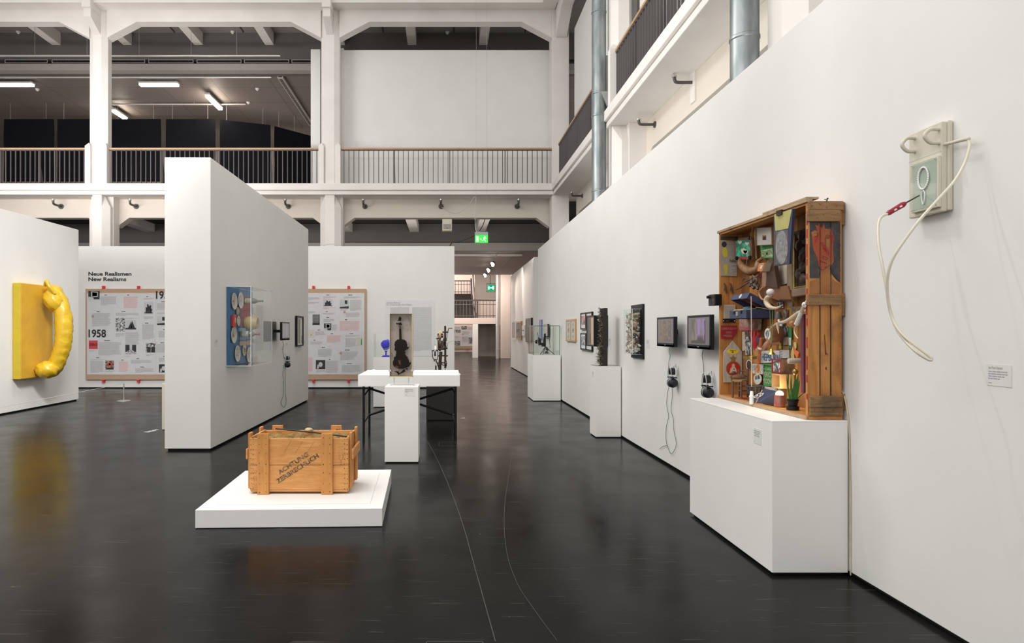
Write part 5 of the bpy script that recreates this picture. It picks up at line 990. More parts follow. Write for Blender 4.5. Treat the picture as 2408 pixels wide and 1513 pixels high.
for px, py, lab in ((505, 806, 'caption label at the near end of the tall partition'), (672, 801, 'tiny caption label under the monitor of the tall partition'), (715, 797, 'tiny caption label right of the black framed collage')):
    Y = 3.01*F/(VX-px); caption(Pl((-3.01, Y, PZ(py+12, Y)), (0, 1, 0), UP), .13, .11 if px < 600 else .06, lab)
for px, py, lab in ((1524, 819, 'caption label on the right wall between the rubbish box and the darker monitor'), (1612, 832, 'caption label on the right wall between the two large monitors'), (1434, 812, 'caption label on the right wall beyond the twig panel'), (1357, 812, 'caption label on the right wall between the wooden and the black frames')):
    Y = sx(px, 2.55); caption(Pl((2.549, Y+.06, PZ(py, Y)), (0, -1, 0), UP), .12, .11, lab)
caption(Pl((1.9255, 14.15, PZ(832, 13.92)-.14), (0, -1, 0), UP), .12, .09, 'caption label on the pedestal of the glass case'); caption(Pl((2.1695, 9.40, .86), (0, -1, 0), UP), .09, .09, 'caption label on the pedestal of the twig panel')
Y = sx(2322, 2.55); caption(Pl((2.549, Y, PZ(912, sx(2380, 2.55))), (0, -1, 0), UP), Y-sx(2380, 2.55), .10, 'large caption label naming the artist below the white screwdriver object', 4, title='Jean-Pierre Raynaud')
# ================================================================ long pedestal with the wooden altar box
p = thing('pedestal', 'long white pedestal carrying the wooden altar box, nearest the camera', 'pedestal', (2.3, 4.7, 0))
part(p, 'pedestal_box', MB().box(2.061, 4.02, .02, 2.54, 5.37, .979), m_ped, bevel=.003); part(p, 'shadow_gap', MB().box(2.085, 4.05, 0, 2.53, 5.34, .02), m_dark)
part(p, 'top_seam', MB().box(2.0605, 4.02, .969, 2.062, 5.37, .970).box(2.061, 4.0195, .969, 2.54, 4.021, .970), m_lgrey)
caption(Pl((2.0605, 4.02+.235, .80), (0, -1, 0), UP), .10, .10, 'caption label on the long pedestal of the wooden altar box')
m_wo = wood('orange old pine', (.42, .17, .045), (.55, .26, .08), (7, 7, .7), .55, 3.2, 1.5, (.16, .07, .03))
m_wh = wood('orange old pine level', (.42, .17, .045), (.55, .26, .08), (7, .7, 7), .55, 3.2, 1.5, (.16, .07, .03))
m_wg = wood('weathered grey pine', (.36, .24, .14), (.50, .36, .23), (1, .8, 8), .7, 3.5, 1.5, (.10, .07, .045))
m_wgx = wood('weathered brown batten', (.19, .10, .045), (.33, .19, .085), (1, 8, 8), .65, 3.5, 1.5, (.05, .04, .03))
m_wd = wood('dark inner wood', (.20, .085, .03), (.30, .13, .05), (6, 6, .8), .6, 3, 1)
X0, X1, Y0, Y1, Z0, Z1 = 2.31, 2.53, 4.06, 5.38, .98, 2.37
t = thing('altar_box', 'tall old pine box open to the left, filled with found objects, on the long pedestal', 'artwork', (2.42, 4.7, Z0))
for i, (a, b_) in enumerate(((X0+.005, X0+.075), (X0+.077, X0+.143), (X0+.145, X1-.004))): part(t, 'near_side_plank', MB().box(a, Y0, Z0+.02, b_, Y0+.022, Z1-.02), m_wo, bevel=.002)
for a, b_ in ((X0, X0+.075), (X0+.077, X0+.143), (X0+.145, X1)): part(t, 'far_side_plank', MB().box(a, Y1-.022, Z0+.02, b_, Y1, Z1-.01), m_wo, bevel=.002)
yy = Y0+.022
for i in range(9):
    y2 = yy+(Y1-Y0-.044)/9; part(t, 'back_plank', MB().box(X1-.04, yy+.001, Z0+.02, X1-.022, y2-.001, Z1-.02), m_wo if i % 2 else m_wd, bevel=.001); yy = y2
part(t, 'top_board', MB().box(X0, Y0, Z1-.02, X1, Y1, Z1), m_wh, bevel=.002); part(t, 'bottom_board', MB().box(X0-.004, Y0, Z0, X1, Y1, Z0+.03), m_wh, bevel=.002)
part(t, 'top_edge_strip', MB().box(X0-.012, Y0, Z1-.004, X0+.03, Y1+.01, Z1+.016), m_wg, bevel=.002); part(t, 'top_edge_strip', MB().box(X0-.012, Y0+.0, Z1+.016, X0+.07, 4.62, Z1+.03), m_wg, bevel=.002)
part(t, 'bottom_edge_strip', MB().box(X0-.014, Y0, Z0, X0+.002, Y1, Z0+.024), m_wg, bevel=.002); part(t, 'front_edge', MB().box(X0-.003, Y0-.003, Z0+.02, X0+.010, Y0+.022, Z1-.01), m_wo, bevel=.002)
mb = MB(); z = Z1-.08
for k in range(12): mb.box(X0-.0045, Y0-.002, z-R.uniform(.03, .09), X0-.0028, Y0+.012, z); z -= .095 if k < 7 else .12
part(t, 'red_paint_edge', mb, mat('flaking red paint', (.42, .02, .02), .6), label='flaking red paint on the near edge')
for (a, z1, b_, z0, th, mm) in ((1903, 473, 1984, 494, .02, m_wgx), (1901, 494, 1977, 520.5, .026, m_wgx), (1902, 692, 1979, 718, .026, m_wgx), (1906, 932, 1982, 959, .026, m_wgx), (1906, 959, 1983, 979, .02, m_wgx)):
    y = Y0-th; part(t, 'side_batten', MB().box(PX(a, y), y, PZ(z0, y), min(PX(b_, y), 2.543), Y0, PZ(z1, y)), mm, bevel=.003)
for z0, z1 in ((PZ(531, 4.1), PZ(478, 4.1)), (PZ(963, 4.1), PZ(925, 4.1)), (PZ(745, 4.1), PZ(690, 4.1))): part(t, 'back_rail', MB().box(X1-.004, Y0+.0, z0, X1+.017, Y1-.1, z1), m_wgx, bevel=.004)
mb = MB()
for a, b_ in ((1910, 484), (1929, 480), (1945, 488), (1967, 484), (1912, 500), (1937, 505), (1970, 502), (1922, 512), (1962, 514), (1912, 700), (1937, 704), (1960, 700), (1925, 712), (1912, 940), (1935, 938), (1955, 944), (1972, 942), (1920, 952), (1917, 965), (1942, 971), (1975, 972), (1960, 966)): mb.cyl(at(a, b_, Y0-.027), at(a, b_, Y0-.01), .003, n=6)
for k in range(16): mb.cyl((X1-.012, Y0-.001, 1.05+k*.08), (X1-.012, Y0+.004, 1.05+k*.08), .0028, n=6)
part(t, 'nail', mb, m_nail); t.children[-1]['kind'] = 'stuff'
# painted head on the near side planks
pp = lambda a, b_: Vector(at(1780+a*210/1444, 500+b_*220/1513, Y0)); ofs = lambda k: Vector((0, -.0012*k, 0))
def paint(q, k, m_, nm='painted_patch'): part(t, nm, MB().quad([pp(*c)+ofs(k) for c in q]), m_)
m_pb = mat('blue black paint', (.030, .030, .038), .65, c2=(.07, .055, .05), nz=.8, ns=14); m_pr = mat('red orange paint', (.34, .06, .018), .6, c2=(.30, .10, .028), nz=.8, ns=12); m_po = mat('deep red paint', (.32, .022, .012), .6); m_pw = mat('ochre paint', (.36, .15, .04), .6, c2=(.30, .11, .03), nz=.5, ns=14)
paint([(836, 135), (1345, 150), (1345, 1135), (1290, 1100), (1210, 1000), (1180, 920), (1000, 920), (1015, 1060), (836, 1065)], 1, m_pb, 'painted_background')
paint([(1010, 870), (1180, 850), (1165, 960), (1200, 1050), (1260, 1110), (1345, 1160), (1345, 1310), (836, 1310), (836, 1120), (1000, 1070), (1030, 960)], 1.5, m_pw, 'painted_neck')
paint([(935, 200), (990, 215), (1000, 150), (1045, 262), (1075, 165), (1100, 265), (1170, 270), (1195, 235), (1215, 330), (1245, 420), (1225, 560), (1240, 790), (1205, 850), (1155, 850), (1110, 905), (1050, 935), (995, 860), (970, 740), (905, 590), (880, 390), (870, 320), (930, 285), (975, 300)], 2, m_pr, 'painted_face')
paint([(950, 400), (1000, 310), (990, 420), (930, 520)], 3, m_po); paint([(1020, 480), (1060, 480), (1165, 640), (1160, 700), (1040, 540)], 3, m_po); paint([(1175, 320), (1235, 380), (1235, 470), (1190, 560)], 3, m_po); paint([(1000, 760), (1060, 790), (1120, 830), (1040, 800), (1010, 850), (990, 800)], 3, m_po); paint([(1085, 880), (1120, 870), (1125, 895), (1095, 905)], 3, m_po)
paint([(1115, 420), (1165, 430), (1165, 600), (1115, 540)], 3, m_pw); paint([(880, 320), (960, 300), (975, 380), (900, 390)], 3, m_pw)
mb = MB()
for xs_ in (X0+.076, X0+.144): mb.box(xs_-.0008, Y0-.006, Z0+.06, xs_+.0008, Y0, PZ(521, Y0))
for q in ([(920, 340), (960, 335), (975, 370), (945, 395), (925, 375)], [(1100, 380), (1130, 362), (1165, 375), (1168, 400)], [(1115, 400), (1140, 390), (1160, 420), (1130, 428), (1115, 400)], [(1100, 400), (1098, 560)], [(1055, 715), (1075, 708), (1135, 740), (1110, 765), (1065, 740), (1055, 715)], [(1060, 590), (1080, 580), (1110, 620), (1085, 625)], [(1040, 805), (1080, 805), (1125, 830)], [(1000, 880), (1050, 935), (1110, 905), (1165, 850)], [(1040, 250), (1030, 200), (1050, 180)], [(1190, 920), (1230, 1010), (1345, 1110)]):
    mb.tube(spl([pp(*c)+ofs(4) for c in q], 4), .0009, 4)
part(t, 'painted_line', mb, m_ink); t.children[-1]['kind'] = 'stuff'
bq = lambda a, b_: Vector(at(1660+a*360/1878, 710+b_*290/1513, Y0)); mb = MB(); mb.quad([bq(*c)+ofs(1) for c in ((1450, 405), (1458, 410), (1475, 620), (1490, 640), (1488, 665), (1475, 640), (1462, 665), (1460, 630))]); part(t, 'painted_mark', mb, mat('maroon paint', (.13, .02, .02), .6))
part(t, 'painted_mark', MB().quad([bq(*c)+ofs(1) for c in ((1463, 805), (1478, 802), (1482, 835), (1470, 838))]), m_ink)
# ---- helpers for the objects inside: t=0 at the open front, t=1 at the back planks
def A(px, py, t_=1.0):
    X = 2.31+.175*t_; Y = sx(px, X); return Vector((X, Y, PZ(py, Y)))
za = lambda a, b_: (1660+a/5.403, 450+b_/5.403)      # coordinates measured in the two enlargements
zb2 = lambda a, b_: (1660+a/5.217, 710+b_/5.217)
def slab(nm, lab, cat, pts, t_, th, m_, extra=None, smooth=None):     # flat thing facing the open side, outline from pts
    X = 2.31+.175*t_; P = [sw(a, b_, X) for a, b_ in pts]; o = thing(nm, lab, cat, (X, sum(q.y for q in P)/len(P), min(q.z for q in P)))
    part(o, 'panel', MB().prism(P, (th, 0, 0)), m_); return o
def deco(o, nm, pts, t_, m_, k=1, off=.0012):
    X = 2.31+.175*t_-off*k; return part(o, nm, MB().quad([sw(a, b_, X) for a, b_ in pts]), m_)
def R4(a, b_, c, d): return [(a, d), (c, d), (c, b_), (a, b_)]
def xtext(o, nm, s, a, b_, c, h, t_, m_, k=2, bold=.01):   # text on a plane facing the open side from column a to c, baseline row b_
    X = 2.31+.175*t_-.0012*k; Ya, Yc = sx(a, X), sx(c, X); pl = Pl((X, Ya, PZ(b_, (Ya+Yc)/2)), (0, -1, 0), UP); return part(o, nm, MB().text(s, pl, 0, 0, h/F*(Ya+Yc)/2, 0, Ya-Yc, bold, .0005), m_)
FY = 5.352                                            # face of the far side planks
def fslab(nm, lab, cat, pts, th, m_, y=FY): P = [at(a, b_, y-th) for a, b_ in pts]; o = thing(nm, lab, cat, (sum(q.x for q in P)/len(P), y, min(q.z for q in P))); part(o, 'panel', MB().prism(P, (0, th-.001, 0)), m_); return o
def fdeco(o, nm, pts, th, m_, k=1, y=FY): return part(o, nm, MB().quad([at(a, b_, y-th-.001*k) for a, b_ in pts]), m_)
def foval(o, nm, cx, cy, rx, ry, th, m_, k=1, y=FY, n=20): return fdeco(o, nm, [(cx+rx*math.cos(2*math.pi*i/n), cy+ry*math.sin(2*math.pi*i/n)) for i in range(n)], th, m_, k, y)
def ftext(o, nm, s, a, b_, c, h, th, m_, y=FY, k=2): yy_ = y-th-.001*k; return part(o, nm, MB().text(s, Pl((PX(a, yy_), yy_, PZ(b_, yy_)), (1, 0, 0), UP), 0, 0, h/F*yy_, 0, PX(c, yy_)-PX(a, yy_), .01, .0005), m_)
m_np = mat('yellowed newsprint', (.40, .34, .28), .8, c2=(.34, .28, .23), ns=12, nz=.3); m_gold = mat('old brass', (.55, .38, .12), .35, metal=.8, c2=(.35, .24, .08), nz=.4, ns=20); m_yl = mat('yellow ink', (.62, .48, .04), .7); m_wt = mat('enamel white', (.72, .70, .66), .35, c2=(.60, .58, .54), nz=.3, ns=10); m_rd = mat('dark red enamel', (.33, .02, .03), .35); m_bz = mat('bone', (.66, .54, .38), .5, c2=(.52, .40, .26), nz=.4, ns=14); m_blu = mat('blue tin', (.035, .05, .11), .4, c2=(.05, .065, .12), ns=9); m_gn = mat('poster green', (.06, .32, .08), .6); m_lea = mat('brown leather', (.22, .09, .04), .5, c2=(.14, .055, .025), nz=.5, ns=20); m_dk = mat('black brown wood', (.025, .015, .012), .7); m_crm = mat('cream paper', (.62, .54, .42), .8, c2=(.5, .42, .32), nz=.4, ns=18)  # m_dk is one plain near-black brown
# ---- far side planks
o = fslab('newspaper_sheet', 'yellowed newspaper page with a yellow figure, top left inside the altar box', 'newspaper', [(1694, 565), (1733, 568), (1733.5, 650), (1695, 649)], .004, m_np)
foval(o, 'printed_head', 1703, 575, 6, 6.5, .004, m_ink); fdeco(o, 'printed_dress', [(1700, 584), (1707, 581), (1711, 592), (1711, 604), (1703, 606), (1698, 595)], .004, m_yl); fdeco(o, 'printed_legs', [(1701, 623), (1711, 623), (1710, 646), (1705, 646), (1705, 628), (1703, 645)], .004, m_yl)
ftext(o, 'headline', 'Fellini', 1716, 617, 1730, 7, .004, m_ink); part(o, 'body_text', MB().words(Pl((0, FY-.006, 0), (1, 0, 0), UP), PX(1716, FY), PZ(620, FY), .05, 6, .012), m_lgrey)
o = fslab('strip_of_print', 'dark strip of brown print above the newspaper page in the altar box', 'paper', [(1694, 556), (1736, 556), (1736, 564), (1694, 564)], .004, mat('brown print', (.16, .09, .05), .8)); part(o, 'body_text', MB().words(Pl((0, FY-.006, 0), (1, 0, 0), UP), PX(1695, FY), PZ(556, FY), .14, 2, .013), m_ink)
o = thing('dried_claw', 'pair of small dried bird claws nailed under the newspaper page', 'claws', at(1713, 690, FY))
for px in (1706, 1720): part(o, 'claw', MB().tube([at(px-2, 668, FY-.01), at(px+1, 678, FY-.015), at(px+3, 690, FY-.01)], .007, 6).tube([at(px-4, 666, FY-.01), at(px, 672, FY-.012), at(px-3, 684, FY-.01)], .004, 5), mat('dried feather', (.09, .05, .03), .8))
o = fslab('text_clipping', 'small beige paper clipping covered in print, left inside the altar box', 'paper', [(1702, 717), (1729, 717), (1729, 749), (1702, 749)], .003, m_crm); part(o, 'body_text', MB().words(Pl((0, FY-.005, 0), (1, 0, 0), UP), PX(1703, FY), PZ(718, FY), .088, 9, .012), m_grey)
o = fslab('name_plate', 'small black name plate with two screws above the red enamel sign', 'plate', [(1700, 751), (1729, 751), (1729, 759), (1700, 759)], .005, m_black); part(o, 'engraving', MB().words(Pl((0, FY-.0065, 0), (1, 0, 0), UP), PX(1705, FY), PZ(753, FY), .06, 1, .011), m_gold)
for px in (1701.5, 1727.5): part(o, 'screw', MB().cyl(at(px, 755, FY-.005), at(px, 755, FY-.008), .004, n=8), m_chrome)
o = fslab('enamel_sign', 'red enamel sign with a cut corner, lettered LIGNE A 225 KV CHOOZ MAZURES', 'sign', [(1695.5, 766), (1733.5, 766), (1733.5, 783), (1728, 790), (1722, 798), (1696, 797)], .005, m_rd); m_gl2 = mat('worn pale lettering', (.42, .26, .22), .6)
ftext(o, 'lettering', 'LIGNE A 225 KV', 1697.5, 775.5, 1732, 5, .005, m_gl2); ftext(o, 'lettering', 'CHOOZ', 1707.5, 784.5, 1721, 5, .005, m_gl2); ftext(o, 'lettering', 'MAZURES', 1701.5, 792.5, 1721, 5, .005, m_gl2)
o = fslab('pointed_board', 'white house-shaped board with a yellow oval sticker and a red medallion', 'board', [(1703, 899.5), (1703, 828), (1724, 802), (1745, 828), (1745, 899)], .018, mat('whitewashed wood', (.50, .44, .38), .7, c2=(.38, .33, .28), nz=.5, ns=10, stretch=(6, 6, .6)))
foval(o, 'oval_sticker', 1723, 827, 14, 6, .018, mat('sticker yellow', (.80, .58, .03), .4)); foval(o, 'sticker_dot', 1723, 828.5, 2.4, 2.4, .018, m_pr, 2); ftext(o, 'sticker_print', 'tau', 1716, 825.5, 1730, 3, .018, m_ink)
foval(o, 'medallion_rim', 1724.5, 867, 17, 17, .018, m_gold, 2, n=28); foval(o, 'medallion', 1724.5, 867, 15.4, 15.4, .018, mat('medallion red', (.48, .03, .02), .35), 3, n=28)
fdeco(o, 'medallion_figure', [(1716, 876), (1718, 867), (1721, 863), (1721, 858), (1724.5, 855), (1728, 858), (1728, 863), (1731, 867), (1733, 876), (1724.5, 879)], .018, m_bz, 4); foval(o, 'medallion_heart', 1726, 869, 1.5, 1.8, .018, m_po, 5)
for cx, cy in ((1724, 844), (1724, 889)): fdeco(o, 'star_badge', [(cx+r_*math.cos(math.pi/2+i*math.pi/5), cy-r_*math.sin(math.pi/2+i*math.pi/5)) for i, r_ in enumerate([9, 4.6]*5)], .018, m_gold, 2)
# little chair and wooden bird
m_ch = wood('dark chair wood', (.10, .05, .03), (.17, .09, .05), (8, 8, 1), .6, 4); Y = 5.12
cx = lambda px, py, dy=0: at(px, py, Y+dy); o = thing('miniature_chair', 'miniature rush-seated wooden chair standing in the far corner of the altar box', 'chair', (PX(1741, Y), Y, Z0+.03))
zf = Z0+.032
def leg(px, py, dy, r_=.0085): a = cx(px, py, dy); part(o, 'leg', MB().cyl((a.x, a.y, zf), a, r_, n=8), m_ch, smooth=50)
leg(1723, 897, -.05); leg(1743, 898, -.09); leg(1738, 869, .06); leg(1758, 868, .02)
part(o, 'seat', MB().prism([cx(1721.5, 898, -.05), cx(1744.5, 899, -.09), cx(1758, 897, .02), cx(1737, 896, .06)], (0, 0, .016)), mat('woven rush', (.42, .26, .12), .8, c2=(.3, .18, .08), nz=.6, ns=40), bevel=.003)
for y in (874, 883, 891): part(o, 'back_slat', MB().tube(spl([cx(1738, y, .06), cx(1748, y-1.5, .045), cx(1758, y+1, .02)], 3), .006, 6), m_ch)
for y in (908, 919): part(o, 'stretcher', MB().cyl(cx(1723, y, -.05), cx(1743, y, -.09), .004, n=6).cyl(cx(1743, y+1, -.09), cx(1758, y, .02), .004, n=6), m_ch)
c = cx(1734, 893, -.03); c.z = cx(1741, 898, -.05).z+.028; b_ = thing('wooden_bird', 'carved brown decoy bird sitting on the miniature chair', 'bird figure', c-Vector((0, 0, .02)))
part(b_, 'body', MB().ell(c+Vector((.008, 0, .01)), (.052, .022, .02), 16), mat('painted bird wood', (.22, .11, .06), .5), smooth=60); part(b_, 'head', MB().ell(c+Vector((-.030, 0, .042)), (.020, .013, .013), 12), mat('dark bird head', (.07, .05, .045), .5), smooth=60)
part(b_, 'beak', MB().cyl(c+Vector((-.045, 0, .042)), c+Vector((-.068, 0, .040)), .006, .002, 8), mat('orange beak', (.4, .15, .04), .5)); part(b_, 'tail', MB().prism([c+Vector((.045, -.01, .015)), c+Vector((.095, -.005, .022)), c+Vector((.055, -.01, .0))], (0, .02, 0)), mat('dark bird head', (0, 0, 0)))
# black box camera outside on the left edge
o = thing('box_camera', 'small black box camera fixed to the outer left edge of the altar box', 'camera', A(1680, 719, -.3)); Xc = 2.255
part(o, 'camera_body', MB().box(Xc, 5.32, PZ(718.5, 5.32), 2.309, 5.46, PZ(692, 5.32)), m_black, bevel=.003); part(o, 'front_plate', MB().box(Xc-.004, 5.33, PZ(718, 5.32), Xc, 5.45, PZ(692, 5.32)), mat('worn tin', (.09, .07, .06), .5, metal=.4, c2=(.02, .02, .02), nz=1, ns=30))
part(o, 'lens', MB().cyl((Xc-.004, 5.42, PZ(699, 5.4)), (Xc-.03, 5.42, PZ(699, 5.4)), .012, n=14), m_black, smooth=40)
# ---- back planks and hanging things, top row
o = slab('castor_frame', 'leather frame with four round corners around a green picture with pale hearts', 'picture', [za(365, 590), za(580, 585), za(582, 868), za(372, 866)], .58, .02, m_lea)
deco(o, 'picture_sheet', [za(383, 622), za(562, 618), za(562, 830), za(386, 832)], .58, photo('green picture', 16, .12, .5, (.1, .9, .55)))
for a, b_ in (za(432, 650), za(522, 668), za(500, 770)): deco(o, 'paper_heart', [(a, b_+5), (a+4.6, b_), (a+4, b_-3.5), (a+1.5, b_-3.8), (a, b_-2), (a-1.5, b_-3.8), (a-4, b_-3.5), (a-4.6, b_)], .58, m_crm, 2)
deco(o, 'pale_flower', [za(440, 740), za(480, 720), za(540, 760), za(520, 800), za(460, 790)], .58, m_crm, 2); deco(o, 'red_strip', [za(415, 842), za(535, 836), za(535, 860), za(415, 862)], .58, m_po, 2)
for q in ((388, 605), (560, 595), (395, 850), (562, 842)): c = A(*za(*q), .56); part(o, 'corner_wheel', MB().lathe(c, [(.003, -.012), (.014, -.012), (.017, 0), (.014, .004), (.003, .004)], (1, 0, 0), 16), m_black, smooth=40)
o = slab('white_picture', 'white framed picture with a tiny red-edged square, top middle of the altar box', 'picture', [za(634, 462), za(835, 456), za(838, 682), za(645, 692)], .62, .02, mat('thin wood edge', (.35, .2, .1), .5)); deco(o, 'picture_sheet', [za(648, 468), za(828, 462), za(832, 674), za(655, 684)], .62, mat('old white paper', (.55, .52, .48), .7))
deco(o, 'red_square', [za(718, 562), za(764, 560), za(764, 620), za(718, 622)], .62, m_pr, 2); deco(o, 'black_square', [za(724, 580), za(758, 578), za(758, 616), za(724, 618)], .62, m_ink, 3); deco(o, 'grey_smudge', [za(705, 630), za(735, 622), za(790, 625), za(808, 600), za(812, 630), za(770, 650), za(725, 648)], .62, m_lgrey, 1.5)
o = slab('lettered_sign', 'green and cream lettered panel half hidden behind the moon picture', 'sign', [za(690, 690), za(850, 668), za(850, 850), za(700, 850)], .85, .008, m_gn); deco(o, 'cream_band', [za(700, 755), za(850, 722), za(850, 830), za(702, 830)], .85, m_crm); xtext(o, 'lettering', 'FRMIN', *za(705, 822), 1816, 14, .85, m_gn)
o = slab('moon_picture', 'hanging panel with a grey moon below a yellow striped field', 'picture', [za(862, 300), za(1100, 222), za(1058, 922), za(862, 952)], -.12, .02, mat('dark blue board', (.05, .06, .085), .5)); m_stp = mat('yellow striped paper', (.50, .46, .15), .6, c2=(.40, .38, .14), ns=30, nz=1, stretch=(1, 8, .3))
deco(o, 'yellow_field', [za(868, 296), za(1092, 226), za(1045, 472), za(882, 505)], -.12, m_stp); deco(o, 'starry_ground', [za(882, 515), za(1042, 482), za(1032, 905), za(880, 932)], -.12, mat('slate grey paint', (.13, .13, .14), .6, c2=(.09, .09, .10), ns=14))
deco(o, 'moon_disc', [za(962+78*math.cos(i*.2618), 712+(215-0)*math.sin(i*.2618)) for i in range(24)], -.12, mat('mottled moon grey', (.30, .29, .28), .7, c2=(.18, .18, .175), nz=.8, ns=34), 2)
for a in (876, 1046): deco(o, 'red_line', [za(a, 520), za(a+4, 520), za(a+2, 930), za(a-2, 930)], -.12, m_pr, 3)
deco(o, 'blue_edge', [za(1100, 224), za(1104, 224), za(1060, 922), za(1034, 925), za(1050, 480)], -.12, mat('navy edge', (.03, .04, .12), .4), 2); part(o, 'hinge', MB().box(2.276, A(*za(965, 270), -.1).y-.02, A(*za(965, 300), -.1).z, 2.290, A(*za(965, 270), -.1).y+.045, A(*za(965, 245), -.1).z+.004), m_rust)
o = slab('knob_picture_frame', 'moulded dark wooden frame holding round knobs, upper right of the altar box', 'frame', [za(1030, 540), za(1395, 430), za(1395, 1300), za(1035, 1352)], .78, .02, m_dk)
def bar(a, b_, w_, m_, o=o): P, Q = A(*a, .62), A(*b_, .62); d = (Q-P).normalized(); n_ = Vector((0, -d.z, d.y))*w_; part(o, 'moulding', MB().prism([P-n_, Q-n_, Q+n_, P+n_], (.035, 0, 0)), m_, bevel=.006)
m_fr = mat('brown moulding', (.26, .18, .12), .45, c2=(.18, .12, .08), ns=5); bar(za(1058, 545), za(1058, 1320), .034, m_fr); bar(za(1060, 1300), za(1390, 1245), .028, m_fr); bar(za(1105, 560), za(1105, 1250), .008, m_gold); bar(za(1110, 1230), za(1390, 1185), .006, m_gold)
for q in ((1180, 690), (1215, 560), (1225, 840), (1180, 1050), (1235, 960), (1240, 1110)): c = A(*za(*q), .55); part(o, 'round_knob', MB().lathe(c, [(.010, .05), (.012, .01), (.034, .004), (.036, -.006), (.022, -.016), (.004, -.018)], (1, 0, 0), 18), mat('dark turned wood', (.05, .025, .018), .4), smooth=50)
o = thing('ribbed_horn', 'curved brown ribbed horn hanging left of the small orange book', 'horn', A(*za(560, 1040), .5)); P = spl([A(*za(428, 875), .55), A(*za(445, 935), .5), A(*za(510, 1000), .42), A(*za(590, 1020), .4), A(*za(655, 985), .42), A(*za(665, 900), .5), A(*za(720, 850), .55)], 10)
part(o, 'horn', MB().tube(P, [(.008+.024*math.sin(min(1, .10+i/62)*math.pi*.93))*(1+.07*math.sin(i*2.4)) for i in range(len(P))], 12), mat('brown horn', (.30, .15, .065), .45, c2=(.16, .075, .03), nz=.7, ns=25), smooth=60); part(o, 'horn_tip', MB().cyl(A(*za(425, 865), .55), A(*za(448, 915), .5), .006, .009, 10), m_black)
o = thing('hanging_strings', 'thin strings drawn from the roof of the altar box to the ribbed horn', 'strings', A(*za(600, 480), .5)); part(o, 'string', MB().tube([A(*za(585, 490), .5), A(*za(510, 945), .45)], .0012, 4).tube([A(*za(615, 470), .5), A(*za(630, 860), .5)], .0012, 4).tube([A(*za(600, 440), .5), A(*za(585, 500), .5)], .003, 5).tube([A(*za(625, 470), .5), A(*za(645, 860), .5)], .0012, 4), mat('old string', (.45, .38, .22), .8)); o.children[-1]['kind'] = 'stuff'
o = thing('small_book', 'small orange-covered book projecting from the middle of the altar box', 'book', A(*za(720, 1030), .2)); P = [A(*za(*q), .15) for q in ((650, 1018), (715, 1018), (745, 908), (672, 918))]; part(o, 'cover', MB().prism(P, (.004, 0, 0)), mat('orange cover', (.62, .22, .06), .5)); P2 = [p_+Vector((.0045, -.004, 0)) for p_ in P]; part(o, 'page_block', MB().prism(P2, (.05, 0, 0)), m_crm); deco(o, 'cover_picture', [za(682, 985), za(708, 985), za(722, 940), za(695, 944)], .15, m_wt, 1)
o = slab('dark_wedge', 'tall dark brown wedge hanging in the middle of the altar box', 'wedge', [za(760, 1205), za(910, 1232), za(850, 850), za(815, 850), za(795, 880)], .45, .03, mat('dark brown iron', (.07, .035, .02), .5)); o = slab('cardboard_block', 'small pale cardboard block left of the dark brown wedge', 'block', [za(705, 1212), za(758, 1214), za(775, 1030), za(715, 1038)], .5, .04, mat('cardboard', (.34, .20, .12), .7))
slab('paper_scrap', 'crumpled cream paper scrap hanging below the moon picture', 'paper', [za(866, 955), za(1028, 932), za(1026, 1172), za(965, 1195), za(912, 1215)], .85, .004, m_crm)
o = thing('driftwood_figure', 'tangled dark root figure standing on the blue suitcase lid', 'root sculpture', A(*za(590, 1240), .4)); mtw = mat('dark polished root', (.06, .035, .025), .4, c2=(.14, .08, .05), nz=.8, ns=20)
for q, r_ in (([(380, 1250), (440, 1225), (520, 1170), (580, 1140)], .006), ([(465, 1130), (500, 1100), (560, 1120), (600, 1090)], .005), ([(500, 1150), (560, 1125), (610, 1130)], .006), ([(560, 1210), (600, 1160), (620, 1100), (600, 1070)], .010), ([(660, 1245), (640, 1200), (650, 1130), (630, 1090), (670, 1080)], .009), ([(610, 1235), (590, 1200), (640, 1170)], .011)): part(o, 'root', MB().tube(spl([A(*za(*c), .35) for c in q], 5), r_, 7), mtw, smooth=60)
for q, r_ in (((590, 1160), .022), ((630, 1130), .02), ((640, 1200), .024), ((610, 1100), .016)): part(o, 'root_knot', MB().ell(A(*za(*q), .38), r_, 10, jit=.2, rnd=R), mtw, smooth=60)
slab('rose_cloth_scrap', 'small dark pink scrap under the orange book', 'scrap', [za(668, 1100), za(712, 1090), za(712, 1035), za(672, 1040)], .8, .01, mat('dark pink cloth', (.36, .04, .07), .8))
# blue suitcase open
o = thing('small_suitcase', 'small dark blue suitcase with its lid open, jutting from the altar box', 'suitcase', (2.39, 4.96, PZ(750, 4.85))); ya, yc = 4.82, 5.10; za0, za1 = PZ(750, 4.82), PZ(728, 4.82)
mb = MB().box(2.275, ya, za0, 2.488, yc, za0+.006).box(2.275, ya, za0, 2.281, yc, za1).box(2.482, ya, za0, 2.488, yc, za1).box(2.281, ya, za0, 2.482, ya+.006, za1).box(2.281, yc-.006, za0, 2.482, yc, za1); part(o, 'case_body', mb, m_blu, bevel=.001)
for y in (5.02, 4.90): part(o, 'lock', MB().cyl((2.275, y, za1-.02), (2.268, y, za1-.02), .011, n=14), m_rust, smooth=40)
part(o, 'clasp', MB().box(2.268, 4.945, za1-.045, 2.275, 4.975, za1-.012), m_chrome); hz = za1; L_ = .205; an = math.radians(33); fx, fz = 2.485-L_*math.cos(an), hz+L_*math.sin(an)*.8+.0
u_ = (Vector((fx, 0, fz))-Vector((2.485, 0, hz))).normalized(); nn = Vector((-u_.z, 0, u_.x)); nn = nn if nn.z < 0 else -nn; B0 = Vector((2.485, 0, hz+.03))
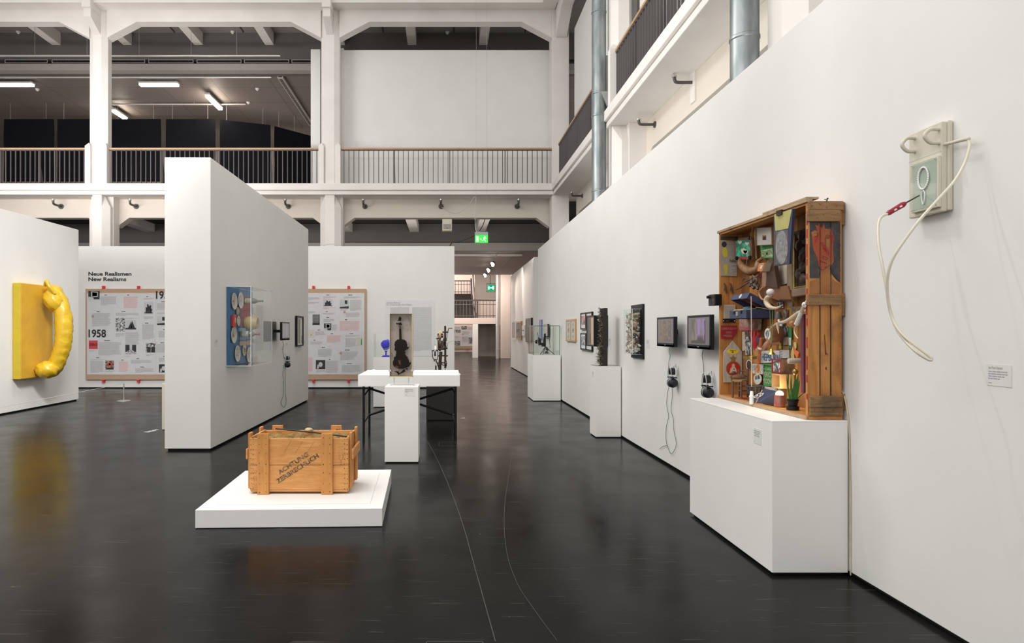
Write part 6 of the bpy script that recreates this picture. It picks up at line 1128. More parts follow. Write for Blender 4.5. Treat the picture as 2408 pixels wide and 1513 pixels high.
def lid(a0, a1, d0, d1, y0_, y1_, m_, nm):
    P = []
    for d in (d0, d1):
        for a, y in ((a0, y0_), (a1, y0_), (a1, y1_), (a0, y1_)): q = B0+u_*a+nn*d; P.append((q.x, y, q.z))
    part(o, nm, MB().hexa(P), m_, bevel=.001)
lid(0, L_, -.003, .003, ya, yc, m_blu, 'lid_top'); lid(L_-.005, L_, .003, .045, ya, yc, m_blu, 'lid_front'); lid(0, L_, .003, .045, ya, ya+.005, m_blu, 'lid_side'); lid(0, L_, .003, .045, yc-.005, yc, m_blu, 'lid_side'); lid(.006, L_-.008, .004, .008, ya+.01, yc-.01, photo('collage lining', 14, .05, .4, (1, .35, .25)), 'lid_lining')
q = B0+u_*(L_+.001)+nn*.02; part(o, 'round_label', MB().lathe(q+Vector((0, 4.95, 0)), [(.018, 0), (.018, .001)], u_, 16), m_wt)
oo = thing('folded_papers', 'pale folded papers and a teal cloth lying in the blue suitcase', 'papers', (2.38, 4.95, za1-.02)); mb = MB()
for i in range(9): c = Vector((R.uniform(2.31, 2.43), R.uniform(4.86, 5.05), za1-.01+i*.002)); mb.rbox(c, (.10, .12, .003), Matrix.Rotation(R.uniform(-.25, .25), 3, 'Y') @ Matrix.Rotation(R.uniform(0, 3), 3, 'Z'), 0)
part(oo, 'papers', mb, m_crm); part(oo, 'teal_cloth', MB().ell((2.34, 4.93, za1+.008), (.04, .045, .018), 14, jit=.12, rnd=R), mat('teal cloth', (.07, .16, .17), .8), smooth=60)
# violin half, tusk, cords
o = slab('violin_half', 'brown curved half of a violin body behind the cream tusk', 'violin part', [za(680, 1300), za(690, 1240), za(735, 1212), za(900, 1222), za(1000, 1200), za(1040, 1205), za(1085, 1395), za(930, 1390), za(800, 1345), za(740, 1380), za(700, 1360)], .55, .012, mat('violin brown', (.24, .10, .035), .45, c2=(.17, .07, .025), ns=6))
deco(o, 'lower_edge', [za(930, 1390), za(1085, 1395), za(1080, 1375), za(940, 1372)], .55, m_dk, 1); P = spl([A(*za(*q), .42) for q in ((735, 1215), (690, 1260), (680, 1310), (710, 1370), (748, 1380))], 5); part(o, 'bent_rib', MB().tube(P, .008, 8), mat('bent rib wood', (.45, .22, .1), .5), smooth=60)
o = thing('cream_tusk', 'curved cream tusk with a round knob hanging before the altar box', 'tusk', A(*za(830, 1480), -.1)); P = spl([A(*za(*q), -.12) for q in ((830, 1335), (785, 1350), (768, 1400), (790, 1450), (840, 1482), (910, 1480), (982, 1440))], 8)
part(o, 'tusk', MB().tube(P, lerps([.010, .017, .019, .018, .013, .008, .001], 8), 12), m_bz, smooth=60); part(o, 'knob', MB().ell(A(*za(820, 1284), -.12), (.028, .028, .025), 16), m_wt, smooth=60); part(o, 'neck', MB().cyl(A(*za(828, 1300), -.12), A(*za(832, 1345), -.12), .014, .012, 12), mat('purplish stump', (.30, .19, .17), .6), smooth=50)
def cord2(pts, tt, r_, m_, lab, nm='bell_string', cat='cord'): return single(nm, lab, cat, MB().tube(spl([A(a, b_, tt) for a, b_ in pts], 6), r_, 6), m_, smooth=60)
m_gc = mat('green cord', (.22, .26, .08), .7); cord2([(1810, 725), (1812, 770), (1813.5, 818)], .0, .0022, m_gc, 'green cord from the tusk to the brass bell, left strand'); cord2([(1817, 727), (1816, 770), (1814, 818)], .0, .0022, m_gc, 'green cord from the tusk to the brass bell, right strand')
o = thing('brass_bell', 'small shiny brass bell hanging before the blue lettered sign', 'bell', A(1814.5, 834, .0)); c = A(1814.5, 834, .0); part(o, 'bell', MB().lathe(c, [(.028, 0), (.024, .006), (.016, .014), (.011, .024), (.010, .036), (.005, .040)], n=22), mat('polished brass', (.80, .56, .16), .2, metal=.95), smooth=50); part(o, 'loop', MB().cyl(c+Vector((0, 0, .038)), c+Vector((0, 0, .052)), .004, n=8), m_gold)
o = thing('pull_cord', 'long white pull rod with a ribbed handle hanging before the altar box', 'pull switch', A(1767, 952, -.12)); tt = -.12; part(o, 'rod', MB().cyl(A(1766.5, 697, tt), A(1767.5, 912, tt), .0032, n=8), mat('cream rod', (.66, .60, .46), .4)); part(o, 'ferrule', MB().cyl(A(1767.5, 910, tt), A(1767.5, 919, tt), .006, n=10), m_steel)
c = A(1767.5, 951, tt); part(o, 'handle', MB().lathe(c, [(.014, 0), (.016, .01), (.015, .05), (.018, .052), (.018, .062), (.013, .066), (.012, .09), (.009, .098)], n=18), m_white, smooth=50)
# antler strip, flute, arm, whip
o = thing('antler_strip', 'long curved pale horn strip crossing the middle of the altar box', 'horn strip', A(*zb2(900, 260), .1)); P = spl([A(*zb2(*q), .1) for q in ((750, 460), (768, 370), (820, 300), (890, 262), (980, 240), (1070, 190), (1150, 130), (1240, 110))], 6)
part(o, 'curved_strip', MB().tube(P, lerps([.004, .005, .005, .009, .013, .015, .013, .010], 6), 8), m_bz, smooth=60); part(o, 'spike', MB().tube(spl([A(*zb2(*q), .05) for q in ((880, 255), (882, 310), (893, 392))], 4), lerps([.012, .010, .002], 4), 8), m_bz, smooth=60); part(o, 'metal_cap', MB().cyl(A(*zb2(895, 225), .1), A(*zb2(905, 262), .1), .014, .010, 10), m_chrome, smooth=40)
o = thing('white_flute', 'ribbed white ivory handle with a small carved skull on top', 'handle', A(*zb2(1120, 280), -.1)); p0, p1, p2, p3 = [A(*zb2(*q), -.1) for q in ((1113, 278), (1170, 130), (1195, 70), (1215, 15))]; part(o, 'grip', MB().cyl(p0, p1, .017, .013, 10), m_wt, smooth=20); part(o, 'carved_middle', MB().cyl(p1, p2, .012, .011, 8), mat('pinkish ivory', (.55, .42, .33), .5), smooth=30); part(o, 'skull', MB().ell(p2+(p3-p2)*.55, (.015, .015, .020), 12), m_wt, smooth=60)
for s in (-.006, .006): part(o, 'eye_socket', MB().ell(p2+(p3-p2)*.62+Vector((-.004, -.012, 0))+Vector((s, 0, s*.3)), .0035, 8), m_ink)
part(o, 'tip', MB().cyl(p3, p3+Vector((.008, 0, .014)), .003, n=6), m_chrome); cord2([zb2(1112, 280), zb2(1085, 350), zb2(1100, 410), zb2(1130, 450)], -.05, .004, mat('cream rod', (0, 0, 0)), 'bent pale wire below the ribbed white handle', 'bent_wire', 'wire')
m_sk = mat('doll plastic', (.40, .19, .11), .4); o = thing('doll_arm', 'brown doll arm reaching out of the altar box and holding a stick', 'doll arm', A(*zb2(780, 560), .2)); P = spl([A(*zb2(905, 492), .75), A(*zb2(850, 490), .6), A(*zb2(790, 498), .4), A(*zb2(740, 530), .2), A(*zb2(690, 590), .05)], 5)
part(o, 'forearm', MB().tube(P, lerps([.028, .027, .025, .019, .012], 5), 14), m_sk, smooth=60); hcen = A(*zb2(668, 595), -.02); hd_ = MB().ell(hcen, (.012, .018, .014), 12)
for i in range(4): a0 = hcen+Vector((-.006, .008-.0, .008-i*.006)); hd_.tube(spl([a0, a0+Vector((-.010, .010, .001)), a0+Vector((-.016, .022, -.001)), a0+Vector((-.008, .030-.002*i, -.002))], 3), lerps([.0036, .0036, .0032, .0024], 3), 6)
hd_.tube(spl([hcen+Vector((-.004, .002, .010)), hcen+Vector((-.014, .006, .018)), hcen+Vector((-.018, .016, .020))], 3), lerps([.004, .0036, .0025], 3), 6); part(o, 'hand', hd_, m_sk, smooth=60)
o = thing('leather_whip', 'reddish leather-wrapped stick with a frayed tassel, held by the doll arm', 'stick', A(*zb2(640, 860), -.05)); part(o, 'stick', MB().cyl(A(*zb2(678, 445), -.06), A(*zb2(645, 750), -.06), .011, .009, 12), mat('wrapped leather', (.42, .13, .045), .5, c2=(.26, .06, .02), nz=.8, ns=40), smooth=50); part(o, 'white_ring', MB().cyl(A(*zb2(664, 560), -.06), A(*zb2(661, 582), -.06), .0135, n=14), m_wt, smooth=40)
mb = MB()
for i in range(16): a = A(*zb2(645, 750), -.06); mb.tube([a, a+Vector((R.uniform(-.012, .004), R.uniform(-.02, .02), -.035)), a+Vector((R.uniform(-.02, .004), R.uniform(-.03, .03), -.075))], .0018, 4)
part(o, 'tassel', mb, mat('orange fringe', (.5, .18, .05), .7)); o.children[-1]['kind'] = 'stuff'; part(o, 'strap', MB().tube(spl([A(*zb2(*q), -.03) for q in ((690, 445), (740, 455), (800, 510), (790, 560))], 4), .003, 6), m_lea)
# ---- signs on the back
o = slab('lettered_sign', 'white sign with big blue letters HEPBURN', 'sign', [zb2(676, 600), zb2(904, 598), zb2(902, 742), zb2(672, 752)], .93, .006, m_wt); xtext(o, 'lettering', 'HEPBURN', *zb2(682, 728), 1832.5, 17, .93, mat('poster blue', (.03, .11, .26), .6))
o = slab('green_poster', 'green poster strip with cream words PERIO and PECON', 'sign', [zb2(702, 755), zb2(812, 770), zb2(808, 1040), zb2(705, 1032)], .92, .006, m_gn)
for s, y, h in (('petit dejeuner', 795, 5), ('avec confiture', 838, 5), ('PÉRIO', 920, 11), ('PÉCON', 1005, 11)): xtext(o, 'lettering', s, 1795, 710+y/5.217, 1814, h, .92, m_crm if h > 6 or y > 800 else m_ink)
o = slab('handwritten_card', 'white card with red handwriting behind the blue number wedge', 'card', [zb2(692, 1035), zb2(860, 1062), zb2(858, 1188), zb2(820, 1185), zb2(700, 1150)], .8, .006, m_wt); xtext(o, 'handwriting', 'Bill Wonder', *zb2(712, 1112), 1821, 8, .8, m_po)
o = slab('enamel_plate', 'small white enamel plate with dark letters SEIN', 'sign', [zb2(570, 760), zb2(698, 772), zb2(696, 892), zb2(572, 878)], .85, .006, m_wt); xtext(o, 'lettering', 'SEIN', *zb2(578, 845), 1786, 12, .85, m_grey)
for a, b_ in ((690, 780), (688, 830), (690, 880)): c = A(*zb2(a, b_), .83); part(o, 'screw', MB().ell(c, .0025, 8), m_ink)
o = slab('post_sign', 'wooden sign with grey letters POST at the upper right of the altar box', 'sign', [zb2(1038, 60), zb2(1240, 50), zb2(1240, 150), zb2(1045, 172)], .95, .006, mat('ochre sign wood', (.38, .22, .09), .6)); xtext(o, 'lettering', 'POST', *zb2(1048, 140), 1893, 12, .95, mat('sign grey green', (.16, .20, .17), .6))
def oval_th(nm, lab, cat, cx, cy, rx, ry, t_, th, m_): return slab(nm, lab, cat, [(cx+rx*math.cos(i*math.pi/12), cy+ry*math.sin(i*math.pi/12)) for i in range(24)], t_, th, m_)
o = thing('round_tin', 'round brown wooden drum with an oval blue and white picture', 'tin', A(*zb2(775, 480), .6)); c = A(*zb2(775, 400), .35); part(o, 'drum', MB().lathe(c, [(.06, 0), (.064, .01), (.064, .075), (.06, .08)], (1, 0, 0), 26), m_lea, smooth=40); X_c = c.x-.001
part(o, 'oval_picture', MB().lathe(c+Vector((-.002, .02, 0)), [(.044, 0), (.044, .002)], (1, 0, 0), 24), m_wt); part(o, 'oval_centre', MB().lathe(c+Vector((-.003, .02, .004)), [(.026, 0), (.026, .001)], (1, 0, 0), 20), photo('blue plate print', 40, .15, .6, (.4, .65, 1)))
oval_th('dark_oval_plaque', 'dark oval plaque with a pale rim above the white enamel plate', 'plaque', 1760, 858.5, 5.2, 12, .85, .008, m_wt); oval_th('dark_oval_relief', 'grey relief filling the pale-rimmed oval plaque', 'plaque', 1760, 858.5, 4, 10, .80, .004, m_rust)
o = oval_th('round_badge', 'round white badge with a grey picture below the enamel plate', 'badge', 1781, 892, 9, 12.5, .85, .006, m_wt); deco(o, 'badge_picture', [(1776, 884), (1785, 883), (1787, 891), (1776, 893)], .85, pho[1], 1)
o = oval_th('blue_medal', 'small blue and white medal half behind the horn strip', 'medal', 1835, 763, 6, 10, .9, .006, mat('medal blue', (.10, .16, .24), .5)); deco(o, 'medal_face', [(1832, 760), (1838, 758), (1839, 766), (1833, 769)], .9, m_wt)
# ---- boxes, trays and the things standing on the box floor
o = thing('red_framed_box', 'small red-edged box with a black and white picture inside', 'box', A(*zb2(870, 880), .5)); P = [zb2(808, 697), zb2(922, 702), zb2(922, 872), zb2(812, 878)]; X = 2.31+.175*.45; PP = [sw(*q, X) for q in P]; Ya, Yb = max(q.y for q in PP), min(q.y for q in PP); zl, zh = min(q.z for q in PP)+.004, max(q.z for q in PP)-.003; pl = Pl((X, Ya, zl), (0, -1, 0), UP)
part(o, 'red_frame', MB().frame(pl, 0, 0, Ya-Yb, zh-zl, .010, -.03, .002), m_rd); part(o, 'picture_sheet', MB().rect(pl, .01, .01, Ya-Yb-.01, zh-zl-.01, -.006), pho[2]); part(o, 'box_side', MB().box(X, Yb-.001, zl, 2.48, Yb+.006, zh), mat('stained plywood', (.36, .24, .15), .6, c2=(.10, .06, .04), nz=.5, ns=9))
o = thing('open_wooden_box', 'small open pale wooden box under the red-edged box', 'box', A(*zb2(870, 1070), .5)); X = 2.31+.175*.38; P = [sw(*zb2(*q), X) for q in ((806, 882), (912, 892), (912, 1065), (806, 1050))]; Ya, Yb = max(q.y for q in P), min(q.y for q in P); zl, zh = min(q.z for q in P), max(q.z for q in P)
m_pw2 = mat('pale box wood', (.55, .36, .18), .6, c2=(.45, .28, .13), ns=10); part(o, 'box_walls', MB().frame(Pl((X, Ya, zl), (0, -1, 0), UP), 0, 0, Ya-Yb, zh-zl, .009, -.10, 0), m_pw2); part(o, 'box_back', MB().box(2.43, Yb, zl, 2.436, Ya, zh), m_wo)
o = thing('sardine_tin', 'shallow oval brass tin tray left of the whip stick', 'tin', A(*zb2(540, 710), .4)); c = A(*zb2(540, 685), .45); mb = MB().lathe(c-Vector((0, 0, .012)), [(.005, 0), (.048, 0), (.052, .024), (.048, .024), (.045, .004), (.004, .004)], n=26); part(o, 'tray', mb, m_gold, smooth=40)
o = thing('red_ribbon', 'bunch of dark red ribbons above the brass tray', 'ribbon', A(*zb2(590, 600), .6))
for q in ([(545, 365), (570, 450), (600, 590)], [(600, 360), (600, 480), (605, 600)], [(655, 375), (625, 470), (605, 590)]): P = spl([A(*zb2(*c), .6) for c in q], 4); part(o, 'ribbon', MB().tube(P, lerps([.012, .016, .006], 4), 6), mat('red satin', (.42, .02, .03), .5), smooth=60)
part(o, 'green_end', MB().ell(A(*zb2(535, 420), .55), (.008, .018, .028), 10), mat('dark green felt', (.03, .05, .035), .8)); part(o, 'blue_end', MB().ell(A(*zb2(645, 480), .55), (.008, .010, .035), 10), m_blu)
o = slab('cork_block', 'pinkish cracked wooden block under the blue suitcase', 'block', [zb2(405, 212), zb2(592, 212), zb2(585, 350), zb2(412, 350)], .6, .06, mat('pinkish cork', (.46, .28, .20), .8, c2=(.30, .16, .12), nz=1, ns=26)); deco(o, 'pink_stain', [zb2(415, 290), zb2(460, 320), zb2(520, 310), zb2(585, 325), zb2(584, 349), zb2(413, 349)], .6, mat('pink stain', (.42, .10, .12), .8))
single('grey_stone', 'oblong grey pebble hanging under the blue suitcase', 'stone', MB().ell(A(*zb2(660, 298), .6), (.012, .018, .035), 14, rot=Matrix.Rotation(.3, 3, 'X'), jit=.06, rnd=R), mat('grey stone', (.16, .14, .10), .8), smooth=60)
o = thing('dark_bell', 'dark cast bell hanging right of the blue suitcase', 'bell', A(*zb2(890, 205), .6)); c = A(*zb2(890, 205), .6); part(o, 'bell', MB().lathe(c, [(.028, 0), (.026, .01), (.020, .03), (.016, .045), (.006, .052)], n=18), m_iron, smooth=50)
m_col = [m_np, m_crm, pho[0], photo('brown photograph', 20, .06, .4, (1, .75, .55)), mat('collage ochre', (.36, .22, .08), .7), m_wt]; cl = [('grey engraving clipping above the brass tray', [zb2(480, 430), zb2(555, 425), zb2(560, 650), zb2(485, 655)], 2), ('faded strip of clippings at the far end of the back', [zb2(442, 370), zb2(478, 368), zb2(478, 600), zb2(445, 602)], 1), ('small picture card between the horn strip and the doll arm', [zb2(945, 300), zb2(1000, 300), zb2(998, 430), zb2(948, 430)], 2),
   ('pale printed strip right of the doll arm', [zb2(945, 435), zb2(1000, 435), zb2(998, 530), zb2(948, 532)], 1), ('brown photograph clipping beside the dark cast bell', [zb2(950, 100), zb2(1005, 95), zb2(1000, 205), zb2(950, 210)], 3), ('dark photograph clipping right of the cream tusk', [zb2(1010, 10), zb2(1060, 5), zb2(1060, 60), zb2(1012, 62)], 0), ('round-hole punched white card right of the HEPBURN sign', [zb2(908, 590), zb2(1018, 592), zb2(1020, 690), zb2(910, 695)], 5),
   ('brown wood-print clipping under the white punched card', [zb2(945, 540), zb2(1020, 545), zb2(1018, 588), zb2(945, 588)], 4), ('orange and white clipping near the far end of the back', [zb2(475, 360), zb2(540, 358), zb2(540, 420), zb2(478, 425)], 3), ('small glassy clipping behind the cream tusk', [zb2(868, 2), zb2(940, 5), zb2(945, 78), zb2(880, 78)], 2)]
for lab, q, k in cl: slab('paper_clipping', lab, 'clipping', q, .965, .004, m_col[k])
sc = [o_ for o_ in COL.objects if o_.get('label', '').startswith('round-hole')][0]
for b_ in (610, 645, 678): a, c_ = zb2(927, b_); deco(sc, 'punched_hole', [(a+1.8*math.cos(i*.785), c_+2.6*math.sin(i*.785)) for i in range(8)], .965, m_grey)
m_grb = mat('green bottle print', (.04, .20, .07), .5); m_or = mat('orange print', (.62, .16, .06), .6); m_yg = mat('pale yellow print', (.55, .50, .20), .6)
o = slab('bottle_cutout', 'cut-out green bottle picture at the right of the altar back', 'cut-out', [zb2(1012, 310), zb2(1048, 310), zb2(1050, 560), zb2(1035, 585), zb2(1015, 560), zb2(1020, 470), zb2(1010, 400)], .93, .005, m_grb); deco(o, 'bottle_label', [zb2(1010, 440), zb2(1044, 440), zb2(1044, 535), zb2(1015, 535)], .93, m_wt)
slab('fish_cutout', 'orange cut-out strip with a red tail shape', 'cut-out', [zb2(1062, 470), zb2(1075, 560), zb2(1098, 595), zb2(1140, 620), zb2(1118, 690), zb2(1080, 640), zb2(1065, 560)], .93, .006, m_or); slab('yellow_cutout', 'pale yellow cut-out figure shape beside the orange one', 'cut-out', [zb2(1075, 500), zb2(1105, 495), zb2(1108, 560), zb2(1075, 640), zb2(1085, 720), zb2(1045, 720), zb2(1040, 640)], .96, .004, m_yg)
slab('yellow_strip', 'bright yellow strip behind the doll arm', 'strip', [zb2(878, 390), zb2(900, 390), zb2(925, 575), zb2(895, 578), zb2(900, 480)], .93, .004, m_yl); slab('purple_door', 'narrow purple-edged door panel inside the right of the altar box', 'door panel', [zb2(1165, 150), zb2(1200, 150), zb2(1200, 1120), zb2(1165, 1118)], .25, .13, mat('purple stained wood', (.16, .04, .075), .5, c2=(.12, .03, .05), ns=8))
single('wooden_ball', 'round light wooden ball behind the ribbed white handle', 'ball', MB().ell(A(*zb2(1060, 265), .7), .022, 18), mat('light ball wood', (.52, .25, .10), .4), smooth=60)
o = thing('glass_tube', 'clear glass bottle lying sideways above the plant leaves', 'bottle', A(*zb2(1090, 740), .3)); c = A(*zb2(1062, 728), .3); part(o, 'glass_body', MB().lathe(c, [(.006, -.03), (.018, -.028), (.02, -.02), (.02, .05), (.015, .055)], (1, -.1, 0), 18), mat('frosted glass', (.55, .50, .42), .15, spec=.8), smooth=50)
o = thing('glass_stopper', 'small glass knob with a yellow-green centre under the glass bottle', 'knob', A(*zb2(1095, 862), .4)); c = A(*zb2(1092, 860), .4); part(o, 'knob', MB().lathe(c, [(.010, .02), (.020, .006), (.020, -.006), (.010, -.014)], (1, 0, 0), 18), m_gold, smooth=50)
zfl = Z0+.0305
def fl_(px, py, tt=0): Y = (HC-zfl)*F/(py-VY); return Vector((PX(px, Y), Y, zfl))
o = thing('iron_basket', 'small black cast-iron basket on the floor of the altar box', 'basket', (2.40, 4.95, zfl)); c = Vector((2.405, 4.95, zfl)); mb = MB()
for i in range(14): a = i*math.tau/14; mb.tube([c+Vector((.045*math.cos(a), .055*math.sin(a), .045)), c+Vector((.062*math.cos(a), .072*math.sin(a), .105))], .0045, 5)
part(o, 'ribs', mb, m_iron); part(o, 'rim', MB().tube([c+Vector((.064*math.cos(i*.2618), .074*math.sin(i*.2618), .105)) for i in range(25)], .005, 6, cap=False), m_iron, smooth=60); part(o, 'foot', MB().lathe(c, [(.04, 0), (.035, .006), (.010, .012), (.010, .03), (.045, .042), (.048, .048)], n=18), m_iron, smooth=50)
o = thing('number_wedge', 'dark blue wedge-shaped block with a white number 69', 'block', (2.37, 4.78, zfl)); a0, a1, a2 = Vector((2.315, 4.93, zfl)), Vector((2.315, 4.78, zfl)), Vector((2.43, 4.70, zfl+.0)); hgt = PZ(920, 4.66)-zfl
P = [(2.318, 4.90, zfl), (2.318, 4.72, zfl), (2.425, 4.66, zfl), (2.425, 4.84, zfl), (2.322, 4.90, zfl+.008), (2.322, 4.72, zfl+.008), (2.425, 4.66, hgt+zfl), (2.425, 4.84, hgt+zfl)]; part(o, 'wedge', MB().hexa(P), m_blu, bevel=.002)
u0, v0 = Vector((0, -1, 0)), (Vector((2.425, 4.66, hgt+zfl))-Vector((2.322, 4.72, zfl+.008))); v0 = Vector((v0.x, 0, v0.z)); part(o, 'number', MB().text('69', Pl(Vector((2.326, 4.86, zfl+.012)), u0, v0), .01, .02, .065, 0, .085, .02, .0025), m_wt)
o = thing('candle_jar', 'glowing lamp in a red-patterned glass jar beside the potted plant', 'jar', (2.35, 4.46, zfl)); c = Vector((2.352, 4.485, zfl)); part(o, 'jar', MB().lathe(c, [(.030, 0), (.036, .005), (.034, .06), (.032, .085)], n=22), mat('red marbled glass', (.40, .08, .07), .25, c2=(.25, .22, .15), nz=1, ns=18), smooth=50)
part(o, 'glass_rim', MB().lathe(c+Vector((0, 0, .085)), [(.032, 0), (.029, .045), (.028, .045), (.031, 0)], n=22), m_gl, smooth=50); part(o, 'glowing_bulb', MB().ell(c+Vector((0, 0, .092)), (.026, .026, .018), 16), mat('lit bulb', (1, .82, .55), emit=12), smooth=60); point((2.33, 4.47, zfl+.135), .9, (1, .75, .45), .02, 'jar_light')
o = thing('potted_plant', 'green sansevieria-like plant in a black plastic pot inside the altar box', 'plant', (2.40, 4.30, zfl)); c = Vector((2.352, 4.315, zfl)); part(o, 'saucer', MB().lathe(c, [(.034, 0), (.040, .004), (.041, .026), (.038, .026)], n=22), m_black, smooth=40); part(o, 'pot', MB().lathe(c, [(.026, .018), (.035, .062), (.038, .064), (.038, .074), (.034, .074)], n=22), m_black, smooth=40); part(o, 'soil', MB().ell(c+Vector((0, 0, .068)), (.033, .033, .005), 14), m_dk)
mlf = mat('green leaf', (.05, .20, .05), .4, c2=(.10, .30, .08), ns=10, nz=.5, stretch=(1, 1, .2))
for (px, py), w_, b0 in ((zb2(990, 860), .006, -.018), (zb2(1045, 890), .008, -.010), (zb2(1105, 900), .010, 0), (zb2(1135, 880), .013, .006), (zb2(1118, 930), .012, .0), (zb2(1085, 1040), .008, -.012), (zb2(1235, 1110), .006, .020), (zb2(1150, 960), .012, .012)):
    tp_ = at(px, py, 4.31); b1 = c+Vector((b0, R.uniform(-.012, .012), .07)); md = (b1+tp_)*.5+Vector((b0*.3, 0, .012)); P = spl([b1, md, tp_], 6); vs, fs = [], []
    for i, q in enumerate(P): f = i/(len(P)-1); ww_ = w_*(1-f**2.2)+.0004; vs += [q+Vector((-ww_, 0, 0)), q+Vector((0, .004*(1-f), 0)), q+Vector((ww_, 0, 0)), q+Vector((0, -.002*(1-f), 0))]
    for i in range(len(P)-1):
        for j in range(4): fs.append((i*4+j, i*4+(j+1) % 4, (i+1)*4+(j+1) % 4, (i+1)*4+j))
    part(o, 'leaf', MB().add(vs, fs), mlf, smooth=60)
single('shell_slab', 'flat brown slab lying on the floor of the altar box before the jar', 'slab', MB().ell((2.345, 4.61, zfl+.004), (.03, .085, .004), 16, jit=.05, rnd=R), m_rust); cord2([zb2(690, 1085), zb2(650, 1170), zb2(612, 1240)], -.05, .0035, mat('red and white twine', (.55, .2, .15), .7, c2=(.7, .6, .5), nz=2, ns=60), 'red and white twine hanging over the front edge beside the number wedge', 'twisted_twine', 'twine')
single('red_cloth', 'small red cloth lying under the miniature chair and basket', 'cloth', MB().prism([(2.315, 5.10, zfl), (2.318, 4.95, zfl), (2.40, 4.93, zfl), (2.39, 5.08, zfl)], (0, 0, .003)), m_po)
single('metal_figurine', 'tiny wire figure standing on top of the altar box', 'figure', MB().tube([(2.46, 4.1, Z1), (2.455, 4.1, Z1+.018), (2.465, 4.1, Z1+.03)], .003, 6).tube([(2.445, 4.1, Z1), (2.455, 4.1, Z1+.018), (2.44, 4.1, Z1+.022)], .003, 6).ell((2.458, 4.1, Z1+.026), .006, 8), m_steel)
single('power_cable', 'cream power cable running down the wall behind the altar box', 'cable', MB().tube(spl([(2.543, 4.10, PZ(917, 4.1)), (2.543, 4.06, PZ(935, 4.06)), (2.545, 4.02, .95), (2.545, 4.006, .6), (2.545, 4.004, .2), (2.545, 4.003, .012)], 6), .0045, 6), m_bz, smooth=60)
# ================================================================ white screwdriver object on the right wall
m_cw = mat('cream painted wood', (.66, .62, .52), .45, c2=(.60, .55, .44), nz=.3, ns=5, bump=.1, bs=40); m_cable = mat('cream cable', (.72, .67, .55), .3)
t = thing('screwdriver_object', 'cream painted board with hooks, a glazed panel and a hanging white cable', 'artwork', (2.5, 3.3, 2.15)); Xa = 2.49; ya, yb_ = 3.20, sx(2137, Xa); z0, z1 = 2.148, 2.600
part(t, 'board', MB().box(Xa, ya, z0, 2.52, yb_, z1), m_cw, bevel=.006); part(t, 'backing_board', MB().box(2.52, ya-.004, z0+.004, 2.548, yb_, z1+.006), m_cw, bevel=.008); part(t, 'board_seam', MB().box(Xa-.0006, ya, z0+.30, Xa+.001, yb_, z0+.303).box(Xa-.0006, ya, z0+.17, Xa+.001, ya+.07, z0+.172), m_lgrey)
Xp = Xa-.018; P = [sw(2143, 388, Xp), sw(2206, 371, Xp), sw(2208, 487, Xp), sw(2144, 502, Xp)]; Ya, Yb = P[0].y, P[1].y; zl, zh = P[3].z, P[0].z; pl = Pl((Xp, Ya, zl), (0, -1, 0), UP); W_, H_ = Ya-Yb, zh-zl
part(t, 'glazed_panel', MB().pbox(pl, 0, 0, -.017, W_, H_, 0), m_cw, bevel=.002); part(t, 'tinted_ground', MB().rect(pl, .012, .012, W_-.012, H_-.012, .001), mat('pale green ground', (.52, .56, .48), .5)); part(t, 'glass_pane', MB().pbox(pl, .004, .004, .004, W_-.004, H_-.004, .007), m_gl)
for a in (.012, W_-.012):
    for b_ in (.012, H_-.012): part(t, 'screw', MB().ell(pl.p(a, b_, .008), .004, 8), m_chrome)
wr_ = [pl.p(W_*.5+.035*math.cos(i*.349)*1.0, H_*.64+.055*math.sin(i*.349), .006) for i in range(19)]; part(t, 'beaded_wreath', MB().tube(wr_, .004, 7, cap=False), m_white, smooth=60); mb = MB()
for i in range(30): a = i*math.tau/30; mb.ell(pl.p(W_*.5+.036*math.cos(a), H_*.64+.056*math.sin(a), .008), .0055, 6)
part(t, 'wreath_beads', mb, m_white); part(t, 'cord_loop', MB().tube(spl([pl.p(W_*.5, H_*.42, .006), pl.p(W_*.5-.012, H_*.3, .006), pl.p(W_*.5, H_*.12, .006), pl.p(W_*.5+.012, H_*.3, .006), pl.p(W_*.5, H_*.42, .006)], 5), .003, 6), m_white, smooth=60)
for (x_, yt, yb2, dx) in ((2151.5, 325, 356, .062), (2208, 304, 336, .066)):
    a, b_ = sw(x_, yt, Xa), sw(x_, yb2, Xa); part(t, 'hook', MB().tube(spl([a, a+Vector((-dx*.6, .0, 0)), a+Vector((-dx*.95, 0, -.016)), (a+b_)/2+Vector((-dx*1.1, 0, 0)), b_+Vector((-dx*.95, 0, .016)), b_+Vector((-dx*.6, 0, 0)), b_], 5), .0095, 10), m_cw, smooth=60)
ys = 3.30; g0, g1, g2, g3 = [at(*q, ys) for q in ((2087, 503), (2129, 478), (2162, 460), (2160, 462))]; dirn = (g1-g0).normalized()
part(t, 'screwdriver_handle', MB().tube([g0, g0+dirn*.012, g0+dirn*.02, g0+(g1-g0)*.5, g1-dirn*.015, g1], [.010, .014, .013, .0135, .015, .009], 12), mat('red handle', (.30, .012, .03), .35), smooth=50); part(t, 'screwdriver_blade', MB().cyl(g1, g2, .004, .003, 8), m_steel)
for q in (.35, .65): part(t, 'handle_marking', MB().rbox(g0+(g1-g0)*q+Vector((0, -.0135, 0)), (.014, .002, .008), Matrix.Rotation(-.5, 3, 'Y')), m_white)
part(t, 'side_rod', MB().cyl((2.505, 3.2, PZ(340, 3.2)), at(2273, 327, 3.06), .008, .009, 10), m_cw, smooth=50); part(t, 'rod_tip', MB().ell(at(2276, 327, 3.055), .012, 10), m_cw, smooth=60)
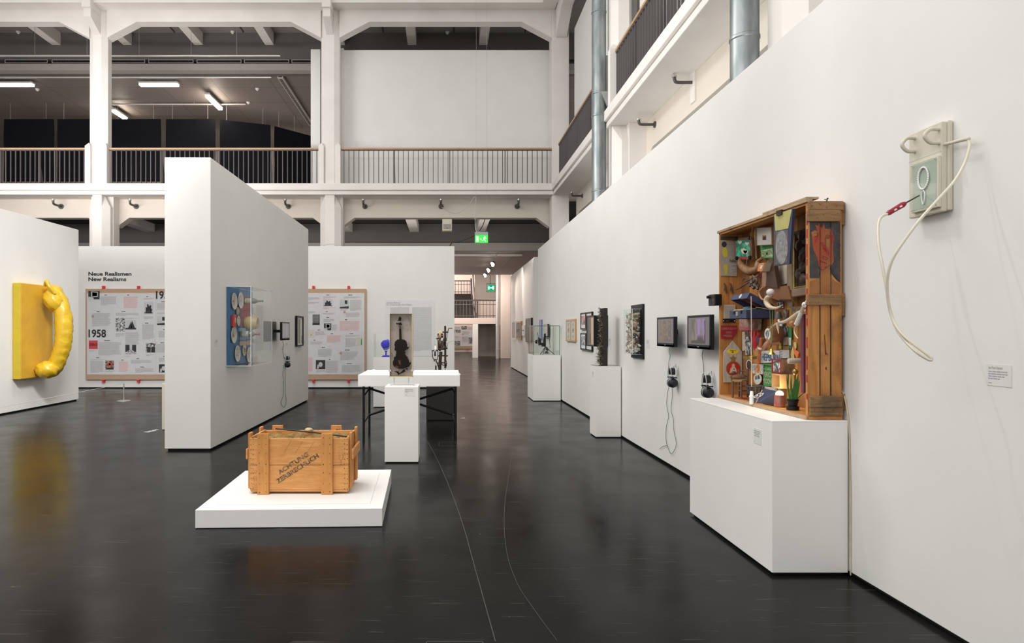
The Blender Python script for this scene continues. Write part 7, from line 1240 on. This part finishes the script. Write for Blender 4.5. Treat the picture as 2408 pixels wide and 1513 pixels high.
cp = [(2276, 328, 3.055), (2280, 345, 3.04), (2268, 385, 3.03), (2245, 425, 3.02), (2210, 465, 3.0), (2165, 515, 3.0), (2125, 568, 3.02), (2098, 612, 3.05), (2087, 655, 3.08), (2088, 700, 3.10), (2097, 745, 3.10), (2120, 785, 3.05), (2155, 815, 3.0), (2185, 838, 2.97), (2191, 845, 2.965), (2183, 846, 2.97), (2150, 824, 3.0), (2112, 780, 3.08), (2092, 725, 3.14), (2085, 680, 3.16), (2075, 625, 3.18), (2066, 575, 3.22), (2065, 530, 3.27), (2072, 511, 3.29), (2087, 503, 3.30)]
part(t, 'cable', MB().tube(spl([at(*q) for q in cp], 7), .0068, 10), m_cable, smooth=60)
# ================================================================ blue snare picture in its acrylic case on the tall partition
xw, xb, xf = -3.008, -2.965, -2.67; ya, yb_ = 8.775, 9.83; z0, z1 = PZ(861, 8.775), PZ(674, 8.775); m_bb = mat('blue painted board', (.025, .15, .33), .5, c2=(.02, .12, .28), ns=4)
t = thing('blue_board', 'bright blue board hung on the tall partition as a table top', 'artwork', (xw, 9.3, z0)); part(t, 'board', MB().box(xw, ya+.01, z0+.005, xb, yb_-.01, z1-.005), m_bb, bevel=.003)
t = thing('acrylic_case', 'clear acrylic case projecting over the blue board', 'display case', (-2.8, 9.3, z0)); mb = MB(); P = [(xw, ya), (xf, ya), (xf, yb_), (xw, yb_)]
mb.quad([(xw, ya, z0), (xf, ya, z0), (xf, ya, z1), (xw, ya, z1)]); mb.quad([(xf, ya, z0), (xf, yb_, z0), (xf, yb_, z1), (xf, ya, z1)]); mb.quad([(xw, yb_, z0), (xf, yb_, z0), (xf, yb_, z1), (xw, yb_, z1)]); mb.quad([(xw, ya, z1), (xf, ya, z1), (xf, yb_, z1), (xw, yb_, z1)]); mb.quad([(xw, ya, z0), (xf, ya, z0), (xf, yb_, z0), (xw, yb_, z0)]); part(t, 'acrylic_sheet', mb, glass('case acrylic', (.96, .965, .96), 1.35))
mb = MB(); e = .005
for y in (ya, yb_): mb.box(xf-e, y-e, z0, xf+e, y+e, z1)
for z in (z0, z1): mb.box(xw, ya-e, z-e, xf, ya+e, z+e).box(xf-e, ya, z-e, xf+e, yb_, z+e)
part(t, 'bonded_edges', mb, mat('polished acrylic edge', (0, 0, 0)))
def L(px, py, X): Y = -X*F/(VX-px); return Vector((X, Y, PZ(py, Y)))
m_pl_ = mat('off white porcelain', (.62, .60, .54), .3, c2=(.52, .49, .42), nz=.4, ns=9); m_food = mat('dried food', (.25, .14, .06), .8)
def plate(px, py, lab, X=-2.945, r_=.118):
    c = L(px, py, X); c.x = xb; o = thing('dinner_plate', lab, 'plate', c, 0, 'plates glued to the blue board'); part(o, 'plate', MB().lathe(c, [(r_*.55, 0), (r_*.6, .004), (r_, .020), (r_*.98, .025), (r_*.6, .012), (.001, .010)], (1, 0, 0), 32), m_pl_, smooth=40)
    mb = MB()
    for i in range(9): mb.ell(c+Vector((.012, R.gauss(0, .022), R.gauss(0, .035))), (.002, R.uniform(.003, .012), R.uniform(.003, .014)), 7)
    part(o, 'food_stain', mb, m_food)
for px, py, lab in ((551.5, 709, 'uppermost left plate with brown food traces on the blue board'), (566.5, 707, 'second plate in the top row, beside the wine bottle'), (550.5, 788, 'nearly clean plate in the middle left of the blue board'), (559, 832, 'plate with dark crumbs at the lower left of the blue board'), (586, 835, 'lower right plate, partly behind the front edge of the acrylic case')): plate(px, py, lab)
def bottle(px, py, Ln, r_, gm, lab, capm=None, labm=None):
    c = L(px, py, xb); c.x = xb; o = thing('wine_bottle', lab, 'bottle', c); part(o, 'glass_body', MB().lathe(c, [(r_*.9, 0), (r_, .006), (r_, Ln*.55), (r_*.85, Ln*.62), (r_*.4, Ln*.74), (r_*.34, Ln*.95), (r_*.4, Ln*.96), (r_*.4, Ln)], (1, 0, 0), 22), gm, smooth=40)
    if labm: part(o, 'paper_label', MB().lathe(c, [(r_*1.01, Ln*.1), (r_*1.02, Ln*.11), (r_*1.02, Ln*.42), (r_*1.01, Ln*.43)], (1, 0, 0), 22), labm, smooth=40)
    if capm: part(o, 'capsule', MB().lathe(c, [(r_*.42, Ln*.86), (r_*.43, Ln), (r_*.3, Ln+.001)], (1, 0, 0), 16), capm, smooth=40)
m_bg = mat('dark green bottle glass', (.02, .045, .02), .12, spec=.8); m_bg2 = mat('olive bottle glass', (.10, .14, .06), .12, spec=.8); m_lbl = mat('old bottle label', (.50, .50, .38), .7, c2=(.30, .33, .2), nz=.6, ns=20)
bottle(572.5, 708.5, .29, .040, m_bg, 'dark green wine bottle sticking out at the top of the blue board', None, m_lbl); bottle(566, 786, .28, .042, m_bg2, 'olive green wine bottle with a red capsule sticking out of the blue board', mat('red capsule', (.5, .05, .09), .4), m_wt)
o = thing('red_cloth', 'crumpled red napkin rectangle at the top of the blue board', 'cloth', (xb, 9.45, 1.8)); part(o, 'cloth', MB().box(xb, 9.26, PZ(775, 9.4), xb+.008, 9.72, PZ(697, 9.4)), mat('faded red cloth', (.36, .07, .07), .8, c2=(.28, .05, .05), ns=8, nz=.5))
m_cg = glass('wine glass', (.90, .87, .86), 1.0)
def wineglass(px, py, lab, Ln=.15, r_=.035, m_=None):
    c = L(px, py, xb); c.x = xb; o = thing('drinking_glass', lab, 'glass', c); part(o, 'bowl', MB().lathe(c, [(r_*.9, 0), (r_*.9, .003), (.006, .008), (.005, Ln*.4), (r_*.6, Ln*.48), (r_, Ln*.7), (r_*.9, Ln)], (1, 0, 0), 22), m_ or m_cg, smooth=40)
wineglass(569, 731, 'tilted wine glass under the upper bottle on the blue board', .17, .042); wineglass(557, 749, 'small tumbler between the red dish and the yellow pot', .12, .03); wineglass(563, 801, 'slim stemmed glass lying below the olive bottle', .20, .030); wineglass(579, 803, 'clear cut glass at the right below the olive bottle', .16, .03)
o = thing('yellow_pot', 'pale yellow ceramic pot with painted flowers and a handle', 'pot', L(578, 760, xb)); c = L(573, 760, xb); c.x = xb+.009; part(o, 'pot_body', MB().lathe(c, [(.055, 0), (.085, .02), (.10, .07), (.10, .12), (.085, .17), (.080, .20), (.074, .20), (.07, .15)], (1, 0, 0), 26), mat('yellow glaze', (.62, .46, .14), .25, c2=(.55, .42, .18), nz=.4, ns=5), smooth=40)
mb = MB()
for i in range(7): a = -1.8+i*.5; mb.ell(c+Vector((.165, math.cos(a)*.088-0.0, math.sin(a)*.088)), .008, 7, i % 2)
part(o, 'painted_flower', mb, [m_po, m_gn]); part(o, 'handle', MB().tube(spl([c+Vector((.10, 0, .10)), c+Vector((.13, 0, .135)), c+Vector((.17, 0, .12)), c+Vector((.17, 0, .09))], 4), .007, 8), mat('yellow glaze', (0, 0, 0)), smooth=60)
o = thing('red_dish', 'square red plastic dish with scraps on the left of the blue board', 'dish', L(549, 755, xb)); c = L(549, 755, xb+.02); part(o, 'dish', MB().hexa([c+Vector(q) for q in ((-.02, -.05, -.07), (-.02, .05, -.07), (-.02, .05, .07), (-.02, -.05, .07), (.025, -.065, -.09), (.025, .065, -.09), (.025, .065, .09), (.025, -.065, .09))]), mat('red plastic', (.50, .025, .03), .3), bevel=.008); part(o, 'scraps', MB().ell(c+Vector((.026, .0, .01)), (.004, .03, .035), 10, jit=.3, rnd=R), m_crm)
single('saucer', 'small saucer under the tumbler on the blue board', 'saucer', MB().lathe(Vector((xb, L(559, 755, xb).y, L(559, 755, xb).z)), [(.05, 0), (.075, .012), (.074, .015), (.001, .008)], (1, 0, 0), 26), m_pl_, smooth=40)
single('bread_crust', 'brown crust lying between the top plates and the wine glass', 'bread', MB().ell(L(559, 733, xb+.02), (.02, .05, .06), 12, jit=.15, rnd=R), mat('crust', (.30, .18, .10), .8, c2=(.5, .42, .3), nz=.6, ns=15), smooth=60); single('tobacco_packet', 'small packet of cigarettes beside the olive bottle', 'packet', MB().box(xb, L(562, 776, xb).y-.03, PZ(779, 9.2), xb+.09, L(562, 776, xb).y+.03, PZ(772, 9.2)), mat('packet blue', (.2, .35, .42), .5))
single('wooden_board', 'pale wooden chopping board below the olive bottle', 'board', MB().box(xb, 9.2, PZ(812, 9.4), xb+.03, 9.72, PZ(803, 9.4)), m_pw2); o = thing('bead_dish', 'dish full of small coloured sweets near the bottom of the blue board', 'dish', L(572, 824, xb)); c = L(572, 824, xb); c.x = xb; part(o, 'dish', MB().lathe(c, [(.05, 0), (.085, .018), (.082, .021), (.001, .009)], (1, 0, 0), 24), m_pl_, smooth=40)
mb = MB()
for i in range(26): mb.ell(c+Vector((.020, R.uniform(-.05, .05), R.uniform(-.06, .05))), .009, 6, i % 4)
part(o, 'coloured_sweets', mb, [m_yl, m_or, m_gn, mat('pink sweet', (.6, .2, .25), .4)]); o.children[-1]['kind'] = 'stuff'
